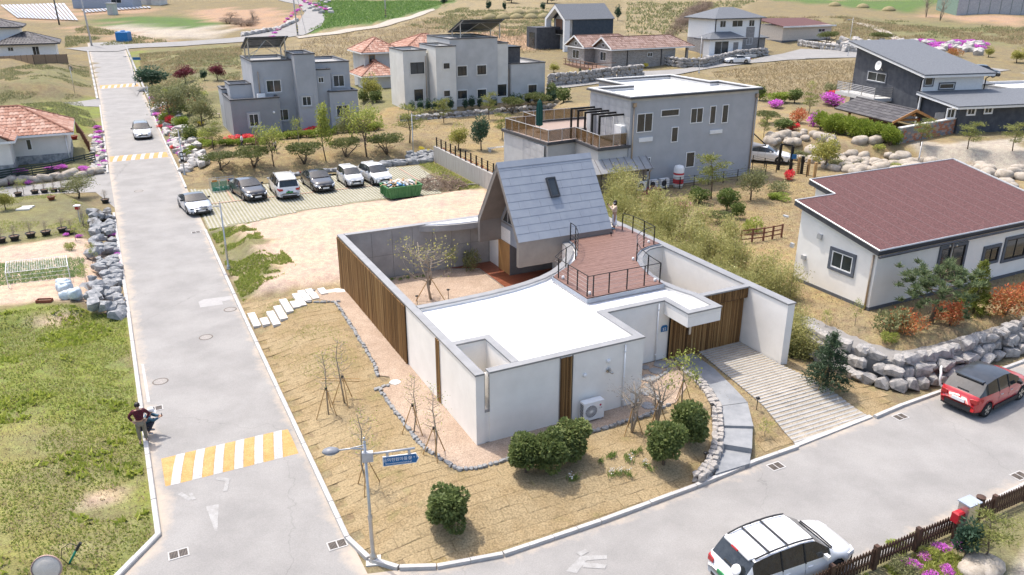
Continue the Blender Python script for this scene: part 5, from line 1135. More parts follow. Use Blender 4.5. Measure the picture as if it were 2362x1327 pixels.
def car(kind, name, label, pm, pos, heading, roof=None, rails=False, plate=PLATEW, group=None, cat='car', trimlow=False, rimm=None, z=0.03):
 K = KINDS[kind]; Ln, W = K['L'], K['W']/2; R = K['wr']; Ra = R+.06; s0, s1 = K['side']
 t = thing(name, label, cat, (pos[0], pos[1], pos[2] if len(pos) > 2 else z), heading, group); off = -Ln/2
 tx = [p[0] for p in K['tl']]; tz = [p[1] for p in K['tl']]
 xs = set(tx) | {s0, s1, K['cowl'], K['rf'], K['rr'], K['rg']}
 for a in K['ax']:
  for k in (-1.02, -1, -.86, -.5, 0, .5, .86, 1, 1.02): xs.add(round(a+k*Ra, 3))
 xs = sorted(x for x in xs if 0 <= x <= Ln)
 def top(x): return float(np.interp(x, tx, tz))
 def wid(x): return W*float(np.interp(x, [0,.1,.4,1.0,Ln-1.2,Ln-.5,Ln-.12,Ln], [.78,.88,.96,1,1,.95,.82,.66]))
 def low(x):
  for a in K['ax']:
   if abs(x-a) <= Ra*1.001: return max(K['sill'], R*.96+math.sqrt(max(0, Ra*Ra-(x-a)**2)))
  return K['sill'] if .35 < x < Ln-.35 else K['sill']+.06
 cab = lambda x: K['rg']-1e-6 <= x <= K['cowl']+1e-6
 vs = []; 
 for x in xs:
  zt, w_, zl = top(x), wid(x), low(x)
  zb = min(K['belt']+.04*(1-x/Ln), zt-.03); 
  if cab(x):
   k = min(1, max(0, (zt-zb)/(max(tz)-K['belt']))); we = w_*(.90-.17*k); ze = zt-.045*k-.012; wb = w_*.955
  else: zb = zt-.07; we = w_*.66; ze = zt-.012; wb = w_*.9
  zl2 = max(zl+.03, .52); zm = max(zl2+.03, (zl2+zb)/2+.1*(zb-zl2))
  zl2 = min(zl2, zb-.06); zm = min(max(zm, zl2+.02), zb-.03)
  for (yy, zz) in ((w_*.95, zl), (w_*1.0, zl2), (w_*.995, zm), (wb, zb), (we, ze), (we*.6, zt-.004), (0, zt)): vs.append((x+off, yy, zz))
 m = 7; n = len(xs); full = vs+[(x, -y, z_) for x, y, z_ in vs]; nv = len(vs); parts = {'body': [], 'windscreen': [], 'rear_window': [], 'side_window': [], 'roof': []}
 for i in range(n-1):
  xm = (xs[i]+xs[i+1])/2
  for j in range(m-1):
   key = 'body'
   if K['rf'] < xm < K['cowl'] and j >= 4: key = 'windscreen'
   elif K['rg'] < xm < K['rr'] and j >= 4: key = 'rear_window'
   elif j == 3 and s0 < xm < s1: key = 'side_window'
   elif j >= 4 and K['rr'] < xm < K['rf'] and roof: key = 'roof'
   elif j == 3 and cab(xm) and roof: key = 'roof'
   for sd in (0, 1):
    f = [i*m+j, (i+1)*m+j, (i+1)*m+j+1, i*m+j+1]
    f = [q+sd*nv for q in f]; parts[key].append(f[::-1] if sd == 0 else f)
 for i in (0, n-1):
  a = [i*m+j for j in range(m)]+[nv+i*m+j for j in range(m-2, -1, -1)]; parts['body'].append(a if i == 0 else a[::-1])
 for key, fs in parts.items():
  if not fs: continue
  if key == 'side_window': groups = [[f for f in fs if f[0] < nv], [f for f in fs if f[0] >= nv]]
  else: groups = [fs]
  for g in groups:
   us = sorted({q for f in g for q in f}); mp = {q: k for k, q in enumerate(us)}
   mm = MB(); mm.add([full[q] for q in us], [[mp[q] for q in f] for f in g])
   mm.done(key, {'body': pm, 'roof': roof}.get(key, CGLASS), t, True)
 MB().box(off+.15, -W+.16, .18, -off-.15, W-.16, .62).box(off+.45, -W+.05, .2, -off-.5, W-.05, .3).done('underbody', TRIM, t)
 for sd in (1, -1):
  for fx in ([.5] if kind == 'coupe' else [.36, .66] if kind != 'van' else [.3, .62]):
   x = s0+(s1-s0)*fx; zt = top(x); w_ = wid(x); k = min(1, (zt-K['belt'])/(max(tz)-K['belt'])); 
   MB().tube((x+off, sd*(w_*.962), K['belt']), (x+off, sd*(w_*(.905-.17*k)), zt-.05), .03, n=4).done('pillar', TRIM, t)
   MB().path([(x+off, sd*(w_*.962), K['belt']+.02), (x+off, sd*(w_*1.0), (K['belt']+.5)/2), (x+off, sd*(w_*.985), .36)], .006, 4).done('door_seam', TRIM, t)
   MB().box(x+off+.1, sd*(w_*1.0)-.012, K['belt']-.17, x+off+.28, sd*(w_*1.0)+.02, K['belt']-.135).done('door_handle', RIM if trimlow else pm, t)
  xm = K['cowl']-.45
  MB(Matrix.Translation((xm+off, sd*(W*.95+.12), K['belt']+.08))).add([(-.06,-.09,-.05),(.08,-.08,-.05),(.08,.08,-.05),(-.06,.09,-.05),(-.07,-.1,.07),(.05,-.08,.07),(.05,.08,.07),(-.07,.1,.07)], [(0,3,2,1),(4,5,6,7),(0,1,5,4),(1,2,6,5),(2,3,7,6),(3,0,4,7)]).done('mirror', TRIM if roof else pm, t)
  zf = top(Ln-.16)-.05; M_ = MB(); w0 = wid(Ln-.16)
  M_.add([(Ln-.5+off, sd*wid(Ln-.5)*1.004, zf+.03), (Ln-.14+off, sd*w0*.99, zf-.02), (Ln-.02+off, sd*W*.55, zf-.05), (Ln-.5+off, sd*wid(Ln-.5)*1.004, zf-.09), (Ln-.12+off, sd*w0*1.01, zf-.17), (Ln+.005+off, sd*W*.55, zf-.15), (Ln-.3+off, sd*W*.6, zf-.08)], [(0,1,4,3),(1,2,5,4),(3,4,5,6),(0,6,2,1)]).done('headlight', LAMPW, t)
  zr = K['tl'][1][1]-.02
  MB().add([(.3+off, sd*wid(.3)*1.005, zr), (.0+off, sd*wid(0.02)*1.01, zr-.02), (-.012+off, sd*W*.52, zr-.04), (.3+off, sd*wid(.3)*1.005, zr-.13), (.0+off, sd*wid(.02)*1.03, zr-.22), (-.012+off, sd*W*.52, zr-.18), (.2+off, sd*W*.6, zr-.1)], [(0,1,4,3),(1,2,5,4),(3,4,5,6),(0,6,2,1)]).done('tail_light', LAMPR, t)
 MB().box(off-.03, -.26, .60 if kind != 'coupe' else .45, off+.04, .26, .73 if kind != 'coupe' else .56).done('rear_plate', plate, t); MB().box(-off-.05, -.26, .36, -off+.025, .26, .47).done('front_plate', plate, t)
 MB().box(-off-.1, -W*.5, .5, -off+.012, W*.5, .62 if kind != 'coupe' else .5).done('grille', TRIM, t); MB().box(-off-.16, -W*.62, .22, -off+.004, W*.62, .33).done('intake', TRIM, t)
 MB().box(off-.004, -W*.6, .3, off+.1, W*.6, .42 if not trimlow else .5).done('rear_bumper_insert', TRIM, t)
 if trimlow:
  for sd in (1, -1): MB().box(K['ax'][0]+off+.4, sd*W*1.0-.03, .24, K['ax'][1]+off-.4, sd*W*1.0+.012, .42).done('sill_trim', TRIM, t)
 MB().path([(K['cowl']+off+.02, -W*.75, top(K['cowl'])+.01), (K['cowl']+off+.05, 0, top(K['cowl'])+.02), (K['cowl']+off+.02, W*.75, top(K['cowl'])+.01)], .025, 4).done('cowl', TRIM, t)
 if kind in ('suv', 'cross', 'hatch', 'van'):
  MB().box(K['rg']+off+.02, -.25, top(K['rg'])+.05, K['rg']+off+.05, .2, top(K['rg'])+.08).done('wiper', TRIM, t)
  MB().box(K['rr']+off-.12, -W*.62, top(K['rr'])-.03, K['rr']+off+.1, W*.62, top(K['rr'])+.025).done('spoiler', roof or pm, t)
 for xa in K['ax']:
  for sd in (1, -1):
   wo = MB(Matrix.Translation((xa+off, sd*(W-.12), R)) @ Matrix.Rotation(math.pi/2, 4, 'X')).lathe([(R*.62,-.1),(R*.9,-.11),(R,-.07),(R,.07),(R*.9,.11),(R*.62,.1)], 20, cap=False).done('wheel', TYRE, t, True)
   ri = MB(Matrix.Translation((xa+off, sd*(W-.12), R)) @ Matrix.Rotation(math.pi/2, 4, 'X')); s_ = -sd
   ri.lathe([(0,s_*.07),(R*.16,s_*.075),(R*.18,s_*.045),(R*.5,s_*.04),(R*.58,s_*.085),(R*.63,s_*.09)], 20, cap=False).done('rim', TRIM, wo, True)
   sp_m = MB(Matrix.Translation((xa+off, sd*(W-.12), R)) @ Matrix.Rotation(math.pi/2, 4, 'X'))
   for k in range(5):
    an = 2*math.pi*k/5+.3; c_, s2 = math.cos(an), math.sin(an); w2 = R*.1
    sp_m.add([(c_*R*.1-s2*w2,s2*R*.1+c_*w2,s_*.092),(c_*R*.62-s2*w2*1.5,s2*R*.62+c_*w2*1.5,s_*.098),(c_*R*.62+s2*w2*1.5,s2*R*.62-c_*w2*1.5,s_*.098),(c_*R*.1+s2*w2,s2*R*.1-c_*w2,s_*.092)], [(0,1,2,3)])
   sp_m.lathe([(R*.60,s_*.094),(R*.66,s_*.096)], 20, cap=False); sp_m.done('spokes', rimm or RIM, wo)
 if rails:
  for sd in (1, -1):
   pts = [(x+off, sd*wid(x)*.70, top(x)+.012+.03*math.sin(math.pi*(x-K['rr'])/(K['rf']-K['rr']))) for x in np.linspace(K['rr']+.05, K['rf']-.05, 7)]
   MB().path(pts, .028, 5).done('roof_rail', TRIM if rails == 'dark' else RIM, t)
  if rails == 'dark':
   for x in (K['rr']+.55, K['rr']+1.25): MB().box(x+off-.03, -wid(x)*.7, top(x)+.03, x+off+.03, wid(x)*.7, top(x)+.055).done('cross_bar', TRIM, t)
 return t
HB = TH; HA = TH+math.pi/2
WHITEP = paint('white_car_paint', (.74,.74,.74)); BLACKP = paint('black_car_paint', (.012,.014,.018)); SILVP = paint('silver_car_paint', (.52,.54,.57), .5); REDP = paint('red_car_paint', (.42,.018,.022)); PEARL = paint('pearl_car_paint', (.66,.66,.65)); GREYB = paint('dark_grey_paint', (.035,.045,.05))
p = L(-9.62, 5.55); near_suv = car('suv', 'parked_suv', 'white seven seat SUV with black roof rails and a green plate beside the picket fence', WHITEP, (p.x, p.y), HB+math.radians(-3), rails='dark', plate=PLATEG)
near_suv.scale = (.95, .95, .95); dsc = MB(Matrix.Translation((-2.18, -.42, 1.18)) @ Matrix.Rotation(math.radians(-55), 4, 'Y')).lathe([(.0,.06),(.1,.055),(.16,.03),(.17,.0)], 16, cap=False).done('rear_disc_mirror', WHITEP, near_suv, True)
MB().box(-1.98, -.14, 1.56, -1.93, .14, 1.6).done('brake_light', LAMPR, near_suv)
p = G(2283, 852, 1.45); car('cross', 'parked_crossover', 'red crossover with black roof parked below the boulder wall', REDP, (p.x, p.y), HB+math.radians(6), roof=mat('black_roof_paint', [(.03,.032,.036),(.045,.047,.05)], rough=.3, coat=.6, fine=0), trimlow=True, rimm=mat('bicolour_rim', (.55,.5,.42), rough=.4, metal=.5))
p = G(324, 285, 1.5); car('suv', 'moving_suv', 'white SUV with dark roof driving down the road between speed bumps', WHITEP, (p.x, p.y), HA+math.pi, roof=BLACKP)
p = G(446, 449, 1.2); car('coupe', 'sports_coupe', 'silver sports coupe with black roof at the parking entrance', SILVP, (p.x, p.y), HA+math.pi+.12, roof=BLACKP, z=.05)
PK = 'cars on the grass paver parking'
p = G(569, 415, 1.35); car('sedan', 'parked_sedan', 'black sedan next to the green netted recycling cage', BLACKP, (p.x, p.y), HA+math.pi+.16, z=.06, group=PK)
p = G(652, 402, 1.65); car('van', 'parked_minivan', 'white minivan with its rear to the parking aisle and a green plate', PEARL, (p.x, p.y), HA-.02, rails=True, plate=PLATEG, z=.06, group=PK)
p = G(730, 396, 1.35); car('sedan', 'parked_sedan', 'black sedan between the white minivan and the small hatchback', BLACKP, (p.x, p.y), HA+math.pi+.05, z=.06, group=PK)
p = G(806, 388, 1.4); car('hatch', 'parked_hatchback', 'small white hatchback among the parked cars', PEARL, (p.x, p.y), HA+math.pi+.02, z=.06, group=PK)
p = G(863, 382, 1.45); car('cross', 'parked_crossover', 'silver white crossover at the inner end of the parked cars', PEARL, (p.x, p.y), HA+math.pi+.12, z=.06, group=PK)
p = G(1764, 340, 2.2); car('sedan', 'parked_sedan', 'white sedan parked behind the grey terrace house near boulders', WHITEP, (p.x, p.y, .95), HB-math.radians(50))
p = G(2268, 150, 5.2); car('suv', 'parked_pickup_suv', 'dark grey off road car behind the charcoal monopitch house', GREYB, (p.x, p.y, 3.6), HB-math.radians(48))
p = T(1699, 147); car('sedan', 'lane_sedan', 'white sedan on the lane below the slate hip roofed house', WHITEP, (p.x, p.y, p.z+.1), math.radians(190))
# ================================================================ vegetation
def leafmesh(name, P, size, m, rng, asp=.45, bias=None, up=.0, jit=.35):
 """diamond leaves at points P; bias = preferred axis per leaf"""
 n = len(P); d = rng.normal(size=(n, 3)); 
 if bias is not None: d = d*.55+bias
 d[:, 2] += up; d /= np.linalg.norm(d, axis=1)[:, None]+1e-9
 r = rng.normal(size=(n, 3)); w_ = np.cross(d, r); w_ /= np.linalg.norm(w_, axis=1)[:, None]+1e-9
 s = (size*(1+jit*rng.uniform(-1, 1, n)))[:, None]
 V = np.stack([P-d*s*.5, P+w_*s*asp*.5, P+d*s*.5, P-w_*s*asp*.5], 1).reshape(-1, 3)
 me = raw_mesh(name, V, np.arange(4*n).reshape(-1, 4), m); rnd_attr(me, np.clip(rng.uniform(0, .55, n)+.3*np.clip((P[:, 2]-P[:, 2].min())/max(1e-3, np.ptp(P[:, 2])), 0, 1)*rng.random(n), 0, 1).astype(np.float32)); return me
def blob_pts(rng, blobs, n, shell=.45):
 """points in ellipsoid blobs [(c,r3)], biased to the surface; returns points, outward directions"""
 vol = np.array([r[0]*r[1]*r[2] for c, r in blobs])**.67; cnt = np.maximum(1, (n*vol/vol.sum()).astype(int)); P = []; D = []
 for (c, r), k in zip(blobs, cnt):
  d = rng.normal(size=(k, 3)); d /= np.linalg.norm(d, axis=1)[:, None]; rad = rng.uniform(shell, 1.04, k)**.5
  P.append(np.array(c)+d*rad[:, None]*np.array(r)); D.append(d)
 return np.concatenate(P), np.concatenate(D)
BARK = mat('bark', [(.10,.075,.055),(.18,.14,.10)], scale=6, rough=.95, stretch=(1, 1, .3), bump=.4); BARKP = mat('pale_bark', [(.25,.21,.16),(.36,.31,.25)], scale=6, rough=.9)
STAKE = mat('stake_wood', [(.36,.22,.09),(.46,.30,.14)], scale=4, rough=.8)
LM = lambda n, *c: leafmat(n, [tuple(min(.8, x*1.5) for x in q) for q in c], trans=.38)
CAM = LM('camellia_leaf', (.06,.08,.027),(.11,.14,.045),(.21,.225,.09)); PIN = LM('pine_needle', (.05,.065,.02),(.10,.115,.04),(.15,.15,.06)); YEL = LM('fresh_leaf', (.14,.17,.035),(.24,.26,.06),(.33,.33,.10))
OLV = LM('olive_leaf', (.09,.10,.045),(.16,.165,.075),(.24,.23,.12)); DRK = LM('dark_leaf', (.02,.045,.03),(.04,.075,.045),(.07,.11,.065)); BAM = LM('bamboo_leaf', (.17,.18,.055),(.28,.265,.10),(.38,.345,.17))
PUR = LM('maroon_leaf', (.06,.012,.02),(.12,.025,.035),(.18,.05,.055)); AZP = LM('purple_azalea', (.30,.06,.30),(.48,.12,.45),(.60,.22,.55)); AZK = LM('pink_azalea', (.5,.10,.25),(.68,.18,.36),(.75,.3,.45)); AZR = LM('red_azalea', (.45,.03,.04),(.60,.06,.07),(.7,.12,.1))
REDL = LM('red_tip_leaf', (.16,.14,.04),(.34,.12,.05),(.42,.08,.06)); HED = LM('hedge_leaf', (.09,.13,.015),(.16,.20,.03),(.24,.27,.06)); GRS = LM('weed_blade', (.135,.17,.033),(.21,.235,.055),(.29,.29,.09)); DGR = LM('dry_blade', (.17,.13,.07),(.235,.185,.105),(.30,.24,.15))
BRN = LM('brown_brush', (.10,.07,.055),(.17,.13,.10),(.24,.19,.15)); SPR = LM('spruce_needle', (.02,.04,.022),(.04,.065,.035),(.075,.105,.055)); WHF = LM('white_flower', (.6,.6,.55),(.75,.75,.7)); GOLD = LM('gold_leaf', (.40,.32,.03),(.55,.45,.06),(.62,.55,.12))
GRASSM = mat('mound_grass', [(.20,.17,.085),(.26,.22,.12)], scale=1.5, rough=.95, fine=.25, fscale=8); PROTO = {}
def limbs(mb, rng, p0, h, n, spread, r0, lean=(0, 0), tips=None, upb=.6):
 """tapered trunk with limbs; returns tip points"""
 tips = [] if tips is None else tips; top = Vector((p0[0]+lean[0], p0[1]+lean[1], p0[2]+h)); p0 = Vector(p0)
 mids = [p0.lerp(top, t)+Vector((rng.normal()*.04*h, rng.normal()*.04*h, 0)) for t in (0, .35, .7, 1)]; mids[0] = p0
 mb.path(mids, [r0, r0*.8, r0*.55, r0*.25], 6)
 for k in range(n):
  t = .35+.6*(k+rng.random())/n; b = p0.lerp(top, t); an = k*2.4+rng.random(); ln = spread*(1.1-.5*t)*rng.uniform(.7, 1.15)
  e = b+Vector((math.cos(an)*ln, math.sin(an)*ln, ln*upb*rng.uniform(.5, 1.3))); m = b.lerp(e, .5)+Vector((0, 0, -.06*ln))
  mb.path([b, m, e], [r0*.42*(1.15-t*.6), r0*.28, r0*.08], 5); tips.append(e); tips.append(m.lerp(e, .5))
  for j in range(2):
   f = m.lerp(e, .3+.4*j)+Vector((rng.normal()*ln*.3, rng.normal()*ln*.3, ln*.3)); mb.path([m.lerp(e, .2+.4*j), f], [r0*.16, r0*.05], 4); tips.append(f)
 tips.append(top); return tips
def proto(kind, var=0):
 """unit size trees: height 1 m (scaled on placement)"""
 key = (kind, var)
 if key in PROTO: return PROTO[key]
 rng = np.random.default_rng(abs(hash(kind)) % 1000+var*77 if False else sum(map(ord, kind))*13+var*77); tr = MB(); parts = []
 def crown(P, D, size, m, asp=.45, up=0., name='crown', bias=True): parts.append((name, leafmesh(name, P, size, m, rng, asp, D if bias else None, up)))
 if kind in ('camellia', 'camellia_far', 'topiary'):
  far = kind != 'camellia'; m = CAM if kind != 'topiary' else LM('box_leaf', (.05,.075,.02),(.085,.115,.03),(.13,.16,.05))
  bl = [((0,0,.58),(.34,.34,.34))]+[((.24*math.cos(a)*rng.uniform(.6,1.15), .24*math.sin(a)*rng.uniform(.6,1.15), .55+.26*rng.uniform(-1,1)), (rng.uniform(.14,.24),)*3) for a in np.arange(0, 6.28, .48)]
  P, D = blob_pts(rng, bl, 1500 if far else 5200, .55); crown(P, D, .075 if not far else .09, m, .55); tr.path([(0,0,0),(0,0,.3)], [.035,.03], 6)
 elif kind == 'cloudpine':
  tips = []; 
  for k in range(3): limbs(tr, rng, (0,0,0), .55, 3, .35, .035, (rng.normal()*.18, rng.normal()*.18), tips, .5)
  bl = [((0,0,.74),(.42,.42,.17))]+[((.42*math.cos(a)*rng.uniform(.6,1.1), .42*math.sin(a)*rng.uniform(.6,1.1), .66+rng.uniform(-.06,.12)), (.24,.24,.12)) for a in np.arange(0, 6.28, .6)]
  P, D = blob_pts(rng, bl, 2600, .4); crown(P, D, .085, PIN, .3, .25)
 elif kind in ('feather', 'column', 'olive', 'young', 'court', 'maple', 'rounded', 'roundyel', 'small_dark', 'thin'):
  h, n, spd, r0 = {'feather': (.75,7,.38,.02), 'column': (.9,9,.16,.02), 'olive': (.6,6,.42,.03), 'young': (.8,6,.3,.014), 'court': (.62,7,.42,.022), 'maple': (.6,6,.38,.03), 'rounded': (.6,5,.3,.03), 'roundyel': (.5,5,.3,.03), 'small_dark': (.6,5,.24,.025), 'thin': (.95,20,.17,.012)}[kind]
  tips = limbs(tr, rng, (0,0,0), h, n, spd, r0)
  if kind in ('feather', 'court'): 
   for k in range(2): limbs(tr, rng, (0,0,.22), h*.75, n, spd, r0*.7, (rng.normal()*.2, rng.normal()*.2), tips)
  m, cnt, rad, sz = {'feather': (YEL,1500,.14,.045), 'column': (YEL,1700,.12,.05), 'olive': (OLV,2600,.19,.05), 'young': (YEL,500,.10,.04), 'court': (LM('court_leaf',(.22,.21,.05),(.34,.32,.10),(.42,.38,.16)),360,.10,.028), 'maple': (PUR,2200,.18,.06), 'rounded': (DRK,2600,.2,.06), 'roundyel': (LM('yellow_green_leaf',(.16,.16,.04),(.26,.25,.07),(.34,.31,.10)),2600,.22,.055), 'small_dark': (DRK,1300,.17,.08), 'thin': (YEL,170,.07,.02)}[kind]
  T_ = np.array([list(t) for t in tips]); T_ = T_[T_[:, 2] > .22]
  if kind in ('rounded', 'roundyel', 'maple', 'small_dark'):
   bl = [(tuple(t), (rad, rad, rad*.8)) for t in T_]+[((0,0,.72),(.3,.3,.22))]; P, D = blob_pts(rng, bl, cnt, .3)
  else:
   c = T_[rng.integers(0, len(T_), cnt)]; P = c+rng.normal(size=(cnt, 3))*rad*.55; D = rng.normal(size=(cnt, 3))
  crown(P, D, sz, m, .5)
 elif kind == 'bare':
  tips = []
  for k in range(3): limbs(tr, rng, (0,0,0), .8, 8, .32, .02, (rng.normal()*.15, rng.normal()*.15), tips, .9)
  T_ = np.array([list(t) for t in tips]); c = T_[rng.integers(0, len(T_), 260)]; P = c+rng.normal(size=(260, 3))*.05; crown(P, None, .05, BRN, .12, bias=False, name='twigs')
 elif kind in ('spruce', 'conebush'):
  m = SPR if kind == 'spruce' else LM('golden_conifer', (.08,.10,.015),(.14,.16,.03),(.22,.22,.05)); tr.path([(0,0,0),(0,0,.9)], [.03,.008], 6); P = []; D = []; z = .14 if kind == 'spruce' else .06
  while z < .98:
   R_ = (.40 if kind == 'spruce' else .34)*(1-z)**.8+.03
   if kind == 'conebush': R_ *= 1+.12*math.sin(z*9)
   nb = int(6+14*R_)
   for k in range(nb):
    an = rng.random()*6.28; ln = R_*rng.uniform(.75, 1.12); q = int(18+60*R_); t = np.sqrt(rng.random(q)); w_ = rng.normal(size=(q, 3))*.022
    pts = np.stack([np.cos(an)*ln*t, np.sin(an)*ln*t, z-.06*t*ln/.4+.02*t*t], 1)+w_; P.append(pts); D.append(np.tile([math.cos(an), math.sin(an), .25], (q, 1)))
   z += .045
  crown(np.concatenate(P), np.concatenate(D), .06, m, .22)
 elif kind == 'bigpine':
  tips = limbs(tr, rng, (0,0,0), .8, 9, .45, .035, (.05,.03)); P = []; D = []
  tips = [t for t in tips if t.z > .2]+[Vector((math.cos(a)*r, math.sin(a)*r, z)) for a, r, z in zip(rng.uniform(0,6.28,70), .1+.42*np.sqrt(rng.random(70)), rng.uniform(.3,.86,70))]
  for t in tips:
   q = 62; d = rng.normal(size=(q, 3)); d[:, 2] = np.abs(d[:, 2])*1.3; d /= np.linalg.norm(d, axis=1)[:, None]; P.append(np.array(list(t))+d*rng.uniform(.01, .07, q)[:, None]); D.append(d*2)
  crown(np.concatenate(P), np.concatenate(D), .075, LM('black_pine_needle', (.05,.075,.035),(.09,.12,.055),(.16,.18,.09)), .16)
 elif kind == 'looseP':    # open young pine
  tips = limbs(tr, rng, (0,0,0), .85, 7, .36, .02, (.04,.05), None, .25); P = []; D = []
  for t in tips:
   q = 60; d = rng.normal(size=(q, 3)); d[:, 2] = d[:, 2]*.5+.4; P.append(np.array(list(t))+d*np.array([.09,.09,.05])); D.append(d)
  crown(np.concatenate(P), np.concatenate(D), .06, LM('young_pine_needle', (.10,.12,.03),(.17,.18,.055),(.25,.24,.09)), .25)
 elif kind == 'bamboo':
  P = []; D = []
  for k in range(7):
   x, y = rng.normal()*.14, rng.normal()*.14; h = rng.uniform(.7, 1.0); lx, ly = rng.normal()*.12, rng.normal()*.12
   pts = [(x,y,0),(x+lx*.2,y+ly*.2,h*.5),(x+lx*.6,y+ly*.6,h*.85),(x+lx*1.3,y+ly*1.3,h)]; tr.path(pts, [.007,.006,.004,.002], 4)
   q = 560; t = rng.uniform(.06, 1, q); c = np.stack([x+lx*t**2*1.3, y+ly*t**2*1.3, h*t], 1); P.append(c+rng.normal(size=(q, 3))*np.array([.13,.13,.05])); D.append(np.tile([0,0,-.25], (q, 1)))
  crown(np.concatenate(P), np.concatenate(D), .06, BAM, .28)
 elif kind in ('az_purple', 'az_pink', 'az_red', 'bush_green', 'bush_gold', 'bush_red', 'bush_olive', 'brush', 'hedge', 'moundlow', 'bush_hedge'):
  m, cnt, sz = {'az_purple': (AZP,620,.13), 'az_pink': (AZK,620,.13), 'az_red': (AZR,700,.13), 'bush_green': (YEL,900,.10), 'bush_gold': (GOLD,500,.12), 'bush_red': (REDL,1100,.09), 'bush_olive': (OLV,800,.11), 'brush': (BRN,600,.16), 'hedge': (HED,2600,.08), 'moundlow': (HED,900,.10), 'bush_hedge': (HED,1300,.1)}[kind]
  bl = [((rng.normal()*.22, rng.normal()*.22, rng.uniform(.35, .62)), (.32,.32,.34)) for k in range(6)]
  P, D = blob_pts(rng, bl, cnt, .2); P[:, 2] = np.abs(P[:, 2]); crown(P, D, sz, m, .5 if kind != 'brush' else .1, .3)
  for k in range(4): tr.path([(0,0,0),(rng.normal()*.15, rng.normal()*.15, .45)], [.02,.008], 4)
  if kind.startswith('az'): P, D = blob_pts(rng, bl, 250, .1); P[:, 2] = np.abs(P[:, 2])*.8; parts.append(('leaves', leafmesh('leaves', P, .1, OLV, rng)))
 o = link(kind, None); me = tr.mesh('trunk', True); me.materials.append(BARKP if kind in ('young', 'court', 'bare', 'thin') else BARK); link('trunk', me, o)
 for nm, me in parts: link(nm, me, o)
 PROTO[key] = o; C.objects.unlink(o)
 for c in o.children: C.objects.unlink(c)
 return o
def plant(kind, name, label, pos, h, wd=None, var=0, group=None, cat='tree', rz=None, dz=-.02):
 p = proto(kind, var % 2 if kind not in ('camellia', 'cloudpine') else var % 3); o = copytree(p); o.name = name
 o.location = (pos[0], pos[1], pos[2]+dz); o.scale = ((wd or h), (wd or h), h); o.rotation_euler = (0, 0, RN.uniform(0, 6.28) if rz is None else rz)
 for c in o.children: c.name = c.name.split('.')[0]
 return tag(o, label, cat, group)
def px_size(p, px): return px*(p[1]*cp-(p[2]-CAMH)*sp)/F
def plantpx(kind, name, label, u, v, hpx, wpx=None, var=0, group=None, cat='tree', zup=0.):
 p = T(u, v); return plant(kind, name, label, p, px_size(p, hpx)*1.06, px_size(p, wpx)*1.12 if wpx else None, var, group, cat)
for i, (u, v, hp, wp, lab) in enumerate(((1035,1222,112,112,'single round camellia bush alone on the turf near the street sign lamp'),(1213,1090,105,100,'camellia bush at the corner end of the row of three before the white wall'),
  (1262,1092,112,98,'middle camellia bush of the row of three before the white wall'),(1316,1062,100,98,'camellia bush of the row of three closest to the air conditioner'),
  (1530,1072,115,100,'round camellia bush beside the low rubble wall, close to the street kerb'),(1590,1020,108,92,'round camellia bush behind another one, next to the bluestone steps'))):
 plantpx('camellia', 'camellia_bush', lab, u, v, hp, wp, i, 'camellia bushes in the front garden', 'bush')
def staked(kind, label, a, b, h, n=3, sh=1.1, spread=.45, var=0):
 p = Lg(a, b); t = plant(kind, 'staked_sapling', label, p, h, None, var, 'staked saplings', 'sapling')
 for k in range(n):
  an = 2*math.pi*k/n+.4; q = Vector((math.cos(an)*spread/h, math.sin(an)*spread/h, 0)); MB().tube((q.x, q.y, -.02), (q.x*.08, q.y*.08, sh/h), .022/h, .018/h, n=6).done('stake', STAKE, t)
 MB().lathe([(.05/h, (sh-.06)/h),(.055/h, sh/h),(.05/h, (sh+.05)/h)], 8).done('tie', TRIM, t); return t
for (u, v, h, lab, va) in ((1457,1000,2.4,'bare sapling on three stakes next to the white downpipe',0),(1515,985,2.5,'bare sapling on three stakes in front of the house notch',1),(1572,935,2.6,'leafing sapling on three stakes near the gate path',0)):
 q = G(u, v, .45); staked('bare' if va == 0 and u < 1500 else 'young' if u > 1550 else 'bare', lab, *ab(q), h, var=va)
for (u, v, h, lab, va) in ((848,1115,3.2,'slender birch sapling on stakes behind the street sign lamp',0),(757,948,3.0,'slender sapling on the turf slope tied to a bamboo rail',1),(795,930,3.1,'second slender sapling tied to the bamboo rail on the turf slope',0),(1004,1058,2.9,'slender sapling on stakes at the white house corner gravel',1),(955,1002,2.6,'thin sapling on stakes beside the long white side wall',0)):
 q = G(u, v, .4); staked('thin', lab, *ab(q), h, var=va, sh=1.2, spread=.5)
rl = thing('bamboo_brace', 'horizontal bamboo brace tying the two slender saplings on the slope', 'brace', (0, 0, 0)); q0, q1 = G(742, 878, 1.2), G(830, 880, 1.2)
for dz in (0, .12): MB().tube(q0+Vector((0,0,dz)), q1+Vector((0,0,dz)), .02, n=6).done('bamboo_rail', STAKE, rl)
ct = plant('court', 'courtyard_tree', 'young leafing tree on stakes in the gravel courtyard', L(14.1, 3.65, .52), 4.1, 3.8, 0)
for k in range(2):
 q = Vector(((-.9 if k == 0 else .75)/3.8, .1, 0)); MB().tube(q, (0, 0, 1.3/4.1), .007, .006, n=6).done('stake', STAKE, ct)
plant('young', 'courtyard_shrub', 'small pale flowering shrub by the concrete courtyard wall', L(17.3, 6.2, .52), 1.7, 1.5, 1, cat='shrub'); plant('bush_olive', 'courtyard_shrub', 'olive green shrub beside the courtyard decking', L(17.2, 7.4, .52), 1.4, 1.0, 0, cat='shrub')
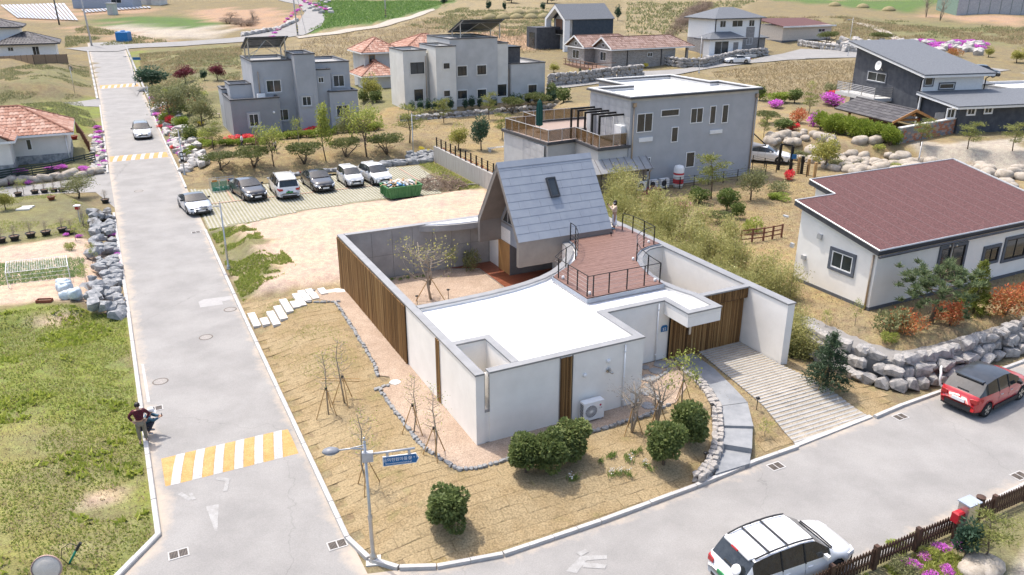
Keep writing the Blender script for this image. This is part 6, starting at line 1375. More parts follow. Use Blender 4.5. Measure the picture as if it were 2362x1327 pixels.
def tuft_mesh(name, n, h, r, m, seed, asp=.12):
 rng = np.random.default_rng(seed); P = np.stack([rng.normal(size=n)*r, rng.normal(size=n)*r, rng.uniform(.3, .5, n)*h], 1); D = rng.normal(size=(n, 3))*.35; D[:, 2] = 1.2
 return leafmesh(name, P, h, m, rng, asp, D)
TUFT = [tuft_mesh('leaves', 34, .22, .09, LM('lily_leaf', (.06,.11,.02),(.11,.16,.04),(.17,.2,.06)), k) for k in range(3)]; FLW = leafmesh('flowers', np.random.default_rng(4).normal(size=(14, 3))*np.array([.09,.09,.03])+np.array([0,0,.24]), .06, WHF, np.random.default_rng(4), .8)
def tuft(u, v, lab, flowers=False, z=None, group='lily tufts in the front turf', s=1.):
 p = T(u, v) if z is None else G(u, v, z); o = link('lily_tuft', None); o.location = p; o.scale = (s, s, s); o.rotation_euler.z = RN.random()*6; tag(o, lab, 'plant', group); link('leaves', RN.choice(TUFT), o)
 if flowers: link('flowers', FLW, o)
for u, v, f in ((1385,1068,0),(1410,1058,0),(1415,1052,0),(1445,1058,0),(1455,1066,1),(1460,1048,0),(1475,1043,0),(1487,1075,1),(1500,1085,0),(1410,1098,1),(1425,1096,1),(1437,1094,1),(1450,1098,0),(1318,1110,1),(1330,1106,0)):
 tuft(u, v, 'small white flowered lily tuft in bare soil on the front turf' if f else 'small green lily tuft in the front turf', f, group='flowering lily tufts in the front turf' if f else 'lily tufts in the front turf')
for k in range(16):
 b_ = .9+k*.45 if k < 9 else 2.2+(k-9)*.42; a_ = 17.6 if k < 9 else 13.0
 o = link('lily_tuft', RN.choice(TUFT)); o.location = L(a_+RN.uniform(-.2,.2), b_, .52); tag(o, 'green tuft planted by the concrete courtyard wall' if k < 9 else 'green tuft round the staked courtyard tree', 'plant', 'tufts by the courtyard wall' if k < 9 else 'tufts round the courtyard tree')
for i, (u, v, hp, wp) in enumerate(((508,392,44,64),(586,386,52,66),(702,378,50,64),(798,362,46,56),(892,356,50,66))):
 plantpx('cloudpine', 'cloud_pine', 'low spreading pruned pine on the lawn behind the '+('recycling cage', 'black sedan beside the cage', 'white minivan', 'small hatchback', 'silver white crossover')[i], u, v, hp, wp, i, 'pruned pines behind the parked cars')
for (k, u, v, hp, wp, lab) in (('feather',632,384,95,70,'thin leafing tree behind the white minivan'),('column',752,372,125,70,'narrow yellow green tree on the lawn behind the black sedan'),('feather',846,362,118,95,'loose yellow green tree behind the silver crossover'),
  ('looseP',492,345,62,62,'loose pine at the corner of the park lawn near the lamp'),('young',690,338,70,50,'small thin tree on the lawn edge near the hedge'),('olive',811,322,72,60,'olive leafed tree by the gap between the two cubic houses'),('looseP',945,330,85,80,'tall loose pine on the lawn near the rubble wall'),
  ('roundyel',1058,346,66,52,'round yellow green tree inside the black railed garden'),('rounded',1110,347,86,54,'dark green round tree with clear trunk in the railed garden'),('looseP',1158,322,60,48,'pine beside the glass railed terrace'),
  ('olive',395,285,95,80,'olive grey tree on the rocky road bank'),('olive',440,262,80,72,'broad olive tree among shrubs left of the grey cubic house'),('olive',470,300,85,60,'multi stem olive tree beside the wooden bench'),
  ('rounded',352,206,56,92,'broad dark evergreen beside the far street sign'),('maple',428,192,44,50,'maroon maple closer to the road'),('maple',502,186,42,44,'maroon maple closer to the grey cubic house'),('small_dark',472,186,26,26,'small blue green conifer between the maroon maples'),
  ('looseP',1024,284,56,46,'pine before the rubble wall, closest to the cream tower'),('looseP',1128,276,62,46,'thin pine in the middle of the rubble wall'),('cloudpine',1182,262,40,42,'low pine below the dark hedge trees'),('cloudpine',1237,254,42,50,'low pine behind the green parasol'),
  ('roundyel',858,232,66,50,'golden green round tree between the two cubic houses'),('camellia_far',838,236,30,30,'dark round bush below the golden tree'),('camellia_far',868,236,26,38,'wide dark bush beside the golden tree')):
 plantpx(k, 'garden_tree' if 'bush' not in lab else 'garden_bush', lab, u, v, hp, wp, 0, None, 'tree' if 'bush' not in lab else 'bush')
for i, u in enumerate((925,944,960,976,990,1008,1042,1057,1075,1107,1152,1166,1187,1207,1222,1238,1252)):
 plant('small_dark', 'hedge_tree', 'dark green standard shrub in the row before the white cubic house', L(65.85, 21.4+(u-925)*.058, 1.72), RN.uniform(1.5,1.9), RN.uniform(1.25,1.5), i, 'dark shrubs along the white cubic house', 'shrub')
k = 0
for u0, v0, u1, v1, n, hp in ((428,366,470,335,4,20),(470,338,560,335,6,16),(560,335,620,330,4,16),(640,322,760,312,8,18),(770,308,880,300,8,20)):
 for j in range(n):
  t = (j+.5)/n; plantpx('bush_hedge', 'hedge_shrub', 'clipped light green shrub in the low hedge around the park lawn', u0+(u1-u0)*t, v0+(v1-v0)*t, hp, (u1-u0)/n*1.25+6, k, 'low hedge around the park lawn', 'shrub'); k += 1
for (kd, u, v, hp, wp, lab) in (('camellia_far',440,334,46,38,'dark round holly on the road bank'),('topiary',402,275,28,44,'clipped green dome behind red azalea on the road bank'),('topiary',422,290,24,30,'smaller clipped dome beside the dark holly'),('az_red',404,288,22,34,'bright red azalea on the road bank'),('az_red',395,238,12,22,'small red shrub under the olive trees'),
  ('bush_gold',464,290,14,16,'yellow green shrub beside the bench'),('az_red',720,305,14,40,'crimson flowers at the foot of the grey cubic house wall'),('az_red',560,322,14,50,'crimson flowers by the grey low block corner'),('az_red',850,300,14,30,'crimson flowers near the path between cubic houses'),
  ('bush_green',470,325,30,46,'yellow green shrub on the corner of the bank'),('bush_olive',420,320,26,40,'olive shrub on the road bank'),('bush_gold',972,352,16,14,'yellow shrub on the rock pile beside the retaining wall'),('bush_gold',988,356,14,12,'small yellow shrub on the rock pile top')):
 plantpx(kd, 'garden_shrub', lab, u, v, hp, wp, 0, None, 'shrub')
for i, (u, v, c) in enumerate(((350,232,0),(358,245,2),(366,258,0),(372,270,1),(362,268,0),(380,285,0),(376,296,2),(392,300,1),(384,310,0),(398,318,2),(392,330,0),(408,332,0),(404,345,2),(418,345,1),(412,358,0),(424,362,2),(430,352,0),(436,345,1),(368,282,0),(404,308,2))):
 kd = ('az_purple', 'az_pink', 'az_red')[c]; plantpx(kd, 'azalea', 'low %s azalea among white rocks on the road bank' % ('purple', 'pink', 'red')[c], u, v, 11, 17, i, 'azaleas on the road bank', 'azalea')
for i, (u, v) in enumerate(((222,298),(228,310),(221,322),(230,334),(226,345),(234,355),(228,366),(236,378),(232,388),(10,412),(28,408),(45,412),(60,408),(120,405),(150,402),(200,400))):
 plantpx('az_purple', 'azalea', 'purple azalea on the rocks round the tiled bungalow', u, v, 10, 16 if u > 200 else 24, i, 'azaleas round the tiled bungalow', 'azalea')
for i, (u, v) in enumerate(((255,520),(262,545),(248,570),(268,590),(252,600),(230,535),(270,610),(238,640),(262,655),(225,545),(180,548),(150,545))):
 plantpx('az_purple', 'azalea', 'small purple flowers between the grey rocks beside the pot garden', u, v, 8, 14, i, 'flowers between the grey rocks', 'flowers')
for (kd, u, v, hp, wp, lab) in (('looseP',1640,460,105,88,'leaning garden pine beside the grey terrace house wall'),('olive',1731,462,82,66,'small olive tree in a ring of stones on the lawn'),('topiary',1612,470,38,52,'clipped green dome under the leaning pine'),('topiary',1676,488,56,56,'large clipped dome on the lawn'),('topiary',1700,505,40,36,'egg shaped clipped bush beside the large dome'),
  ('bare',1665,400,60,70,'bare brown tree against the grey terrace house'),('maple',1503,468,42,44,'maroon shrub beside the black railing'),('bush_olive',1795,445,30,40,'olive shrub near the black railing corner'),('az_red',1818,415,26,26,'pink red shrub behind the flat red roof'),('bush_green',1745,535,38,42,'yellow green bush on the lawn by the lattice fence'),
  ('cloudpine',1660,515,28,48,'low green shrub at the lawn edge of the bamboo'),('roundyel',1902,388,84,76,'round olive tree before the boulders'),('looseP',1760,330,46,34,'pine next to the white sedan'),('bush_hedge',1795,460,14,44,'low green mat beside the red roof edge'),('az_pink',1580,478,14,18,'pink flowers under the leaning pine'),('az_pink',1632,500,10,20,'pink flowers on the lawn slope')):
 plantpx(kd, 'garden_tree' if kd in ('looseP','olive','bare','roundyel') else 'garden_shrub', lab, u, v, hp, wp, 0, None, 'tree' if kd in ('looseP','olive','bare','roundyel') else 'shrub')
for i in range(92):
 a_ = 1.0+i*.3+RN.uniform(-.3,.3); b_ = (16.25+RN.random()*(1.1 if a_ < 5 else 3.2)) if i % 3 else 16.15+RN.random()*.6; p = Lg(a_, b_)
 plant('bamboo', 'bamboo_clump', 'clump of yellow green bamboo in the belt along the white side wall', p, RN.uniform(1.7, 2.6)+(.5 if a_ > 14 else 0)-(.5 if a_ < 5 else 0), RN.uniform(1.6, 2.2), i, 'bamboo belt along the side wall', 'bamboo')
for i, (u, v) in enumerate(((1465,560),(1520,560),(1580,590),(1640,610),(1700,640),(1560,540),(1620,560),(1500,520),(1450,490),(1420,470),(1675,590),(1760,670),(1800,690))):
 plantpx('bamboo', 'bamboo_clump', 'tall bamboo clump at the lawn side of the bamboo belt', u, v, 88, 75, i, 'tall bamboo on the lawn side', 'bamboo')
for (kd, u, v, hp, wp, lab) in (('bigpine',2147,745,140,150,'large dense black pine before the red roofed house'),('conebush',2245,722,122,92,'green conifer bush beside the black pine'),('bush_red',2085,768,62,68,'red tipped shrub under the black pine'),('bush_red',2190,752,70,60,'red and gold shrub between pine and conifer'),
  ('bush_red',2318,728,74,76,'red tipped shrub close to the wall windows'),('bush_red',2355,700,60,50,'red tipped shrub farther along the wall'),('young',1972,752,70,46,'small yellow green bush at the house corner'),('bush_olive',2050,770,72,60,'loose olive shrub near the bronze downpipe'),('young',1902,765,60,40,'thin pale shrub at the bamboo end of the terrace'),('bush_green',2040,790,36,30,'low green shrub on the terrace edge')):
 plantpx(kd, 'terrace_tree' if kd in ('bigpine','conebush') else 'terrace_shrub', lab, u, v, hp, wp, 0, None, 'tree' if kd in ('bigpine','conebush') else 'shrub')
q = G(1905, 892, .45); s_ = staked('spruce', 'dark spruce on stakes beside the driveway', *ab(q), 2.6, sh=1.0, spread=.6); s_['category'] = 'spruce'
plantpx('young', 'drive_shrub', 'thin pale shrub between the driveway and the steps', 1765, 1008, 48, 60, 1, None, 'shrub')
for i in range(11):
 t = i/10; plantpx('hedge', 'hedge_shrub', 'bright green thuja in the dense hedge below the pavilion', 1893+160*t, 300+34*t+RN.uniform(-3,3), 46, 44, i, 'bright thuja hedge below the pavilion', 'shrub')
for (kd, u, v, hp, wp, lab) in (('topiary',1752,232,34,28,'clipped dome at the corner of the grey terrace house'),('bush_hedge',1790,236,26,52,'light green hedge on the straw bank'),('topiary',1832,238,32,36,'clipped dome next to the light green hedge'),('az_purple',1784,248,22,36,'purple azalea below the light green hedge'),('cloudpine',1770,285,30,42,'low pine behind the grey terrace house'),('topiary',1808,300,26,50,'spreading clipped pine above the boulders'),
  ('bush_red',1842,284,36,36,'red brown dome shrub above the boulders'),('az_purple',1876,292,38,36,'purple azalea beside the thuja hedge'),('az_purple',1925,244,32,54,'large purple azalea below the steel balcony'),('az_red',1926,222,16,22,'red azalea under the steel balcony'),('az_red',1828,300,18,26,'red azalea above the boulders'),('looseP',1865,262,46,46,'pine between the red brown dome and azaleas'),('young',1870,225,40,34,'thin green sapling on the straw bank'),('bush_olive',1920,215,24,30,'olive bush near the steel balcony'),
  ('looseP',2120,352,62,60,'pine before the brick garden wall'),('looseP',2228,362,62,64,'young pine on the sandy plot'),('looseP',2332,362,66,60,'young pine at the outer side of the sandy plot'),('cloudpine',2030,102,28,40,'pruned pine on the rocky flower bank'),('cloudpine',1908,104,32,36,'pruned pine before the beige bungalow'),('small_dark',1780,68,26,22,'dark tree behind the slate hip roof'),
  ('bush_red',2198,132,22,30,'red brown shrub beside the slate roof'),('roundyel',2280,132,26,26,'round tree on the flower bank'),('roundyel',2345,145,36,40,'wide green tree at the flower bank end'),('small_dark',1312,58,22,0,'x')):
 if lab != 'x': plantpx(kd, 'upper_tree' if kd in ('cloudpine','looseP','roundyel','small_dark','young') else 'upper_shrub', lab, u, v, hp, wp, 0, None, 'tree' if kd in ('cloudpine','looseP','roundyel','small_dark','young') else 'shrub')
for i, (u, v) in enumerate([(1985+i*6.2+RN.uniform(-4,4), 106+RN.uniform(-6,12)) for i in range(46)]):
 plantpx('az_purple', 'azalea', 'purple azalea patch on the rocky bank behind the slate roof', u, v, 11, 22, i, 'azaleas on the far rocky bank', 'azalea')
for i, (u, v) in enumerate([(640+t*38, 74-40*t+RN.uniform(-3,3)) for t in np.linspace(-.9, 1.4, 16)]+[(700+t*60, 3+t*26+RN.uniform(-2,2)) for t in np.linspace(0, .9, 10)]):
 plantpx('az_purple' if i % 3 else 'az_pink', 'azalea', 'azalea along the far curving road', u, v, 6, 10, i, 'azaleas along the far curving road', 'azalea')
for (kd, u, v, hp, wp, lab) in (('roundyel',1278,168,26,28,'round light tree before the cottage deck'),('bush_gold',1314,172,9,13,'yellow shrub in the cottage garden, close to the round tree'),('bush_gold',1363,166,9,10,'yellow shrub below the cottage deck steps'),('bush_gold',1436,158,12,16,'yellow shrub at the cottage wall near its corner'),('bush_gold',1488,157,12,16,'yellow shrub at the cottage wall near the porch'),('small_dark',1338,168,12,9,'small dark shrub before the cottage deck'),
  ('bush_hedge',1580,152,16,18,'light green bush at the curved garden wall'),('camellia_far',1272,232,40,34,'dark shrub behind the green parasol'),('camellia_far',1300,236,34,40,'wide dark shrub beside the green parasol'),('small_dark',1128,26,26,20,'dark conifer alone on the grassy hill'),('small_dark',1163,27,24,14,'narrow dark conifer on the grassy hill'),('small_dark',1252,26,20,18,'dark bush below the hilltop thicket'),('small_dark',1024,12,18,24,'dark bush at the edge of the green field'),('small_dark',1425,48,36,22,'dark tree behind the navy gabled house'),
  ('bare',2136,40,52,44,'bare tree on the hilltop near the greenhouse'),('bare',2168,48,54,44,'second bare tree on the hilltop'),('bare',585,52,30,34,'bare tree on the red soil slope'),('bush_olive',1540,24,10,18,'small bush on the far mound'),('rounded',1262,8,30,50,'dark trees on the hilltop skyline'),('rounded',1180,6,22,40,'dark shrub mass on the hilltop')):
 plantpx(kd, 'far_tree' if kd in ('roundyel','small_dark','bare','rounded') else 'far_shrub', lab, u, v, hp, wp, 0, None, 'tree' if kd in ('roundyel','small_dark','bare','rounded') else 'shrub')
for i in range(26):
 t = RN.random(); plantpx('brush', 'brushwood', 'leafless brown brush thicket on the hillside', 1545+85*t+RN.uniform(-14,14), 84-62*t+RN.uniform(-10,10), 22, 30, i, 'brown thicket on the hillside', 'brush')
for i in range(10): plantpx('brush', 'brushwood', 'brown brush on the mound beside the far field', 540+RN.uniform(-22,55), 50+RN.uniform(-14,12), 16, 30, i, 'brush on the far mound', 'brush')
for (kd, u, v, hp, wp, lab) in (('olive',182,458,58,68,'spreading olive shrub at the lane corner of the pot garden'),('roundyel',14,485,56,42,'round shrub in the pot garden border'),('young',55,450,40,44,'thin yellow shrub by the lane pots'),('bare',192,520,46,40,'bare bush near the red bird box'),('young',215,610,55,36,'slender plant at the rock edge of the vegetable plot'),('young',200,655,50,40,'yellow green plant by the grey rocks'),('bush_green',165,578,22,20,'dark leafed plant on the vegetable plot'),('young',175,555,40,40,'small pine like plant by the rocks')):
 plantpx(kd, 'pot_garden_plant', lab, u, v, hp, wp, 0, None, 'shrub')
for (kd, u, v, hp, wp, lab) in (('small_dark',2222,1292,118,88,'leafy shrub behind the picket fence near the red box'),('looseP',2268,1300,130,120,'loose pine over the white gravel behind the picket fence'),('bush_olive',2085,1322,38,50,'low shrub at the foot of the picket fence'),('bush_hedge',2065,1265,14,40,'low green cover along the picket fence'),('bush_green',2150,1285,24,34,'yellow green herb behind the picket fence'),('bush_olive',2130,1250,14,44,'low olive cover beside the picket fence')):
 plantpx(kd, 'street_garden_shrub', lab, u, v, hp, wp, 0, None, 'shrub')
for i, (u, v) in enumerate(((2135,1290),(2105,1310),(2178,1316),(2172,1272),(2146,1325),(2205,1262),(2190,1325))):
 plantpx('az_purple', 'phlox', 'magenta phlox cushion behind the picket fence', u, v, 15, 32, i, 'phlox behind the picket fence', 'flowers')
def grass(name, label, poly, n, h, m, seed, asp=.12, patch=None, z=0., keep=None):
 rng = np.random.default_rng(seed); xs = [p[0] for p in poly]; ys = [p[1] for p in poly]; x = rng.uniform(min(xs), max(xs), n*3); y = rng.uniform(min(ys), max(ys), n*3)
 ok = polyd(x, y, [(p[0], p[1]) for p in poly]) > .05
 if patch: ok &= (vnoise(x, y, patch[0], seed)+.5*vnoise(x, y, patch[0]*.35, seed+1)) > patch[1]*1.5
 x, y = x[ok][:n], y[ok][:n]; zz = np.array([hz((a, b)) for a, b in zip(x, y)]); hh = h*rng.uniform(.5, 1.3, len(x))
 D = rng.normal(size=(len(x), 3))*.5; D[:, 2] = .8
 P = np.stack([x, y, zz+hh*.3], 1); d = D/np.linalg.norm(D, axis=1)[:, None]; r = rng.normal(size=(len(x), 3)); w_ = np.cross(d, r); w_ /= np.linalg.norm(w_, axis=1)[:, None]; s = hh[:, None]
 V_ = np.stack([P-d*s*.5-w_*s*asp, P-d*s*.5+w_*s*asp, P+d*s*.6], 1).reshape(-1, 3)
 me = raw_mesh(name, V_, np.arange(3*len(x)).reshape(-1, 3), m); rnd_attr(me, rng.uniform(0, .85, len(x)).astype(np.float32))
 return tag(link(name, me), label, 'grass', None, 'stuff')
FLD = LP((20.2,-11.05),(22,-14),(22.5,-24),(14,-30),(-8,-30),(-8,-18.6),(-2.2,-13.05),(.35,-11.0))
grass('weeds', 'fresh green weeds covering the field left of the road', FLD, 80000, .11, GRS, 1, .25, (2.2,.33)); grass('weeds', 'straw coloured grass in the field left of the road', FLD, 30000, .10, DGR, 2, .2); grass('weeds', 'tall leafy weed clumps in the field left of the road', FLD, 16000, .24, LM('broad_weed', (.16,.20,.03),(.24,.27,.05),(.32,.33,.08)), 3, .3, (1.5,.62))
grass('weeds', 'green weeds on the bank beside the dirt lot', LP((19.3,-5.3),(34.4,-5.2),(34.4,-2.6),(30,-2.0),(25,-1.6),(22.2,-1.6),(20.5,-4)), 13000, .16, GRS, 4, .25, (1.4,.47))
for i, (pl_, n, lab) in enumerate(((LOT, 40000, 'short dry grass blades over the front turf'), (LP((48.9,-5.0),(48.9,17),(49.5,40),(66,36),(66,-4.6)), 16000, 'short dry grass on the park lawn'), (LP((24,17.5),(24,40),(-2.9,34),(-2.9,18.4)), 22000, 'dry grass on the bungalow terrace'), (LP((24,18.2),(28,25),(24,44),(10,46),(10,26)), 14000, 'dry grass on the terrace house lawn'))):
 grass('dry_grass', lab, pl_, n, .07 if i == 0 else .10, DGR, 20+i, .16)
LW1 = LP((18,-5.2),(18,-1.6),(9,-1.7),(8,-4.0),(11,-5.2)); grass('green_grass', 'greening grass on the upper part of the front turf', LW1, 9000, .06, GRS, 30, .2, (1.6,.5))
for i in range(16):
 u, v = 352+RN.random()*120, 215+RN.random()*85; kd = ('bush_olive','bush_green','bush_red','brush','bush_hedge')[i % 5]
 plantpx(kd, 'bank_shrub', '%s shrub in the mixed planting left of the grey cubic house' % ('olive','fresh green','reddish','brown twiggy','bright green')[i % 5], u, v, 20+RN.random()*12, 34, i, 'mixed shrubs left of the grey cubic house', 'shrub')
for i, (u, v) in enumerate(((1195,30),(1228,31),(1130,42),(1160,43),(1192,42),(1225,42),(1255,41),(1285,40),(1990,18),(1925,14),(2050,24))):
 p = T(u, v); t = thing('grave_mound', 'low round grassy grave mound on the hillside', 'mound', p, 0, 'grassy mounds on the hillside'); MB().lathe([(2.0,-.4),(1.9,.25),(1.4,.8),(.7,1.15),(.05,1.25)], 14).done('mound', GRASSM, t, True)
grass('vines', 'rows of young vines on the hillside', pxp((1445,5),(1750,2),(1630,55),(1525,98),(1440,105)), 5000, .9, OLV, 61, .18, (3,.45)); grass('scrub', 'rough straw on the right hillside', pxp((1640,75),(1760,40),(1960,40),(2080,60),(2362,70),(2362,112),(2050,95),(1850,80)), 16000, .6, DGR, 62, .12, (7,.4)); grass('scrub', 'olive tufts on the right hillside', pxp((1640,75),(1760,40),(1960,40),(2362,64),(2362,112),(2050,95),(1850,80)), 9000, .6, OLV, 63, .15, (6,.55)); grass('scrub', 'scrub on the grassy hill behind the houses', pxp((940,60),(1060,20),(1290,20),(1300,60),(1270,100)), 9000, .6, OLV, 64, .15, (5,.5)); grass('scrub', 'dry grass between the far fields and the road', pxp((150,75),(200,60),(400,100),(280,104),(150,110)), 5000, .5, OLV, 65, .14, (5,.45))
grass('scrub', 'low green plants in the dry plot behind the park', pxp((320,125),(560,105),(555,185),(330,200)), 9000, .3, OLV, 66, .2, (4,.45)); grass('lawn_grass', 'yellow green lawn grass of the pot garden', LP((35.5,-12.3),(43,-12.5),(49,-14.5),(49,-22),(35.5,-22)), 12000, .09, GRS, 67, .2, (2.5,.42))
grass('straw', 'tall straw grass on the bank below the lane', pxp((1640,168),(1790,145),(1975,140),(1985,225),(1800,232),(1745,222)), 16000, .4, DGR, 41, .12); grass('scrub', 'rough dry grass on the plot behind the park', pxp((320,125),(560,105),(555,185),(330,200)), 14000, .35, DGR, 42, .12, (6,.4))
grass('scrub', 'rough grass on the hillside fields', pxp((640,150),(1270,120),(1270,30),(1000,40),(700,95)), 18000, .5, DGR, 43, .1, (8,.4)); grass('scrub', 'green and dry grass on the left banks', pxp((0,160),(205,155),(212,203),(0,212)), 9000, .25, OLV, 44, .15, (4,.45)); grass('scrub', 'grass on the bank above the tiled bungalow', pxp((0,225),(180,218),(232,300),(170,285),(0,255)), 12000, .25, OLV, 45, .15, (3,.4))
grass('young_trees', 'rows of young nursery whips on the hillside', pxp((620,125),(1250,112),(1250,60),(1000,55),(700,100)), 1500, 2.2, BRN, 46, .012); grass('crop', 'green crop in the far field', pxp((730,2),(1050,2),(990,20),(860,52),(710,74),(750,50)), 14000, .5, LM('crop_leaf', (.07,.13,.03),(.11,.18,.05),(.16,.22,.07)), 47, .3)
grass('weeds', 'ground plants behind the picket fence', LP((-10.6,5),(-10.9,11),(-12.6,11),(-12.6,5)), 6000, .18, GRS, 48, .2, (1.2,.45)); grass('crop', 'leafy vegetable rows under the white frame', LP((26.6,-17.8),(30.8,-17.8),(30.0,-12.9),(26.2,-12.9)), 4200, .22, LM('leek', (.09,.15,.05),(.13,.2,.07),(.19,.25,.1)), 49, .1)
grass('dry_grass', 'rough grass beside the parking pavers', LP((36.8,15.0),(47.8,15.4),(47.8,17.0),(36.8,17.0)), 3000, .2, GRS, 50, .15); grass('weeds', 'weeds along the left kerb', LP((-2,-10.62),(20,-10.68),(20,-10.8),(-2,-10.76)), 700, .1, DGR, 51, .2); grass('weeds', 'weeds along the right kerb', LP((-2,-5.5),(26,-5.5),(26,-5.58),(-2,-5.58)), 500, .1, GRS, 52, .2)
# ================================================================ stones
BOUL = mat('beige_boulder', [(.26,.225,.18),(.36,.315,.26),(.43,.385,.33)], scale=1.2, rough=.9, bump=.35, bscale=6, fine=.14, fscale=14)
GRAN = mat('rough_granite', [(.20,.195,.19),(.32,.305,.29),(.38,.355,.325)], scale=1.4, rough=.92, bump=.6, bscale=5, fine=.2, fscale=12)
DROCK = mat('blue_grey_rock', [(.17,.18,.19),(.27,.275,.28),(.36,.355,.35)], scale=1.6, rough=.9, bump=.5, bscale=7, fine=.18)
WROCK = mat('white_rock', [(.34,.32,.30),(.48,.46,.43)], scale=1.6, rough=.9, bump=.4, bscale=7, fine=.14)
def rockwall(name, label, m, spots, cat='rock wall', sub=2, rough=.26, smooth=False, piece='stone'):
 t = thing(name, label, cat, (0, 0, 0))
 for (p, sx, sy, sz, rz) in spots:
  o = stone_obj(piece, (sx, sy, sz), m, t, sub, rough, smooth, 8); o.location = p; o.rotation_euler = (RN.uniform(-.25,.25), RN.uniform(-.25,.25), rz)
 return t
def wall_spots(base, top, h, s, rows, jit=.12):
 """stones between a foot line and a crest line of (a,b) points"""
 out = []
 for r in range(rows):
  t = (r+.5)/rows
  for i in range(len(base)-1):
   p0 = Vector(base[i])*(1-t)+Vector(top[i])*t; p1 = Vector(base[i+1])*(1-t)+Vector(top[i+1])*t; ln = (p1-p0).length; d = 0
   w0, w1 = L(*p0), L(*p1); an = math.atan2(w1.y-w0.y, w1.x-w0.x)
   while d < ln:
    w_ = s*RN.uniform(.7, 1.45); q = p0+(p1-p0)*min(1, (d+w_/2)/ln); p = L(q.x+RN.uniform(-jit,jit), q.y+RN.uniform(-jit,jit)); p.z = h*t+RN.uniform(-.06,.06)
    out.append((p, w_*.58, s*RN.uniform(.45,.62), h/rows*RN.uniform(.58,.78), an+RN.uniform(-.2,.2))); d += w_
 return out
rockwall('boulder_wall', 'grey granite boulder wall holding the terrace of the red roofed bungalow', GRAN, wall_spots([(2.4,17.35),(0,17.2),(-2.2,17.3),(-3.7,18.3),(-4.0,20.5),(-3.6,24),(-3.3,28),(-3.2,36)], [(2.6,18.0),(.2,17.9),(-1.3,18.1),(-2.8,18.9),(-3.15,21),(-3.0,24),(-2.9,28),(-2.8,36)], 1.35, .62, 3))
MB().prism([(p.x,p.y) for p in LP((2.6,17.9),(.2,17.75),(-1.6,17.9),(-3.1,18.7),(-3.5,20.8),(-3.25,24),(-3.0,36),(0,36),(0,20),(2.6,20))], 0, 1.0).done('wall_core', mat('mortar', (.22,.21,.20)), bpy.data.objects['boulder_wall'])
rk = []
for i in range(95):
 a_ = RN.uniform(20.0, 42.5); b_ = RN.uniform(-12.5, -11.2); p = L(a_, b_); t = (-11.1-b_)/1.3; s = RN.uniform(.22, .46); p.z = .05+.5*t+RN.uniform(0,.1); rk.append((p, s*1.15, s*.85, s*.7, RN.random()*6))
for (u, v, s) in ((205,668,.55),(232,675,.5),(262,690,.45),(250,655,.5),(275,690,.4),(215,650,.35)): p = G(u, v, .25); rk.append((p, s*1.1, s*.8, s*.6, RN.random()*6))
rockwall('rock_bank', 'bank of blue grey rocks between the pot garden and the road', DROCK, rk)
rk = []
for i in range(12): p = T(4+i*20, 424-i*2.0); s = RN.uniform(.55,.8); rk.append((p+Vector((0,0,.25)), s, s*.7, s*.6, RN.random()))
rockwall('boulder_row', 'row of large grey boulders along the lane below the tiled bungalow', BOUL, rk, smooth=True)
rk = []
for i in range(60): a_ = RN.uniform(56.5, 78); b_ = RN.uniform(-12.4, -11.3); p = Lg(a_, b_, .1); s = RN.uniform(.2,.4); rk.append((p, s*1.2, s, s*.8, RN.random()*6))
rockwall('rock_border', 'pale rocks with flowers between the tiled bungalow and the road', WROCK, rk)
rk = []
for i in range(120): a_ = RN.uniform(54, 96); b_ = RN.uniform(-4.9, -2.7); p = Lg(a_, b_, .1+.2*(b_+4.9)); s = RN.uniform(.26,.58); rk.append((p, s*1.2, s, s*.8, RN.random()*6))
rockwall('rock_border', 'white rocks stacked on the flowery road bank opposite the bungalow', WROCK, rk)
rk = []
for i in range(34):
 t = i/33; a_ = 48.2+RN.uniform(-.15,.15); b_ = 3.5+13*t; s = RN.uniform(.25,.4) if t < .6 else RN.uniform(.45,.65); p = Lg(a_, b_, .12); rk.append((p, s*1.2, s*.8, s*.75, RN.uniform(-.3,.3)+TH))
for i in range(22): p = T(962+RN.uniform(-22,38), 362+RN.uniform(-8,10)); s = RN.uniform(.25,.4); rk.append((p+Vector((0,0,.15)), s*1.2, s, s*.8, RN.random()*6))
rockwall('rock_edge', 'grey rocks edging the park lawn behind the parked cars', DROCK, rk)
rk = []
for i in range(175):
 t = RN.random()**1.25; u = 1775+t*590; lo_, hi_ = (np.interp(u, [1775,1850,1950,2060,2200,2362], [310,302,328,364,380,390]), np.interp(u, [1775,1850,1950,2060,2200,2362], [345,374,404,402,415,440])); v = lo_+(hi_-lo_)*RN.random(); p = T(u, v); s = RN.uniform(.25,.68)
 rk.append((p+Vector((0,0,s*.3)), s*1.15, s*.9, s*.75, RN.random()*6))
rockwall('boulder_slope', 'slope of rounded beige boulders below the sandy plot and thuja hedge', BOUL, rk, smooth=True, rough=.19)
for i in range(18): plantpx(('bush_olive','brush','bush_green')[i % 3], 'slope_shrub', 'small shrub growing between the beige boulders', 1790+RN.random()*280, 340+RN.random()*55, 16, 26, i, 'shrubs between the beige boulders', 'shrub')
rk = []
for i in range(24): p = T(2290+RN.uniform(0,72), 240+RN.uniform(-6,34)); s = RN.uniform(.4,.7); rk.append((p+Vector((0,0,.3)), s*1.1, s*.9, s*.75, RN.random()*6))
rockwall('boulder_heap', 'heap of pale boulders behind the charcoal monopitch house', BOUL, rk, smooth=True, rough=.14)
rk = []
for i in range(70): u = 1935+RN.random()*330; p = T(u, 98+RN.uniform(-2,22)+(u-1935)*.03); s = RN.uniform(.5,1.1); rk.append((p+Vector((0,0,.4)), s*1.1, s*.8, s*1.0, RN.random()*6))
rockwall('rock_bank', 'rocky flower bank behind the charcoal monopitch house', WROCK, rk)
rk = []
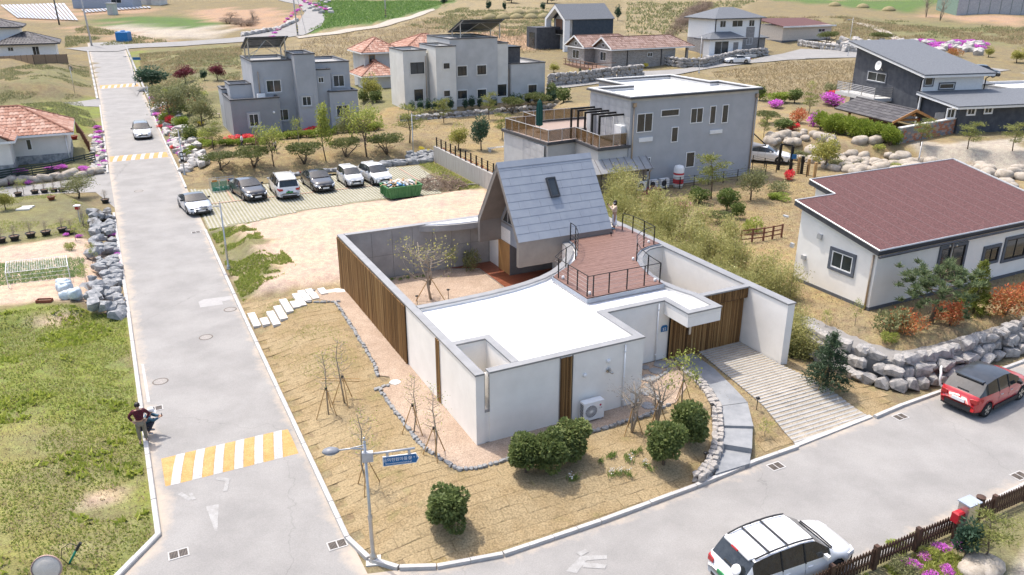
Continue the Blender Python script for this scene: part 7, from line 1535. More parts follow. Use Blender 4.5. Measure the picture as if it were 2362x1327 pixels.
for i in range(60):
 t = i/59; u, v = (np.interp(t, [0,.45,.7,1], [560,640,692,770]), np.interp(t, [0,.45,.7,1], [84,70,45,40])) if i < 40 else (700+RN.random()*66, 2+RN.random()*30); p = T(u, v); s = RN.uniform(.5,.9); rk.append((p+Vector((0,0,.3)), s*1.2, s, s*.8, RN.random()*6))
rockwall('rock_border', 'rocks bordering the far curving road', WROCK, rk)
def pxwall(name, label, pts, hm, s, rows, m=GRAN):
 P = [T(u, v) for u, v in pts]; rk = []
 for r in range(rows):
  for i in range(len(P)-1):
   d = 0; ln = (P[i+1]-P[i]).length; an = math.atan2(P[i+1].y-P[i].y, P[i+1].x-P[i].x)
   while d < ln:
    w_ = s*RN.uniform(.7,1.4); p = P[i].lerp(P[i+1], min(1, (d+w_/2)/ln)); p.z += hm*(r+.5)/rows; rk.append((p, w_*.58, s*.45, hm/rows*RN.uniform(.6,.72), an+RN.uniform(-.1,.1))); d += w_
 return rockwall(name, label, m, rk)
rockwall('rubble_wall', 'rubble stone retaining wall below the dark shrubs of the white cubic house', GRAN, wall_spots([(64.6,19.5),(64.6,30),(64.6,42)], [(64.9,19.5),(64.9,30),(64.9,42)], 1.8, .7, 4, .05))
pxwall('rubble_wall', 'rubble stone wall along the lane below the cottage garden', [(1262,200),(1340,193),(1400,184),(1480,176)], 1.9, .9, 3)
pxwall('masonry_wall', 'curved stone garden wall round the lawn of the slate hip roofed house', [(1520,148),(1570,156),(1620,156),(1665,145),(1700,136),(1765,130)], 1.6, .9, 3)
pxwall('masonry_wall', 'low pale block wall before the beige bungalow', [(1840,106),(1880,112),(1935,118),(1985,122)], 1.3, .8, 2, WROCK)
bw = Bld('brick_garden_wall', 'red and grey brick garden wall with stone cap on the sandy plot', 'wall', 0, 0, 0, 0, world=(35.3, 72.2, 1.95)); bw.root.rotation_euler.z = math.atan2(79.3-72.2, 45.5-35.3)
BR = [mat('brick_red', [(.30,.12,.07),(.38,.17,.10)], scale=4, rough=.9), mat('brick_slate', [(.17,.17,.18),(.24,.24,.25)], scale=4, rough=.9), mat('brick_rose', [(.34,.23,.19),(.40,.28,.23)], scale=4, rough=.9)]
bme = []
for m in BR: q = MB().box(0,-.03,0,.44,.1,.19).mesh('brick'); q.materials.append(m); bme.append(q)
ln_ = 12.4; bw.box('wall_core', 0, 0, -.8, ln_, .28, 1.85, mat('pale_mortar', (.42,.41,.40))); bw.box('cap', -.05, -.06, 1.85, ln_+.05, .34, 1.95, STONEL); bw.box('foundation', -.1, -.05, -1.0, ln_+.1, .35, .12, RUBBLE)
for r in range(8):
 x = -.0 if r % 2 == 0 else .23
 while x < ln_-.45: o = link('brick', RN.choices(bme, [.42,.38,.2])[0], bw.root); o.location = (x, 0, .16+r*.208); x += .46
rw = Bld('retaining_wall', 'pale concrete retaining wall with black railing beside the parking', 'wall', 17.15, 34.6, 0)
CONP = mat('streaked_concrete', [(.31,.29,.265),(.40,.38,.35)], scale=2.5, rough=.9, stretch=(3, 3, .25), fine=.1)
rw.box('wall', 0, 0, -.3, .3, 13.6, 1.5, CONP)
for k in range(12): MB().box(.1, .4+k*1.15, 1.5, .2, .5+k*1.15, 2.4).done('post', BLACK, rw.root)
for z in (1.75,1.95,2.15,2.35): MB().tube((.15,.4,z),(.15,13.4,z),.012,n=4).done('rail', BLACK, rw.root)
for i in range(10): plant('bush_red', 'railing_shrub', 'reddish shrub along the black railing of the retaining wall', L(36+i*1.2, 17.7, .9), .75, .6, i, 'reddish shrubs along the retaining wall', 'shrub')
rail_fence('garden_railing', 'black post and wire railing along the terrace house yard', [tuple(T(1500,445)),tuple(T(1600,432)),tuple(T(1700,418)),tuple(T(1765,405))], .95, BLACK, 5, 1.5)
rail_fence('lane_railing', 'black railing along the lane near the timber gate posts', [tuple(T(1735,385)),tuple(T(1790,398)),tuple(T(1860,408))], 1.0, BLACK, 6, 1.4)
rail_fence('slat_fence', 'dark green horizontal slat fence round the tiled bungalow yard', [tuple(T(-20,412)+Vector((0,0,.1))),tuple(T(122,396)+Vector((0,0,.1))),tuple(T(222,378)+Vector((0,0,.1)))], 1.0, mat('dark_green_timber', [(.02,.035,.03),(.035,.05,.045)]), 5, 1.8, slat=.12)
rail_fence('picket_panel_fence', 'brown slat panel fence on black posts before the dark roofed house', [tuple(T(-10,152)),tuple(T(80,150)),tuple(T(158,147))], 1.6, BLACK, 6, 3.0, slat=.3)
for o in [c for c in bpy.data.objects['picket_panel_fence'].children if c.name.startswith('slat')]: o.data.materials.clear(); o.data.materials.append(mat('brown_slat', (.24,.17,.11)))
rail_fence('lattice_fence', 'low red brown timber fence between bamboo and bungalow lawn', [tuple(T(1708,562)),tuple(T(1760,556)),tuple(T(1802,548))], .85, mat('red_brown_timber', (.14,.06,.04)), 3, .9, slat=.07, post_r=.05)
rail_fence('rail_steps', 'red brown timber steps railing beside the tiled bungalow', [tuple(T(178,305)),tuple(T(196,330)),tuple(T(208,352))], 1.1, MATS['red_brown_timber'], 5, .9, slat=.1, post_r=.06)
gp = thing('timber_gateway', 'black portal and timber posts with blue sign at the lane entrance', 'gate', T(1800, 395)); q0 = Vector(gp.location)
for (u, v, hh, m) in ((1795,392,2.2,BLACK),(1822,396,2.2,BLACK),(1840,400,1.4,STAKE),(1848,401,1.5,BLACK),(1862,405,1.4,STAKE),(1878,410,1.3,STAKE)):
 p = T(u, v)-q0; MB().box(p.x-.1,p.y-.1,p.z-.1,p.x+.1,p.y+.1,p.z+hh).done('post', m, gp)
a_, b_ = T(1795,392)-q0, T(1822,396)-q0; MB().tube(a_+Vector((0,0,2.25)), b_+Vector((0,0,2.25)), .09, n=4).done('beam', BLACK, gp); p = T(1826,398)-q0; MB().box(p.x-.2,p.y-.16,p.z+1.2,p.x+.2,p.y-.12,p.z+1.6).done('sign', SIGNB, gp)
# ================================================================ paint on the road
YELP = mat('yellow_road_paint', [(.40,.235,.075),(.45,.29,.115)], scale=2.5, rough=.8, world=True, fine=.2, fscale=18); WHIP = mat('white_road_paint', [(.36,.355,.345),(.45,.445,.435)], scale=2.5, rough=.8, world=True, fine=.2, fscale=18); FADEP = mat('faded_paint', [(.27,.262,.25),(.34,.335,.325)], scale=4, rough=.9, world=True, fine=.15)
def bump(label, a0, a1, b0, b1, n, skew=.35, ht=.07):
 t = thing('speed_bump', label, 'speed bump', (0, 0, 0)); dz = .032
 def prof(f): return ht*math.sin(math.pi*min(1, max(0, f)))
 def strip(m, q0, q1, name, e=0.):
  vs = []; K_ = 9
  for i in range(K_):
   f = i/(K_-1); a_ = a0+(a1-a0)*f; vs += [Lg(a_, q0+skew*f, dz+prof(f)+e), Lg(a_, q1+skew*f, dz+prof(f)+e)]
  MB().add(vs, [(2*i, 2*i+1, 2*i+3, 2*i+2) for i in range(K_-1)]).done(name, m, t)
 vs = []; K_ = 9; w_ = b1-b0
 for i in range(K_):
  f = i/(K_-1); a_ = a0-.08+(a1-a0+.16)*f; vs += [Lg(a_, b0+.0, dz-.012+prof(f)), Lg(a_, b1, dz-.012+prof(f))]
 MB().add(vs, [(2*i, 2*i+1, 2*i+3, 2*i+2) for i in range(K_-1)]).done('hump', YELP, t)
 st_ = (w_-skew)/(2*n); 
 for k in range(n): strip(WHIP, b0+.15+st_*(2*k)+.02, b0+.15+st_*(2*k+1)-.02, 'white_stripe', .003); 
 for k in range(n-1): strip(YELP, b0+.15+st_*(2*k+1), b0+.15+st_*(2*k+2), 'yellow_stripe', .001)
 return t
bump('yellow and white striped speed bump closest to the two men on the kerb', 3.15, 5.1, -10.45, -5.85, 6)
bump('faded striped speed bump beyond the sports coupe', 61.8, 64.6, -10.8, -5.6, 6)
bump('small distant striped speed bump near the far lane junction', 116.5, 120, -10.8, -5.4, 6)
def sheet(name, pts, m, dz=.038, parent=None): 
 P = [Lg(a, b, dz) for a, b in pts]; o = MB().add(P, [list(range(len(P)))]).done(name, m, parent)
 if o.data.polygons[0].normal.z < 0: o.data.flip_normals()
 return o
ar = thing('road_arrow', 'worn white direction arrow painted before the near speed bump', 'road marking', (0, 0, 0))
for (u0,v0,u1,v1,w_) in ((415,1140,440,1155,.16),(500,1105,530,1110,.18),(525,1110,520,1135,.14),(440,1140,448,1155,.12)): 
 p, q = ab(G(u0,v0)), ab(G(u1,v1)); d = Vector((q[0]-p[0], q[1]-p[1])); n_ = Vector((-d.y, d.x)).normalized()*w_/2; sheet('paint_mark', [(p[0]-n_.x,p[1]-n_.y),(q[0]-n_.x,q[1]-n_.y),(q[0]+n_.x,q[1]+n_.y),(p[0]+n_.x,p[1]+n_.y)], FADEP, .037+.002*len(ar.children), ar)
sheet('paint_stem', [ab(G(475,1170)),ab(G(505,1165)),ab(G(502,1228)),ab(G(496,1228))], FADEP, .037, ar)
a2 = thing('road_arrow', 'worn white arrow painted on the lower street by the corner', 'road marking', (0, 0, 0))
for pts in ([(1305,1320),(1340,1285),(1360,1285),(1330,1325)],[(1340,1285),(1400,1283),(1400,1292),(1350,1296)],[(1345,1300),(1400,1305),(1395,1315),(1345,1312)],[(1328,1278),(1350,1270),(1358,1276),(1340,1286)]): sheet('paint_mark', [ab(G(u,v)) for u, v in pts], FADEP, .042+.002*len(a2.children), a2)
sheet('concrete_patch', [ab(G(u,v)) for u, v in ((458,698),(470,692),(535,684),(538,692),(512,697),(515,704),(462,711))], mat('patch_concrete', [(.31,.30,.29),(.345,.335,.325)], world=True), .036)
bpy.data.objects['concrete_patch']['kind'] = 'structure'
tag(sheet('edge_line', [ab(G(u,v)) for u, v in ((326,842),(332,842),(347,930),(340,930))], WHIP, .037), kind='structure')
IRON = mat('rusty_iron', [(.10,.085,.07),(.17,.14,.12)], scale=8, rough=.8)
for (u, v, r, lab) in ((370,880,.33,'round iron manhole cover left of the road centre'),(475,778,.33,'round iron manhole cover near the road crack'),(531,714,.33,'round manhole cover beside the pale concrete patch'),(320,441,.36,'round manhole at the lane junction')):
 p = G(u, v, .033); t = thing('manhole_cover', lab, 'manhole', p); MB().lathe([(0,.004),(r*.82,.004),(r*.84,.0)], 20, cap=False).done('lid', mat('manhole_iron', [(.24,.22,.20),(.30,.28,.26)], scale=20, fine=.3, fscale=40), t); MB().lathe([(r*.86,0),(r*.88,.006),(r,.006),(r*1.02,0)], 20, cap=False).done('ring', IRON, t)
for (u, v, rz, lab) in ((412,1278,TH,'drain grate at the left kerb corner'),(778,1256,TH,'drain grate at the kerb below the street sign lamp'),(1790,1076,TH,'drain grate at the foot of the bluestone steps'),(2077,962,TH,'drain grate near the red crossover'),(358,943,TH,'drain grate beside the crouching man'),(452,536,TH,'small drain grate near the street lamp bank'),(2352,1098,TH,'drain grate across the street near the picket fence')):
 p = G(u, v, .036); t = thing('drain_grate', lab, 'drain', p, rz); MB().box(-.3,-.21,0,.3,-.17,.012).box(-.3,.17,0,.3,.21,.012).box(-.3,-.17,0,-.26,.17,.012).box(.26,-.17,0,.3,.17,.012).box(-.015,-.17,0,.015,.17,.012).done('frame', KERB, t)
 MB().box(-.26,-.17,0,.26,.17,.003).done('pit', BLACK, t)
 for k in range(6):
  for sx in (0, 1): MB().box(-.25+k*.042+sx*.27,-.17,.003,-.228+k*.042+sx*.27,.17,.011).done('bar', IRON, t)
# ================================================================ parking
PKP = LP((34.55,-5.2),(34.7,-2.8),(36.4,2),(36.9,8),(36.4,13.2),(40,14.6),(47.2,15.2),(47.6,9),(46.8,8.7),(46.0,-2.5),(47.0,-5.15))
pk = drape('parking_lot', PKP, .02, mat('paver_grass', [(.22,.21,.125),(.29,.27,.18)], scale=.6, world=True, rough=.95, fine=.25, fscale=12), 1.5)
PKC = mat('paver_concrete', [(.31,.295,.24),(.37,.355,.295)], scale=1.5, world=True, rough=.9, fine=.12)
mb = MB(); PKl = [(p.x, p.y) for p in PKP]; b_ = -5.1
while b_ < 15:
 a_ = 34.5
 while a_ < 47.4:
  p = L(a_+.24, b_+.06)
  if pd(p.x, p.y, PKl) > .1:
   cs = [L(a_+.01,b_), L(a_+.01,b_+.13), L(a_+.49,b_+.13), L(a_+.49,b_)]; mb.add([c+Vector((0,0,.0)) for c in cs]+[c+Vector((0,0,.055+.0)) for c in cs], [(4,5,6,7),(0,1,5,4),(1,2,6,5),(2,3,7,6),(3,0,4,7)])
  a_ += .5
 b_ += .26
o = mb.done('paver', PKC, pk, kind='stuff')
for v_ in o.data.vertices: v_.co.z += hz(v_.co)
for b_ in (-2.5,.1,2.7,5.3,7.9,10.5,13.0): sheet('stall_line', [(41.5,b_),(41.5,b_+.14),(46.6,b_+.14),(46.6,b_)], mat('brick_line', [(.36,.24,.18),(.42,.30,.23)], world=True), .082, pk)
sheet('stall_line', [(41.3,-5),(41.3,14.5),(41.5,14.5),(41.5,-5)], MATS['brick_line'], .081, pk)
sk_ = thing('rubble_skip', 'green ribbed steel skip heaped with building rubble on the dirt lot', 'skip', Lg(37.1, 10.0, .02), TH+.03); SKG = mat('green_skip_paint', [(.05,.17,.06),(.085,.23,.09)], scale=3, rough=.6, fine=.2)
SW, SD, SH_ = 1.45, 1.0, .98
mb = MB(); mb.add([(-SW+.2,-SD+.1,.12),(SW-.2,-SD+.1,.12),(SW-.2,SD-.1,.12),(-SW+.2,SD-.1,.12),(-SW,-SD,SH_),(SW,-SD,SH_),(SW,SD,SH_),(-SW,SD,SH_)], [(0,3,2,1),(0,1,5,4),(1,2,6,5),(2,3,7,6),(3,0,4,7)]).done('tub', SKG, sk_)
for k in range(9): x = -SW+.25+k*(2*SW-.5)/8; MB().add([(x*.9-.03,-SD+.06,.15),(x*.9+.03,-SD+.06,.15),(x+.03,-SD-.06,SH_),(x-.03,-SD-.06,SH_),(x*.9-.03,-SD+.12,.15),(x*.9+.03,-SD+.12,.15),(x+.03,-SD,SH_),(x-.03,-SD,SH_)], [(0,1,2,3),(0,3,7,4),(1,5,6,2)]).done('rib', SKG, sk_)
for k in range(5): y = -SD+.3+k*.38; MB().box(-SW-.05, y-.03, .2, -SW+.12, y+.03, SH_).done('rib', SKG, sk_)
MB().strip([(-SW,-SD),(SW,-SD),(SW,SD),(-SW,SD)], .07, .03, SH_-.03, SH_+.06, closed=True).done('rim', SKG, sk_)
for x in (-SW*.6, SW*.6): MB().box(x-.12,-SD*.8,-.02,x+.12,SD*.8,.13).done('skid', TRIM, sk_)
RUB = [mat('rubble_white', (.6,.59,.57)), mat('rubble_wood', (.42,.27,.15)), mat('rubble_grey', (.36,.35,.34)), mat('rubble_blue', (.12,.28,.5)), mat('rubble_tan', (.5,.42,.33))]
mb = thing('rubble_heap', 'mixed boards, bags and rubble heaped in the green skip', 'rubble', Vector(sk_.location)+Vector((0,0,SH_-.1)), TH)
for k in range(70):
 r = RN.random(); m = RUB[0 if r < .4 else 4 if r < .6 else 1 if r < .8 else 2 if r < .95 else 3]; x, y = RN.uniform(-1.2,1.2), RN.uniform(-.8,.8); z = .28*(1-(x/1.4)**2)*(1-(y/1.1)**2)
 if m in (RUB[1],): o = MB().box(-.4,-.05,-.015,.4,.05,.015).done('board', m, mb)
 else: o = stone_obj('rubble_piece', (RN.uniform(.1,.24), RN.uniform(.08,.18), RN.uniform(.05,.12)), m, mb)
 o.location = (x, y, z+RN.uniform(0,.1)); o.rotation_euler = (RN.uniform(-.5,.5), RN.uniform(-.5,.5), RN.random()*6)
bp_ = thing('brush_pile', 'pile of cut brown branches and roots beside the green skip', 'brush pile', Lg(38.6, 14.0, 0)); mb = MB()
for k in range(420):
 an = RN.random()*6.28; r = 1.9*math.sqrt(RN.random()); x, y = r*math.cos(an)*1.15, r*math.sin(an)*.85; z = max(0, 1.15*(1-(r/2)**2))*RN.random(); d = Vector((RN.gauss(0,1), RN.gauss(0,1), RN.gauss(0,.35))).normalized()*RN.uniform(.25,.6)
 c = Vector((x, y, z+.08)); mb.path([c-d, c+Vector((0,0,RN.uniform(-.08,.1))), c+d], [.022,.018,.008], 4)
mb.done('branches', mat('dead_branch', [(.20,.14,.10),(.34,.26,.20)], scale=3, rough=.95), bp_, kind='stuff')
for k in range(5): MB().path([(1.6+k*.2,.2+k*.12,.05),(2.6+k*.2,.5,.15),(3.4+k*.1,.8-.1*k,.05)], [.04,.03,.015], 5).done('branch', mat('grey_branch', (.42,.38,.34)), bp_)
rc = thing('recycling_cage', 'wire recycling cage with green netting beside the black sedan', 'cage', Lg(45.2,-3.6,0), TH+.05); NET = mat('green_net', [(.05,.26,.18),(.08,.32,.22)], rough=.8, alpha=.55)
for x in (0, .65, 1.3, 1.95):
 for y in (0, .7): MB().tube((x,y,0),(x,y,1.05),.018,n=5).done('post', GREYM, rc)
for z in (.05, 1.05):
 for y in (0, .7): MB().tube((0,y,z),(1.95,y,z),.018,n=5).done('rail', GREYM, rc)
for k in range(3): MB().box(.03+k*.65,-.005,.08,.62+k*.65,.0,.9).done('netting', NET, rc); MB().box(.1+k*.65,-.03,.88,.5+k*.65,-.012,1.02).done('sign', [mat('sign_orange', (.55,.22,.05)), mat('sign_pale', (.6,.6,.5)), SIGNB][k], rc)
for k in range(7): o = stone_obj('bottle_bag', (.22,.18,.18), RUB[0] if k % 2 else NET, rc); o.location = (.3+k*.22, .35, .2)
# ================================================================ lamps, poles, signs
def street_lamp(name, label, base, h, arm, yaw, sign=None, head=True, r=.046):
 t = thing(name, label, 'street lamp', base, yaw)
 MB().lathe([(.16,0),(.16,.05),(.11,.1),(.12,.16),(.09,.26),(r*1.35,.3),(r*1.3,h*.36),(r*1.55,h*.37),(r*1.5,h*.40),(r,h*.41),(r*.9,h)], 14).done('pole', STEEL, t, True)
 if head:
  MB().path([(0,0,h*.955),(-arm*.5,0,h*.955+arm*.06),(-arm,0,h*.955+.02)], [.03,.026,.026], 8).done('arm', GREYM, t, True); MB().path([(0,0,h*.985),(-arm*.55,0,h*.955+arm*.07)], .018, 6).done('brace', GREYM, t, True)
  MB(Matrix.Translation((-arm-.2,0,h*.955)) @ Matrix.Diagonal((1.45,1,1,1))).lathe([(.02,.11),(.09,.10),(.155,.05),(.175,.0),(.16,-.02),(.02,-.03)], 18).done('lamp_head', mat('lamp_grey', [(.16,.17,.19),(.22,.23,.25)], rough=.4), t, True)
  MB(Matrix.Translation((-arm-.2,0,h*.955-.03)) @ Matrix.Diagonal((1.4,1,1,1))).lathe([(.15,0),(.12,-.04),(.02,-.06)], 14).done('lamp_lens', mat('lamp_lens', (.6,.6,.58), rough=.2), t, True)
  MB().lathe([(.03,h),(.05,h+.02),(.05,h+.05),(.02,h+.06),(.012,h+.12),(.045,h+.16),(.02,h+.2)], 10).done('finial', STEEL, t, True)
 return t
lp = street_lamp('street_lamp', 'steel street lamp with blue street name sign on the front turf corner', Lg(-3.72,-5.12,.02), 4.15, .75, 0.)
lp.rotation_euler.z = math.radians(8)
MB().box(-.22,-.22,-.05,.22,.22,.03).done('footing', STONEL, lp)
MB().box(-.09,-.075,3.55,.22,.075,3.85).done('sign_clamp', GREYM, lp); MB().tube((.2,0,3.78),(1.42,0,3.86),.035,n=10).done('sign_arm', GREYM, lp, True)
for x in (.62,1.25): MB().box(x-.04,-.02,3.68,x+.04,.02,3.8).done('hanger', GREYM, lp)
sg = MB(MY).prism([(.48,3.33),(1.44,3.38),(1.52,3.53),(1.44,3.7),(.48,3.65)], -.015, .015).done('sign_panel', WHITEM, lp); s2 = MB(MY).prism([(.5,3.35),(1.43,3.4),(1.5,3.53),(1.43,3.68),(.5,3.63)], .0155, .019).done('sign_face', SIGNB, sg)
rr = Matrix.Rotation(math.radians(2.6), 4, 'Y').inverted()
text('금의전원마을길', .13, WHITEM, sg, Matrix.Translation((.9,-.021,3.545)) @ rr @ RX, extrude=.001); text('54 → 2', .075, WHITEM, sg, Matrix.Translation((1.36,-.021,3.585)) @ rr @ RX, extrude=.001); text('Geumuijeonwonmaeul-gil', .075, WHITEM, sg, Matrix.Translation((.93,-.021,3.43)) @ rr @ RX, extrude=.001)
street_lamp('street_lamp', 'street lamp on the weedy bank beside the dirt lot', Lg(25.26,-5.15,0), 4.1, .75, math.radians(5))
l3 = street_lamp('street_lamp', 'post with black and white speed board at the park lawn corner', Lg(53.0,-4.95,0), 4.0, .7, 0, head=False); MB().box(-.16,-.09,1.2,.16,-.06,2.1).done('speed_board', BLACK, l3); MB().box(-.1,-.1,1.75,.1,-.09,2.0).box(-.1,-.1,1.45,.1,-.09,1.65).done('board_digits', WHITEM, l3)
l4_ = street_lamp('street_lamp', 'distant street lamp with blue sign beside the broad evergreen', T(313,198), 4.6, .7, math.radians(5)); MB().box(.2,-.02,3.9,1.4,.02,4.3).done('sign_panel', SIGNB, l4_)
street_lamp('street_lamp', 'street lamp behind the silver crossover by the rock pile', T(954,366), 4.3, .6, math.radians(170)); street_lamp('street_lamp', 'street lamp beside the straw bank near the lane', T(1612,169), 6.0, .6, math.radians(190)); street_lamp('street_lamp', 'street lamp on the lane below the rocky flower bank', T(1955,131), 7.2, .6, 0.)
street_lamp('street_lamp', 'short lamp post between boulders and the flat red roof', T(2116,386), 2.2, .4, 0, head=False); street_lamp('street_lamp', 'slim post beside the road bank rocks', T(350,268), 3.8, .4, 0, head=False, r=.04)
PCON = mat('pole_concrete', [(.42,.41,.40),(.5,.49,.48)], rough=.9)
for (u, v, h, lean, lab) in ((212,106,14,-.6,'concrete utility pole at the far road junction'),(137,57,11,-.3,'dark utility pole beside the striped field'),(687,82,13,-.4,'concrete utility pole at the bend of the far road'),(890,42,11,0,'utility pole at the edge of the green field')):
 p = T(u, v); t = thing('utility_pole', lab, 'utility pole', p); dark = 'dark' in lab; MB().path([(0,0,-.3),(lean,0,h)], [.2,.13], 10).done('shaft', PCON if not dark else DARKC, t, True)
 for z in (h-1.0, h-2.0): MB().box(lean-1.1,-.06,z,lean+1.1,.06,z+.12).done('cross_arm', STEEL, t); [MB().lathe([(.06,0),(.09,.08),(.05,.2)], 8, (lean+x,0,z+.12)).done('insulator', WHITEM, t) for x in (-.9,0,.9)]
 if u in (687, 890):
  for k in range(6): MB().lathe([(.215,.6+k*.3),(.215,.75+k*.3)], 10).done('warning_band', mat('band_yellow', (.5,.4,.05)) if k % 2 else BLACK, t)
 if u == 687: MB().path([(.15,0,h-1.5),(2.0,0,.0)], .06, 6).done('stay_pole', PCON, t)
MIRB = mat('mirror_back', [(.56,.51,.44),(.64,.59,.52)], rough=.5)
def mirror(label, base, h, r, yaw):
 t = thing('convex_mirror', label, 'traffic mirror', base, yaw); MB().tube((0,0,-.2),(0,0,h+.1),.04,n=10).done('pole', STEEL, t, True)
 M_ = Matrix.Translation((0,-.1,h)) @ Matrix.Rotation(math.radians(78), 4, 'X'); MB(M_).lathe([(0,.09),(r*.5,.075),(r*.85,.03),(r,0),(r,-.02)], 24, cap=False).done('mirror_shell', MIRB, t, True); MB(M_).lathe([(r*.99,-.02),(r*1.03,0),(r*1.03,.03),(r*.97,.03)], 24, cap=False).done('rim', mat('mirror_rim', (.5,.33,.28), rough=.5), t, True)
 MB(M_).lathe([(0,-.03),(r*.98,-.015)], 24, cap=False).done('mirror_face', mat('mirror_glass', (.6,.62,.65), rough=.05, metal=.95), t)
p = G(110, 1305, 2.3); mirror('round traffic mirror seen from behind in the weed field corner', (p.x, p.y, hz(p)), 2.3-hz(p), .36, math.radians(15)); mirror('small white traffic mirror at the lane junction bank', T(172,213), 3.4, .45, math.radians(160))
hs_ = thing('irrigation_hose', 'black and green irrigation riser with hose in the weed field', 'hose', T(160,1300)); MB().tube((0,0,0),(.32,.1,.55),.035,n=8).done('riser', mat('green_pipe', (.02,.22,.14)), hs_, True); MB().path([(.32,.1,.55),(.1,.1,.65),(-.15,.05,.5),(-.2,0,.2),(.0,-.05,.02)], .012, 6).done('hose', TRIM, hs_, True); MB().tube((.25,.08,.42),(.4,.12,.66),.045,n=8).done('nozzle', TRIM, hs_)
# ================================================================ pot garden things
POT = mat('black_pot', [(.03,.03,.032),(.05,.05,.052)], rough=.6); SOILP = mat('pot_soil', (.16,.11,.075), rough=1)
pots = [(130,462),(245,446),(312,440),(378,434),(435,432),(735,508),(697,640),(753,638),(658,716),(498,722),(437,712),(323,734),(217,748),(105,768),(12,784)]
def pot(u, v, lab, m=POT, s=1., grp='black pots round the pot garden', pl='bare'):
 p = T(u, v); t = thing('plant_pot', lab, 'plant pot', p, 0, grp); MB().lathe([(.18*s,0),(.22*s,.02),(.28*s,.26*s),(.32*s,.27*s),(.32*s,.33*s),(.28*s,.33*s),(.27*s,.26*s)], 16, cap=False).done('pot', m, t, True); MB().lathe([(0,.28*s),(.275*s,.28*s)], 14, cap=False).done('soil', SOILP, t)
 q = proto(pl, 0)
 for c in q.children: k = c.copy(); C.objects.link(k); k.parent = t; k.name = 'plant'; k.location = (0,0,.27*s); k.scale = (.9,.9,.9)
for i, (x, y) in enumerate(pots): pot(x/3.016, 300+y/3.016, 'black bowl pot with a bare shrub beside the lane' if i < 5 else 'black bowl pot among the grey rocks by the road' if i < 9 else 'black bowl pot in the row between lawn and vegetable plot')
pot(360/3.016, 300+488/3.016, 'brown oval bonsai pot on the pot garden lawn', mat('brown_pot', (.22,.07,.04)), .9, None, 'young'); pot(172, 322, 'large red pot beside the tiled bungalow', mat('red_pot', (.3,.03,.03)), 1.1, None, 'young')
fr = thing('white_frame', 'white wire trellis frame standing over the vegetable rows', 'frame', T(20,668), 0); q0 = Vector(fr.location); W_ = [G(12,632,1.5), G(155,617,1.5), G(152,592,1.5+.2), G(15,607,1.5+.2)]
cr = [Vector(G(12,630,1.45)), Vector(G(156,614,1.45)), Vector(G(152,590,1.5)), Vector(G(14,604,1.5))]; cr = [c-q0 for c in cr]; FRW = WHITEM
for i in range(4): MB().tube(cr[i], cr[(i+1) % 4], .02, n=6).done('frame_rail', FRW, fr); MB().tube(cr[i], Vector((cr[i].x, cr[i].y, -.1)), .02, n=6).done('leg', FRW, fr)
for k in range(1, 26): MB().tube(cr[0].lerp(cr[1], k/26), cr[3].lerp(cr[2], k/26), .006, n=4).done('mesh_wire', FRW, fr)
for k in range(1, 8): MB().tube(cr[0].lerp(cr[3], k/8), cr[1].lerp(cr[2], k/8), .006, n=4).done('mesh_wire', FRW, fr)
for z in (.25, .5, .75): MB().tube(cr[0]*1-Vector((0,0,(cr[0].z)*z)), cr[1]-Vector((0,0,cr[1].z*z)), .008, n=4).done('mesh_wire', FRW, fr)
BAG = mat('pale_plastic_sheet', [(.42,.50,.55),(.62,.68,.71)], scale=2.5, rough=.3, bump=.6, bscale=8, spec=.6)
for (u, v, s, lab) in ((148,672,.55,'tall bundle wrapped in pale blue plastic by the grey rocks'),(165,690,.5,'slumped pale plastic bundle beside the tall one')):
 p = T(u, v); t = thing('plastic_bundle', lab, 'bundle', p)
 for k in range(5): o = stone_obj('bag', (s*RN.uniform(.5,.75), s*RN.uniform(.45,.65), s*RN.uniform(.45,.7)), BAG, t, 3, .28, True); o.location = (RN.uniform(-.35,.35)*s*1.6, RN.uniform(-.3,.3)*s, s*.4+RN.uniform(0,.35)*s)
ss = thing('slab_stack', 'stack of white granite slabs in the pot garden lawn', 'slabs', T(58,482), .2)
for k in range(5): MB().box(-.4+RN.uniform(-.1,.1),-.5+k*.22,.0,.4+RN.uniform(-.1,.1),-.32+k*.22,.1).done('slab', STONEL, ss)
bb = thing('bird_box', 'red bird box with white roof on a post in the pot garden', 'bird box', T(185,512)); MB().tube((0,0,-.1),(0,0,.9),.035,n=6).done('post', PALEG, bb); MB().box(-.12,-.12,.9,.12,.12,1.15).done('box', mat('box_red', (.35,.03,.02)), bb); MB().box(-.2,-.18,1.15,.2,.18,1.2).done('roof', WHITEM, bb)
pb = thing('planter_box', 'small empty brown planter box beside the plastic bundles', 'planter', T(103,697), .1); MB().strip([(-.35,-.14),(.35,-.14),(.35,.14),(-.35,.14)], .0, .03, 0, .16, closed=True).done('box', mat('brown_pot', (.22,.07,.04)), pb); MB().box(-.32,-.11,.0,.32,.11,.1).done('soil', SOILP, pb)
bn = thing('garden_bench', 'weathered wooden bench on the lawn beside the grey cubic house', 'bench', T(490,272), .3); WB = mat('weathered_wood', (.33,.26,.22))
for k in range(4): MB().box(-.9,-.2+k*.11,.42,.9,-.11+k*.11,.46).done('slat', WB, bn)
for x in (-.8,.8): MB().box(x-.04,-.2,0,x+.04,.2,.42).done('leg', WB, bn)
wt = thing('water_tank', 'bright blue square water tank beside the far road', 'tank', T(287,96)); BLT = mat('blue_tank', [(.012,.14,.36),(.02,.18,.44)], rough=.45); MB().bbox(-1.3,-1.0,0,1.3,1.0,2.1,.15).done('tank', BLT, wt); MB().lathe([(.5,2.1),(.5,2.3),(.3,2.36)], 14).done('lid', BLT, wt)
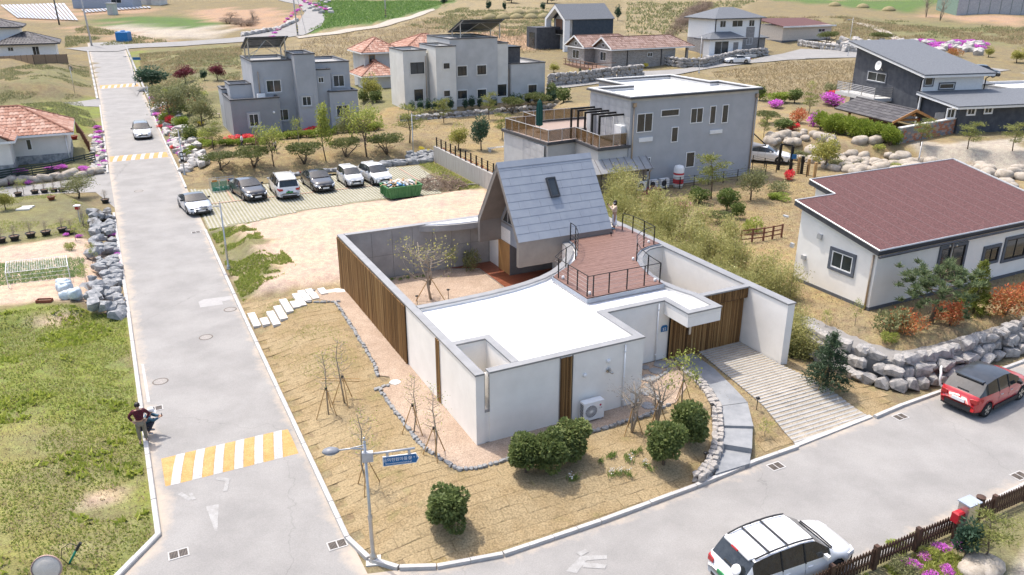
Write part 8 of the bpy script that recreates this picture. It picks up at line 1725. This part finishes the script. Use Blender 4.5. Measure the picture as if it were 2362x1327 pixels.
[MB().box(-1.33,-1.03,z,1.33,1.03,z+.08).done('rib', BLT, wt) for z in (.5,1.1,1.6)]
def mulch(label, quad, n):
 mb = MB(); A_, B_, C_, D_ = quad
 for k in range(n):
  t0, t1 = (k+.15)/n, (k+.8)/n; pts = []
  for s in (0,.25,.5,.75,1): 
   for t in (t0, t1): u = (A_[0]*(1-t)+B_[0]*t)*(1-s)+(D_[0]*(1-t)+C_[0]*t)*s; v = (A_[1]*(1-t)+B_[1]*t)*(1-s)+(D_[1]*(1-t)+C_[1]*t)*s; p = T(u, v); p.z += .35; pts.append(p)
  mb.add(pts, [(2*i,2*i+1,2*i+3,2*i+2) for i in range(4)])
 mb.done('mulch_rows', mat('mulch_film', [(.34,.36,.40),(.48,.50,.54)], scale=.2, rough=.35), None, kind='stuff', label=label, cat='field rows')
mulch('grey plastic mulch rows running up the red field', ((0,14),(150,10),(182,50),(40,44)), 17); mulch('white plastic mulch rows behind the storage booth', ((186,25),(345,17),(350,20),(196,32)), 18)
# ================================================================ things at the main house
ac = thing('outdoor_air_conditioner', 'white outdoor air conditioner with round fan standing on the front gravel', 'air conditioner', L(-.45, 4.3, .5), TH)
MB().bbox(0,0,.08,.92,.32,.86,.02).done('casing', WHITEM, ac); MB().box(.08,.02,-.02,.2,.3,.08).box(.72,.02,-.02,.84,.3,.08).done('foot', GREYM, ac)
fg = link('fan', None, ac); M_ = Matrix.Translation((.33,-.004,.46)) @ Matrix.Rotation(math.pi/2, 4, 'X'); MB(M_).lathe([(0,.0),(.26,.002)], 24, cap=False).done('fan_disc', mat('fan_grey', (.22,.22,.23)), fg)
for k in range(22): an = k*2*math.pi/22; MB(M_).tube((math.cos(an)*.06,math.sin(an)*.06,.012),(math.cos(an+.5)*.27,math.sin(an+.5)*.27,.012),.005,n=4).done('grille_wire', WHITEM, fg)
MB(M_).lathe([(.0,.02),(.06,.016)], 14, cap=False).done('hub', WHITEM, fg); MB(M_).lathe([(.265,.0),(.275,.014),(.285,.0)], 24, cap=False).done('ring', WHITEM, fg)
for k in range(9): MB().box(-.006,.05,.2+k*.065,-.001,.28,.235+k*.065).done('side_louver', BLACK, ac)
MB(Matrix.Translation((.74,-.002,.66)) @ Matrix.Rotation(math.pi/2, 4, 'X')).lathe([(0,.003),(.045,.002)], 16, cap=False).done('logo_disc', mat('logo_red', (.42,.01,.06)), ac); text('LG', .1, mat('logo_grey', (.2,.2,.21)), ac, Matrix.Translation((.76,-.003,.54)) @ RX)
def path_light(a, b, lab, z=None):
 p = Lg(a, b) if z is None else L(a, b, z); t = thing('path_light', lab, 'path light', p, 0, 'path lights of the courtyard house'); MB().tube((0,0,-.1),(0,0,.52),.016,n=6).done('stem', BLACK, t); MB().lathe([(.02,.47),(.05,.5),(.085,.51),(.085,.55),(.02,.57)], 12).done('cap', BLACK, t, True)
for (u, v, z, lab) in ((1605,893,.5,'small black path light beside the upper bluestone path'),(1640,962,.45,'small black path light by the rubble wall above the steps'),(1626,1062,.3,'small black path light at the street end of the rubble wall'),(1745,945,.45,'small black path light between steps and driveway'),(1915,880,.45,'small black path light under the staked spruce')):
 path_light(*ab(G(u, v, z)), lab)
for (a_, b_, lab) in ((14.9,3.9,'path light behind the courtyard tree trunk'),(13.6,2.7,'path light on the screen side of the courtyard tree'),(13.7,4.5,'path light on the deck side of the courtyard tree')): path_light(a_, b_, lab, .52)
tp = thing('deck_spigot', 'small black tap standing on the roof deck near the attic eave', 'tap', L(11.3,13.1,3.5)); MB().tube((0,0,0),(0,0,.16),.02,n=6).done('stem', BLACK, tp); MB().box(-.06,-.03,.14,.06,.03,.2).done('head', BLACK, tp)
dp_ = thing('drain_pipe', 'white plastic drain pipe bent out of the boulder wall onto the kerb', 'pipe', G(2165,895,.1)); MB().path([(.25,.55,.75),(.1,.3,.75),(0,.05,.68),(-.02,0,.4),(.02,-.02,.18),(.15,-.12,.08),(.45,-.2,.06)], .05, 10).done('pipe', WHITEM, dp_, True)
mc = thing('drain_cover', 'square chequered drain cover set in the front turf', 'cover', G(1140,1097,.44), TH+.5); MB().box(-.27,-.27,-.05,.27,.27,.03).done('lid', mat('cover_tan', [(.42,.33,.24),(.5,.4,.3)], scale=30), mc)
[MB().box(-.25,-.25+k*.1,.03,.25,-.22+k*.1,.038).done('rib', MATS['cover_tan'], mc) for k in range(6)]
pf = thing('picket_fence', 'dark brown picket fence along the lower street', 'fence', L(-10.74,3.6,0), TH); PFB = mat('dark_brown_timber', [(.055,.03,.02),(.09,.05,.035)], scale=4, rough=.7)
pm_ = MB().add([(-.035,-.012,.08),(.035,-.012,.08),(.035,.012,.08),(-.035,.012,.08),(-.035,-.012,.74),(.035,-.012,.74),(.035,.012,.74),(-.035,.012,.74),(0,-.012,.80),(0,.012,.80)], [(0,1,5,8,4),(2,3,7,9,6),(1,2,6,9,8,5),(3,0,4,8,9,7),(0,3,2,1)]).mesh('picket'); pm_.materials.append(PFB)
x = 0
while x < 13.5: o = link('picket', pm_, pf); o.location = (x, 0, 0); x += .125
for k in range(8): MB().box(.9+k*1.83-.07,-.07,-.1,.9+k*1.83+.07,.07,.86).done('post', PFB, pf)
for z in (.22,.58): MB().box(0,.013,z,13.5,.05,z+.07).done('rail', PFB, pf)
cbn = thing('meter_cabinet', 'tall stainless steel meter cabinet behind the lower street', 'cabinet', L(-10.98,11.85,0), TH); MB().bbox(-.25,-.18,0,.25,.18,1.35,.04).done('cabinet', STEEL, cbn); MB().box(-.29,-.22,1.35,.29,.22,1.39).done('lid', mat('blue_grey_lid', (.32,.36,.42)), cbn)
mbx = thing('letter_box', 'red letter box on the picket fence near the steel cabinet', 'letter box', L(-10.95,11.45,0), TH); MB().box(-.04,-.04,0,.04,.04,.8).done('post', PFB, mbx); MB().bbox(-.16,-.12,.75,.16,.12,1.12,.05).done('box', mat('letter_red', (.42,.02,.03), rough=.4), mbx)
gpst = thing('gate_post', 'round dark brown gate post beyond the steel cabinet', 'post', L(-10.95,12.45,0)); MB().lathe([(.13,-.1),(.13,1.25),(.11,1.3)], 14).done('post', PFB, gpst); MB().lathe([(.14,1.28),(.14,1.33),(.05,1.36)], 14).done('cap', PFB, gpst)
rk = []
for (u, v, s) in ((2262,1318,.5),(2288,1312,.42),(2240,1326,.4)): p = T(u, v); rk.append((p+Vector((0,0,.12)), s, s*.8, s*.6, RN.random()*6))
rockwall('garden_rocks', 'rounded beige rocks under the loose pine behind the picket fence', BOUL, rk, smooth=True, cat='rocks', rough=.14)
# ================================================================ terrace house things
um = thing('closed_parasol', 'closed dark green parasol on the glass railed terrace', 'parasol', L(27.5+8.6, 25.3-3.2, .9+3.46)); GRP = mat('dark_green_canvas', [(.012,.07,.055),(.02,.10,.08)], rough=.85)
MB().lathe([(.3,0),(.3,.06),(.22,.12),(.06,.16)], 14).done('base', mat('base_brown', (.2,.12,.09)), um); MB().tube((0,0,.1),(0,0,2.75),.03,n=8).done('pole', PALEG, um)
mb = MB(); n = 20; prof = [(.12,.55),(.26,.62),(.22,.95),(.25,1.1),(.24,1.9),(.18,2.5),(.05,2.72)]; vs = []
for r, z in prof:
 for k in range(n): an = 2*math.pi*k/n; rr_2 = r*(1+.16*math.cos(k*math.pi)); vs.append((rr_2*math.cos(an), rr_2*math.sin(an), z))
mb.add(vs, [[i*n+k, i*n+(k+1) % n, (i+1)*n+(k+1) % n, (i+1)*n+k] for i in range(len(prof)-1) for k in range(n)]).done('canopy', GRP, um)
pt_ = G(1550,470,.95); tk = thing('pressure_tank', 'white pressure tank with red print standing by the grey terrace house', 'tank', (*L(26.6, 25.3+4.3).xy, .92)); MB().lathe([(.38,.0),(.38,.15),(.42,.2),(.42,1.55),(.34,1.72),(.1,1.8)], 20).done('tank', WHITEM, tk, True); MB().lathe([(.424,.35),(.424,.7)], 20, cap=False).done('red_print', mat('print_red', (.5,.05,.06)), tk); MB().lathe([(.424,1.05),(.424,1.2)], 20, cap=False).done('red_print', MATS['print_red'], tk)
for i, b_ in enumerate((.5,1.6,2.7)):
 t = thing('outdoor_air_conditioner', ('white outdoor unit closest to the lean-to of the terrace house', 'middle white outdoor unit along the terrace house wall', 'white outdoor unit next to the white pressure tank')[i], 'air conditioner', (*L(26.75, 25.3+b_).xy, .95), TH, 'outdoor units at the terrace house'); MB().bbox(0,0,.05,.85,.32,.75,.02).done('casing', WHITEM, t); MB(Matrix.Translation((.33,-.004,.4)) @ Matrix.Rotation(math.pi/2, 4, 'X')).lathe([(0,0),(.25,.002)], 20, cap=False).done('fan', mat('fan_dark', (.05,.05,.055)), t); MB().box(.1,0,-.03,.2,.3,.05).box(.65,0,-.03,.75,.3,.05).done('foot', GREYM, t)
ld = thing('ladder', 'white ladder lying on the railed garden lawn', 'ladder', T(1128,352)+Vector((0,0,.35)), TH+.1)
for y in (0,.4): MB().tube((0,y,0),(3.0,y,0),.03,n=5).done('rail', WHITEM, ld)
for k in range(10): MB().tube((.15+k*.3,0,0),(.15+k*.3,.4,0),.02,n=5).done('rung', WHITEM, ld)
for x in (.2,2.8): MB().box(x-.05,0,-.35,x+.05,.4,-.04).done('block', PALEG, ld)
# ================================================================ people
SKIN = mat('skin', [(.42,.25,.17),(.48,.30,.21)], rough=.6, fine=.03); HAIR = mat('black_hair', (.015,.012,.012), rough=.5)
def skinned(name, pts, edges, rad, m, parent, sub=2):
 me = bpy.data.meshes.new(name); me.from_pydata([Vector(p) for p in pts], edges, []); o = link(name, me, parent); me.materials.append(m)
 sk = o.modifiers.new('skin', 'SKIN'); sk.use_smooth_shade = True
 for i, r in enumerate(rad): me.skin_vertices[0].data[i].radius = (r if isinstance(r, tuple) else (r, r))
 me.skin_vertices[0].data[0].use_root = True
 sb = o.modifiers.new('sub', 'SUBSURF'); sb.levels = 1; sb.render_levels = sub; return o
def person(label, loc, yaw, J, shirt, trousers, shoes, hat=None, skirt=False, h=1.7, mask=None, hair_long=False, trm=None):
 """J: joints in metres for a 1.7 m body (x right, y forward, z up)"""
 t = thing('person', label, 'person', loc, yaw); s = h/1.7; t.scale = (s, s, s); g = lambda k: Vector(J[k])
 names = ['pelvis','waist','chest','neck','head0','head1','shL','elL','wrL','haL','shR','elR','wrR','haR','hipL','knL','anL','toL','hipR','knR','anR','toR']; P = [g(n) for n in names]; ix = {n: i for i, n in enumerate(names)}
 E_ = [('pelvis','waist'),('waist','chest'),('chest','neck'),('neck','head0'),('head0','head1'),('chest','shL'),('shL','elL'),('elL','wrL'),('wrL','haL'),('chest','shR'),('shR','elR'),('elR','wrR'),('wrR','haR'),('pelvis','hipL'),('hipL','knL'),('knL','anL'),('anL','toL'),('pelvis','hipR'),('hipR','knR'),('knR','anR'),('anR','toR')]
 R_ = {'pelvis':.13,'waist':.12,'chest':.135,'neck':.05,'head0':.085,'head1':.07,'shL':.06,'shR':.06,'elL':.042,'elR':.042,'wrL':.028,'wrR':.028,'haL':.03,'haR':.03,'hipL':.085,'hipR':.085,'knL':.055,'knR':.055,'anL':.038,'anR':.038,'toL':.035,'toR':.035}
 edges = [(ix[a], ix[b]) for a, b in E_]; rad = [R_[n] for n in names]
 for sd in 'LR':
  w_, hd = g('wr'+sd), g('ha'+sd); d = (hd-w_).normalized(); sx = d.cross(Vector((0,0,1))); sx = sx.normalized() if sx.length > .1 else Vector((1,0,0))
  for k, ln in enumerate((.055,.075,.08,.072,.055)):
   b0 = hd+sx*(k-2)*.017 if k else w_.lerp(hd, .5)+sx*-.03; b1 = b0+(d+(-sx*.8 if k == 0 else sx*(k-2)*.1)).normalized()*ln+Vector((0,0,-.012)); P += [b0, b1]; rad += [.009,.008]; edges += [(ix['ha'+sd], len(P)-2), (len(P)-2, len(P)-1)]
 skinned('body', P, edges, rad, SKIN, t)
 def shell(name, ns, es, m, k=1.14, add=.008, rr={}): pp = [g(n) if isinstance(n, str) else Vector(n) for n in ns]; skinned(name, pp, es, [rr.get(n, R_.get(n, .05) if isinstance(n, str) else .05)*k+add for n in ns], m, t)
 wl, wr_ = g('elL').lerp(g('wrL'), .9), g('elR').lerp(g('wrR'), .9)
 pp = [g('waist').lerp(g('pelvis'), .5), g('waist'), g('chest'), g('chest').lerp(g('neck'), .6), g('shL'), g('elL'), wl, g('shR'), g('elR'), wr_]
 skinned('shirt', pp, [(0,1),(1,2),(2,3),(2,4),(4,5),(5,6),(2,7),(7,8),(8,9)], [.165,.155,.178,.1,.085,.06,.044,.085,.06,.044], shirt, t)
 if skirt: skinned('skirt', [g('pelvis'), g('hipL').lerp(g('hipR'), .5)+Vector((0,0,-.25)), (g('anL')+g('anR'))/2+Vector((0,0,.06))], [(0,1),(1,2)], [(.16,.13),(.17,.14),(.2,.16)], trousers, t)
 else: skinned('trousers', [g('pelvis'), g('hipL'), g('knL'), g('anL')+Vector((0,0,.04)), g('hipR'), g('knR'), g('anR')+Vector((0,0,.04))], [(0,1),(1,2),(2,3),(0,4),(4,5),(5,6)], [.15,.105,.078,.066,.105,.078,.066], trousers, t)
 for sd in 'LR': skinned('shoe', [g('an'+sd)+Vector((0,-.02,-.03)), g('to'+sd)], [(0,1)], [.052,.046], shoes, t, 1)
 hd = g('head0').lerp(g('head1'), .55); f = (g('face')-hd).normalized() if 'face' in J else Vector((0,1,0)); up = (g('head1')-g('head0')).normalized(); sdv = f.cross(up).normalized(); up = sdv.cross(f)
 B_ = Matrix((sdv, f, up)).transposed().to_4x4(); B_.translation = hd
 hr = MB(B_); 
 hr.lathe([(.02,.125),(.07,.112),(.098,.07),(.104,.02),(.1,-.02 if not hair_long else -.14)], 14, (0,-.022,0)); hr.done('hair', HAIR, t, True)
 MB(B_).add([(-.014,.085,-.005),(.014,.085,-.005),(.016,.112,-.03),(-.016,.112,-.03),(0,.088,.03)], [(0,1,2,3),(0,3,4),(3,2,4),(2,1,4)]).done('nose', SKIN, t)
 for x in (-.034,.034): MB(B_ @ Matrix.Translation((x,.09,.02)) @ Matrix.Rotation(-math.pi/2, 4, 'X')).lathe([(0,.006),(.012,0)], 8, cap=False).done('eye', HAIR, t)
 for x in (-.096,.096): MB(B_ @ Matrix.Translation((x,0,0)) @ Matrix.Diagonal((.4,.8,1.2,1))).lathe([(.0,-.028),(.028,0),(.0,.028)], 8, cap=False).done('ear', SKIN, t)
 MB(B_).box(-.026,.088,-.062,.026,.096,-.052).done('mouth', mat('lips', (.32,.12,.10)), t)
 if mask: MB(B_).lathe([(.075,-.075),(.1,-.05),(.1,-.005)], 12, (0,.012,0), cap=False).done('face_mask', mask, t)
 if hat: MB(B_).lathe([(.0,.15),(.07,.14),(.112,.09),(.116,.035)], 16, (0,-.01,0), cap=False).done('cap', hat, t, True); MB(B_).add([(-.08,.09,.05),(.08,.09,.05),(.06,.19,.035),(-.06,.19,.035)], [(0,1,2,3)]).done('cap_peak', hat, t)
 return t
STAND = dict(pelvis=(0,0,.92),waist=(0,.01,1.08),chest=(0,.0,1.28),neck=(0,0,1.45),head0=(0,.015,1.55),head1=(0,.015,1.63),shL=(-.19,0,1.38),shR=(.19,0,1.38),hipL=(-.1,0,.86),hipR=(.1,0,.86),knL=(-.11,.03,.48),knR=(.11,.03,.48),anL=(-.11,-.01,.09),anR=(.11,-.01,.09),toL=(-.13,.17,.04),toR=(.13,.17,.04),elL=(-.36,-.06,1.16),wrL=(-.24,.1,1.0),haL=(-.19,.14,.97),elR=(.36,-.06,1.16),wrR=(.24,.1,1.0),haR=(.19,.14,.97))
PLAID = brickmat('plaid_shirt', (.17,.015,.03), (.07,.008,.018), (.05,.006,.015), .07, .06); KHA = mat('khaki_trousers', [(.19,.165,.125),(.24,.21,.16)], rough=.9); DKS = mat('dark_shoe', (.05,.05,.055)); NVY = mat('navy_jacket', [(.03,.08,.12),(.04,.10,.15)], rough=.85); JEAN = mat('dark_jeans', (.03,.035,.055), rough=.9); GSH = mat('grey_shoe', (.4,.4,.41))
p = G(331, 1015, .16); j = dict(STAND); j.update(face=(.1,.6,1.56)); person('standing man in dark red plaid shirt and khaki trousers, hands on hips at the kerb', (p.x, p.y, hz(p)+.06), math.radians(205), j, PLAID, KHA, DKS, h=1.68)
CR = dict(pelvis=(0,-.12,.34),waist=(0,-.02,.47),chest=(0,.1,.66),neck=(0,.17,.82),head0=(0,.22,.9),head1=(0,.26,.98),shL=(-.18,.1,.76),shR=(.18,.1,.76),hipL=(-.11,-.08,.34),hipR=(.11,-.08,.34),knL=(-.16,.28,.5),knR=(.16,.28,.5),anL=(-.14,.06,.09),anR=(.14,.06,.09),toL=(-.15,.24,.04),toR=(.15,.24,.04),elL=(-.2,.34,.62),wrL=(-.06,.52,.68),haL=(-.03,.58,.7),elR=(.2,.34,.62),wrR=(.06,.52,.68),haR=(.03,.58,.7),face=(0,.7,.72))
p = G(338, 1000, .15); m2 = person('crouching man in white cap and navy jacket looking at a phone on the kerb', (p.x+.05, p.y+.02, .16), math.radians(-80), CR, NVY, JEAN, GSH, hat=WHITEM, h=1.7); MB().box(-.04,.6,.66,.04,.615,.8).done('phone', BLACK, m2)
j = dict(STAND); j.update(elL=(-.2,.2,1.2),wrL=(-.07,.36,1.42),haL=(-.03,.4,1.48),elR=(.2,.2,1.2),wrR=(.07,.36,1.42),haR=(.03,.4,1.48),face=(0,.6,1.58)); p = G(1416, 528, 3.5)
wo_ = person('person in beige top and long white skirt photographing from the roof deck', (p.x, p.y, 3.5), math.radians(100), j, mat('beige_top', [(.62,.48,.36),(.68,.54,.42)], rough=.9), mat('white_skirt', (.72,.74,.78), rough=.9), mat('blue_slipper', (.02,.25,.4)), skirt=True, h=1.62, mask=WHITEM, hair_long=True); MB().box(-.08,.44,1.47,.08,.455,1.56).done('phone', BLACK, wo_)
for (u, v, h, c, lab, yw) in ((560,342,1.35,(.6,.62,.64),'child in white top and dark trousers walking by the low hedge',120),(594,338,1.65,(.30,.20,.13),'person in brown coat walking by the low hedge',100),(636,352,1.2,(.55,.45,.4),'child in pale clothes on the park lawn',60)):
 p = T(u, v); j = dict(STAND); j.update(elL=(-.25,-.06,1.14),wrL=(-.24,.06,.92),haL=(-.24,.1,.84),elR=(.25,.0,1.14),wrR=(.25,.12,.94),haR=(.25,.16,.86),knL=(-.1,.12,.48),anL=(-.1,.12,.1),toL=(-.11,.28,.05),anR=(.1,-.14,.12),toR=(.1,.03,.05)); person(lab, (p.x, p.y, p.z), math.radians(yw), j, mat('top%d' % u, c, rough=.9), JEAN if 'brown' not in lab else mat('brown_coat', (.26,.17,.11)), DKS, h=h)
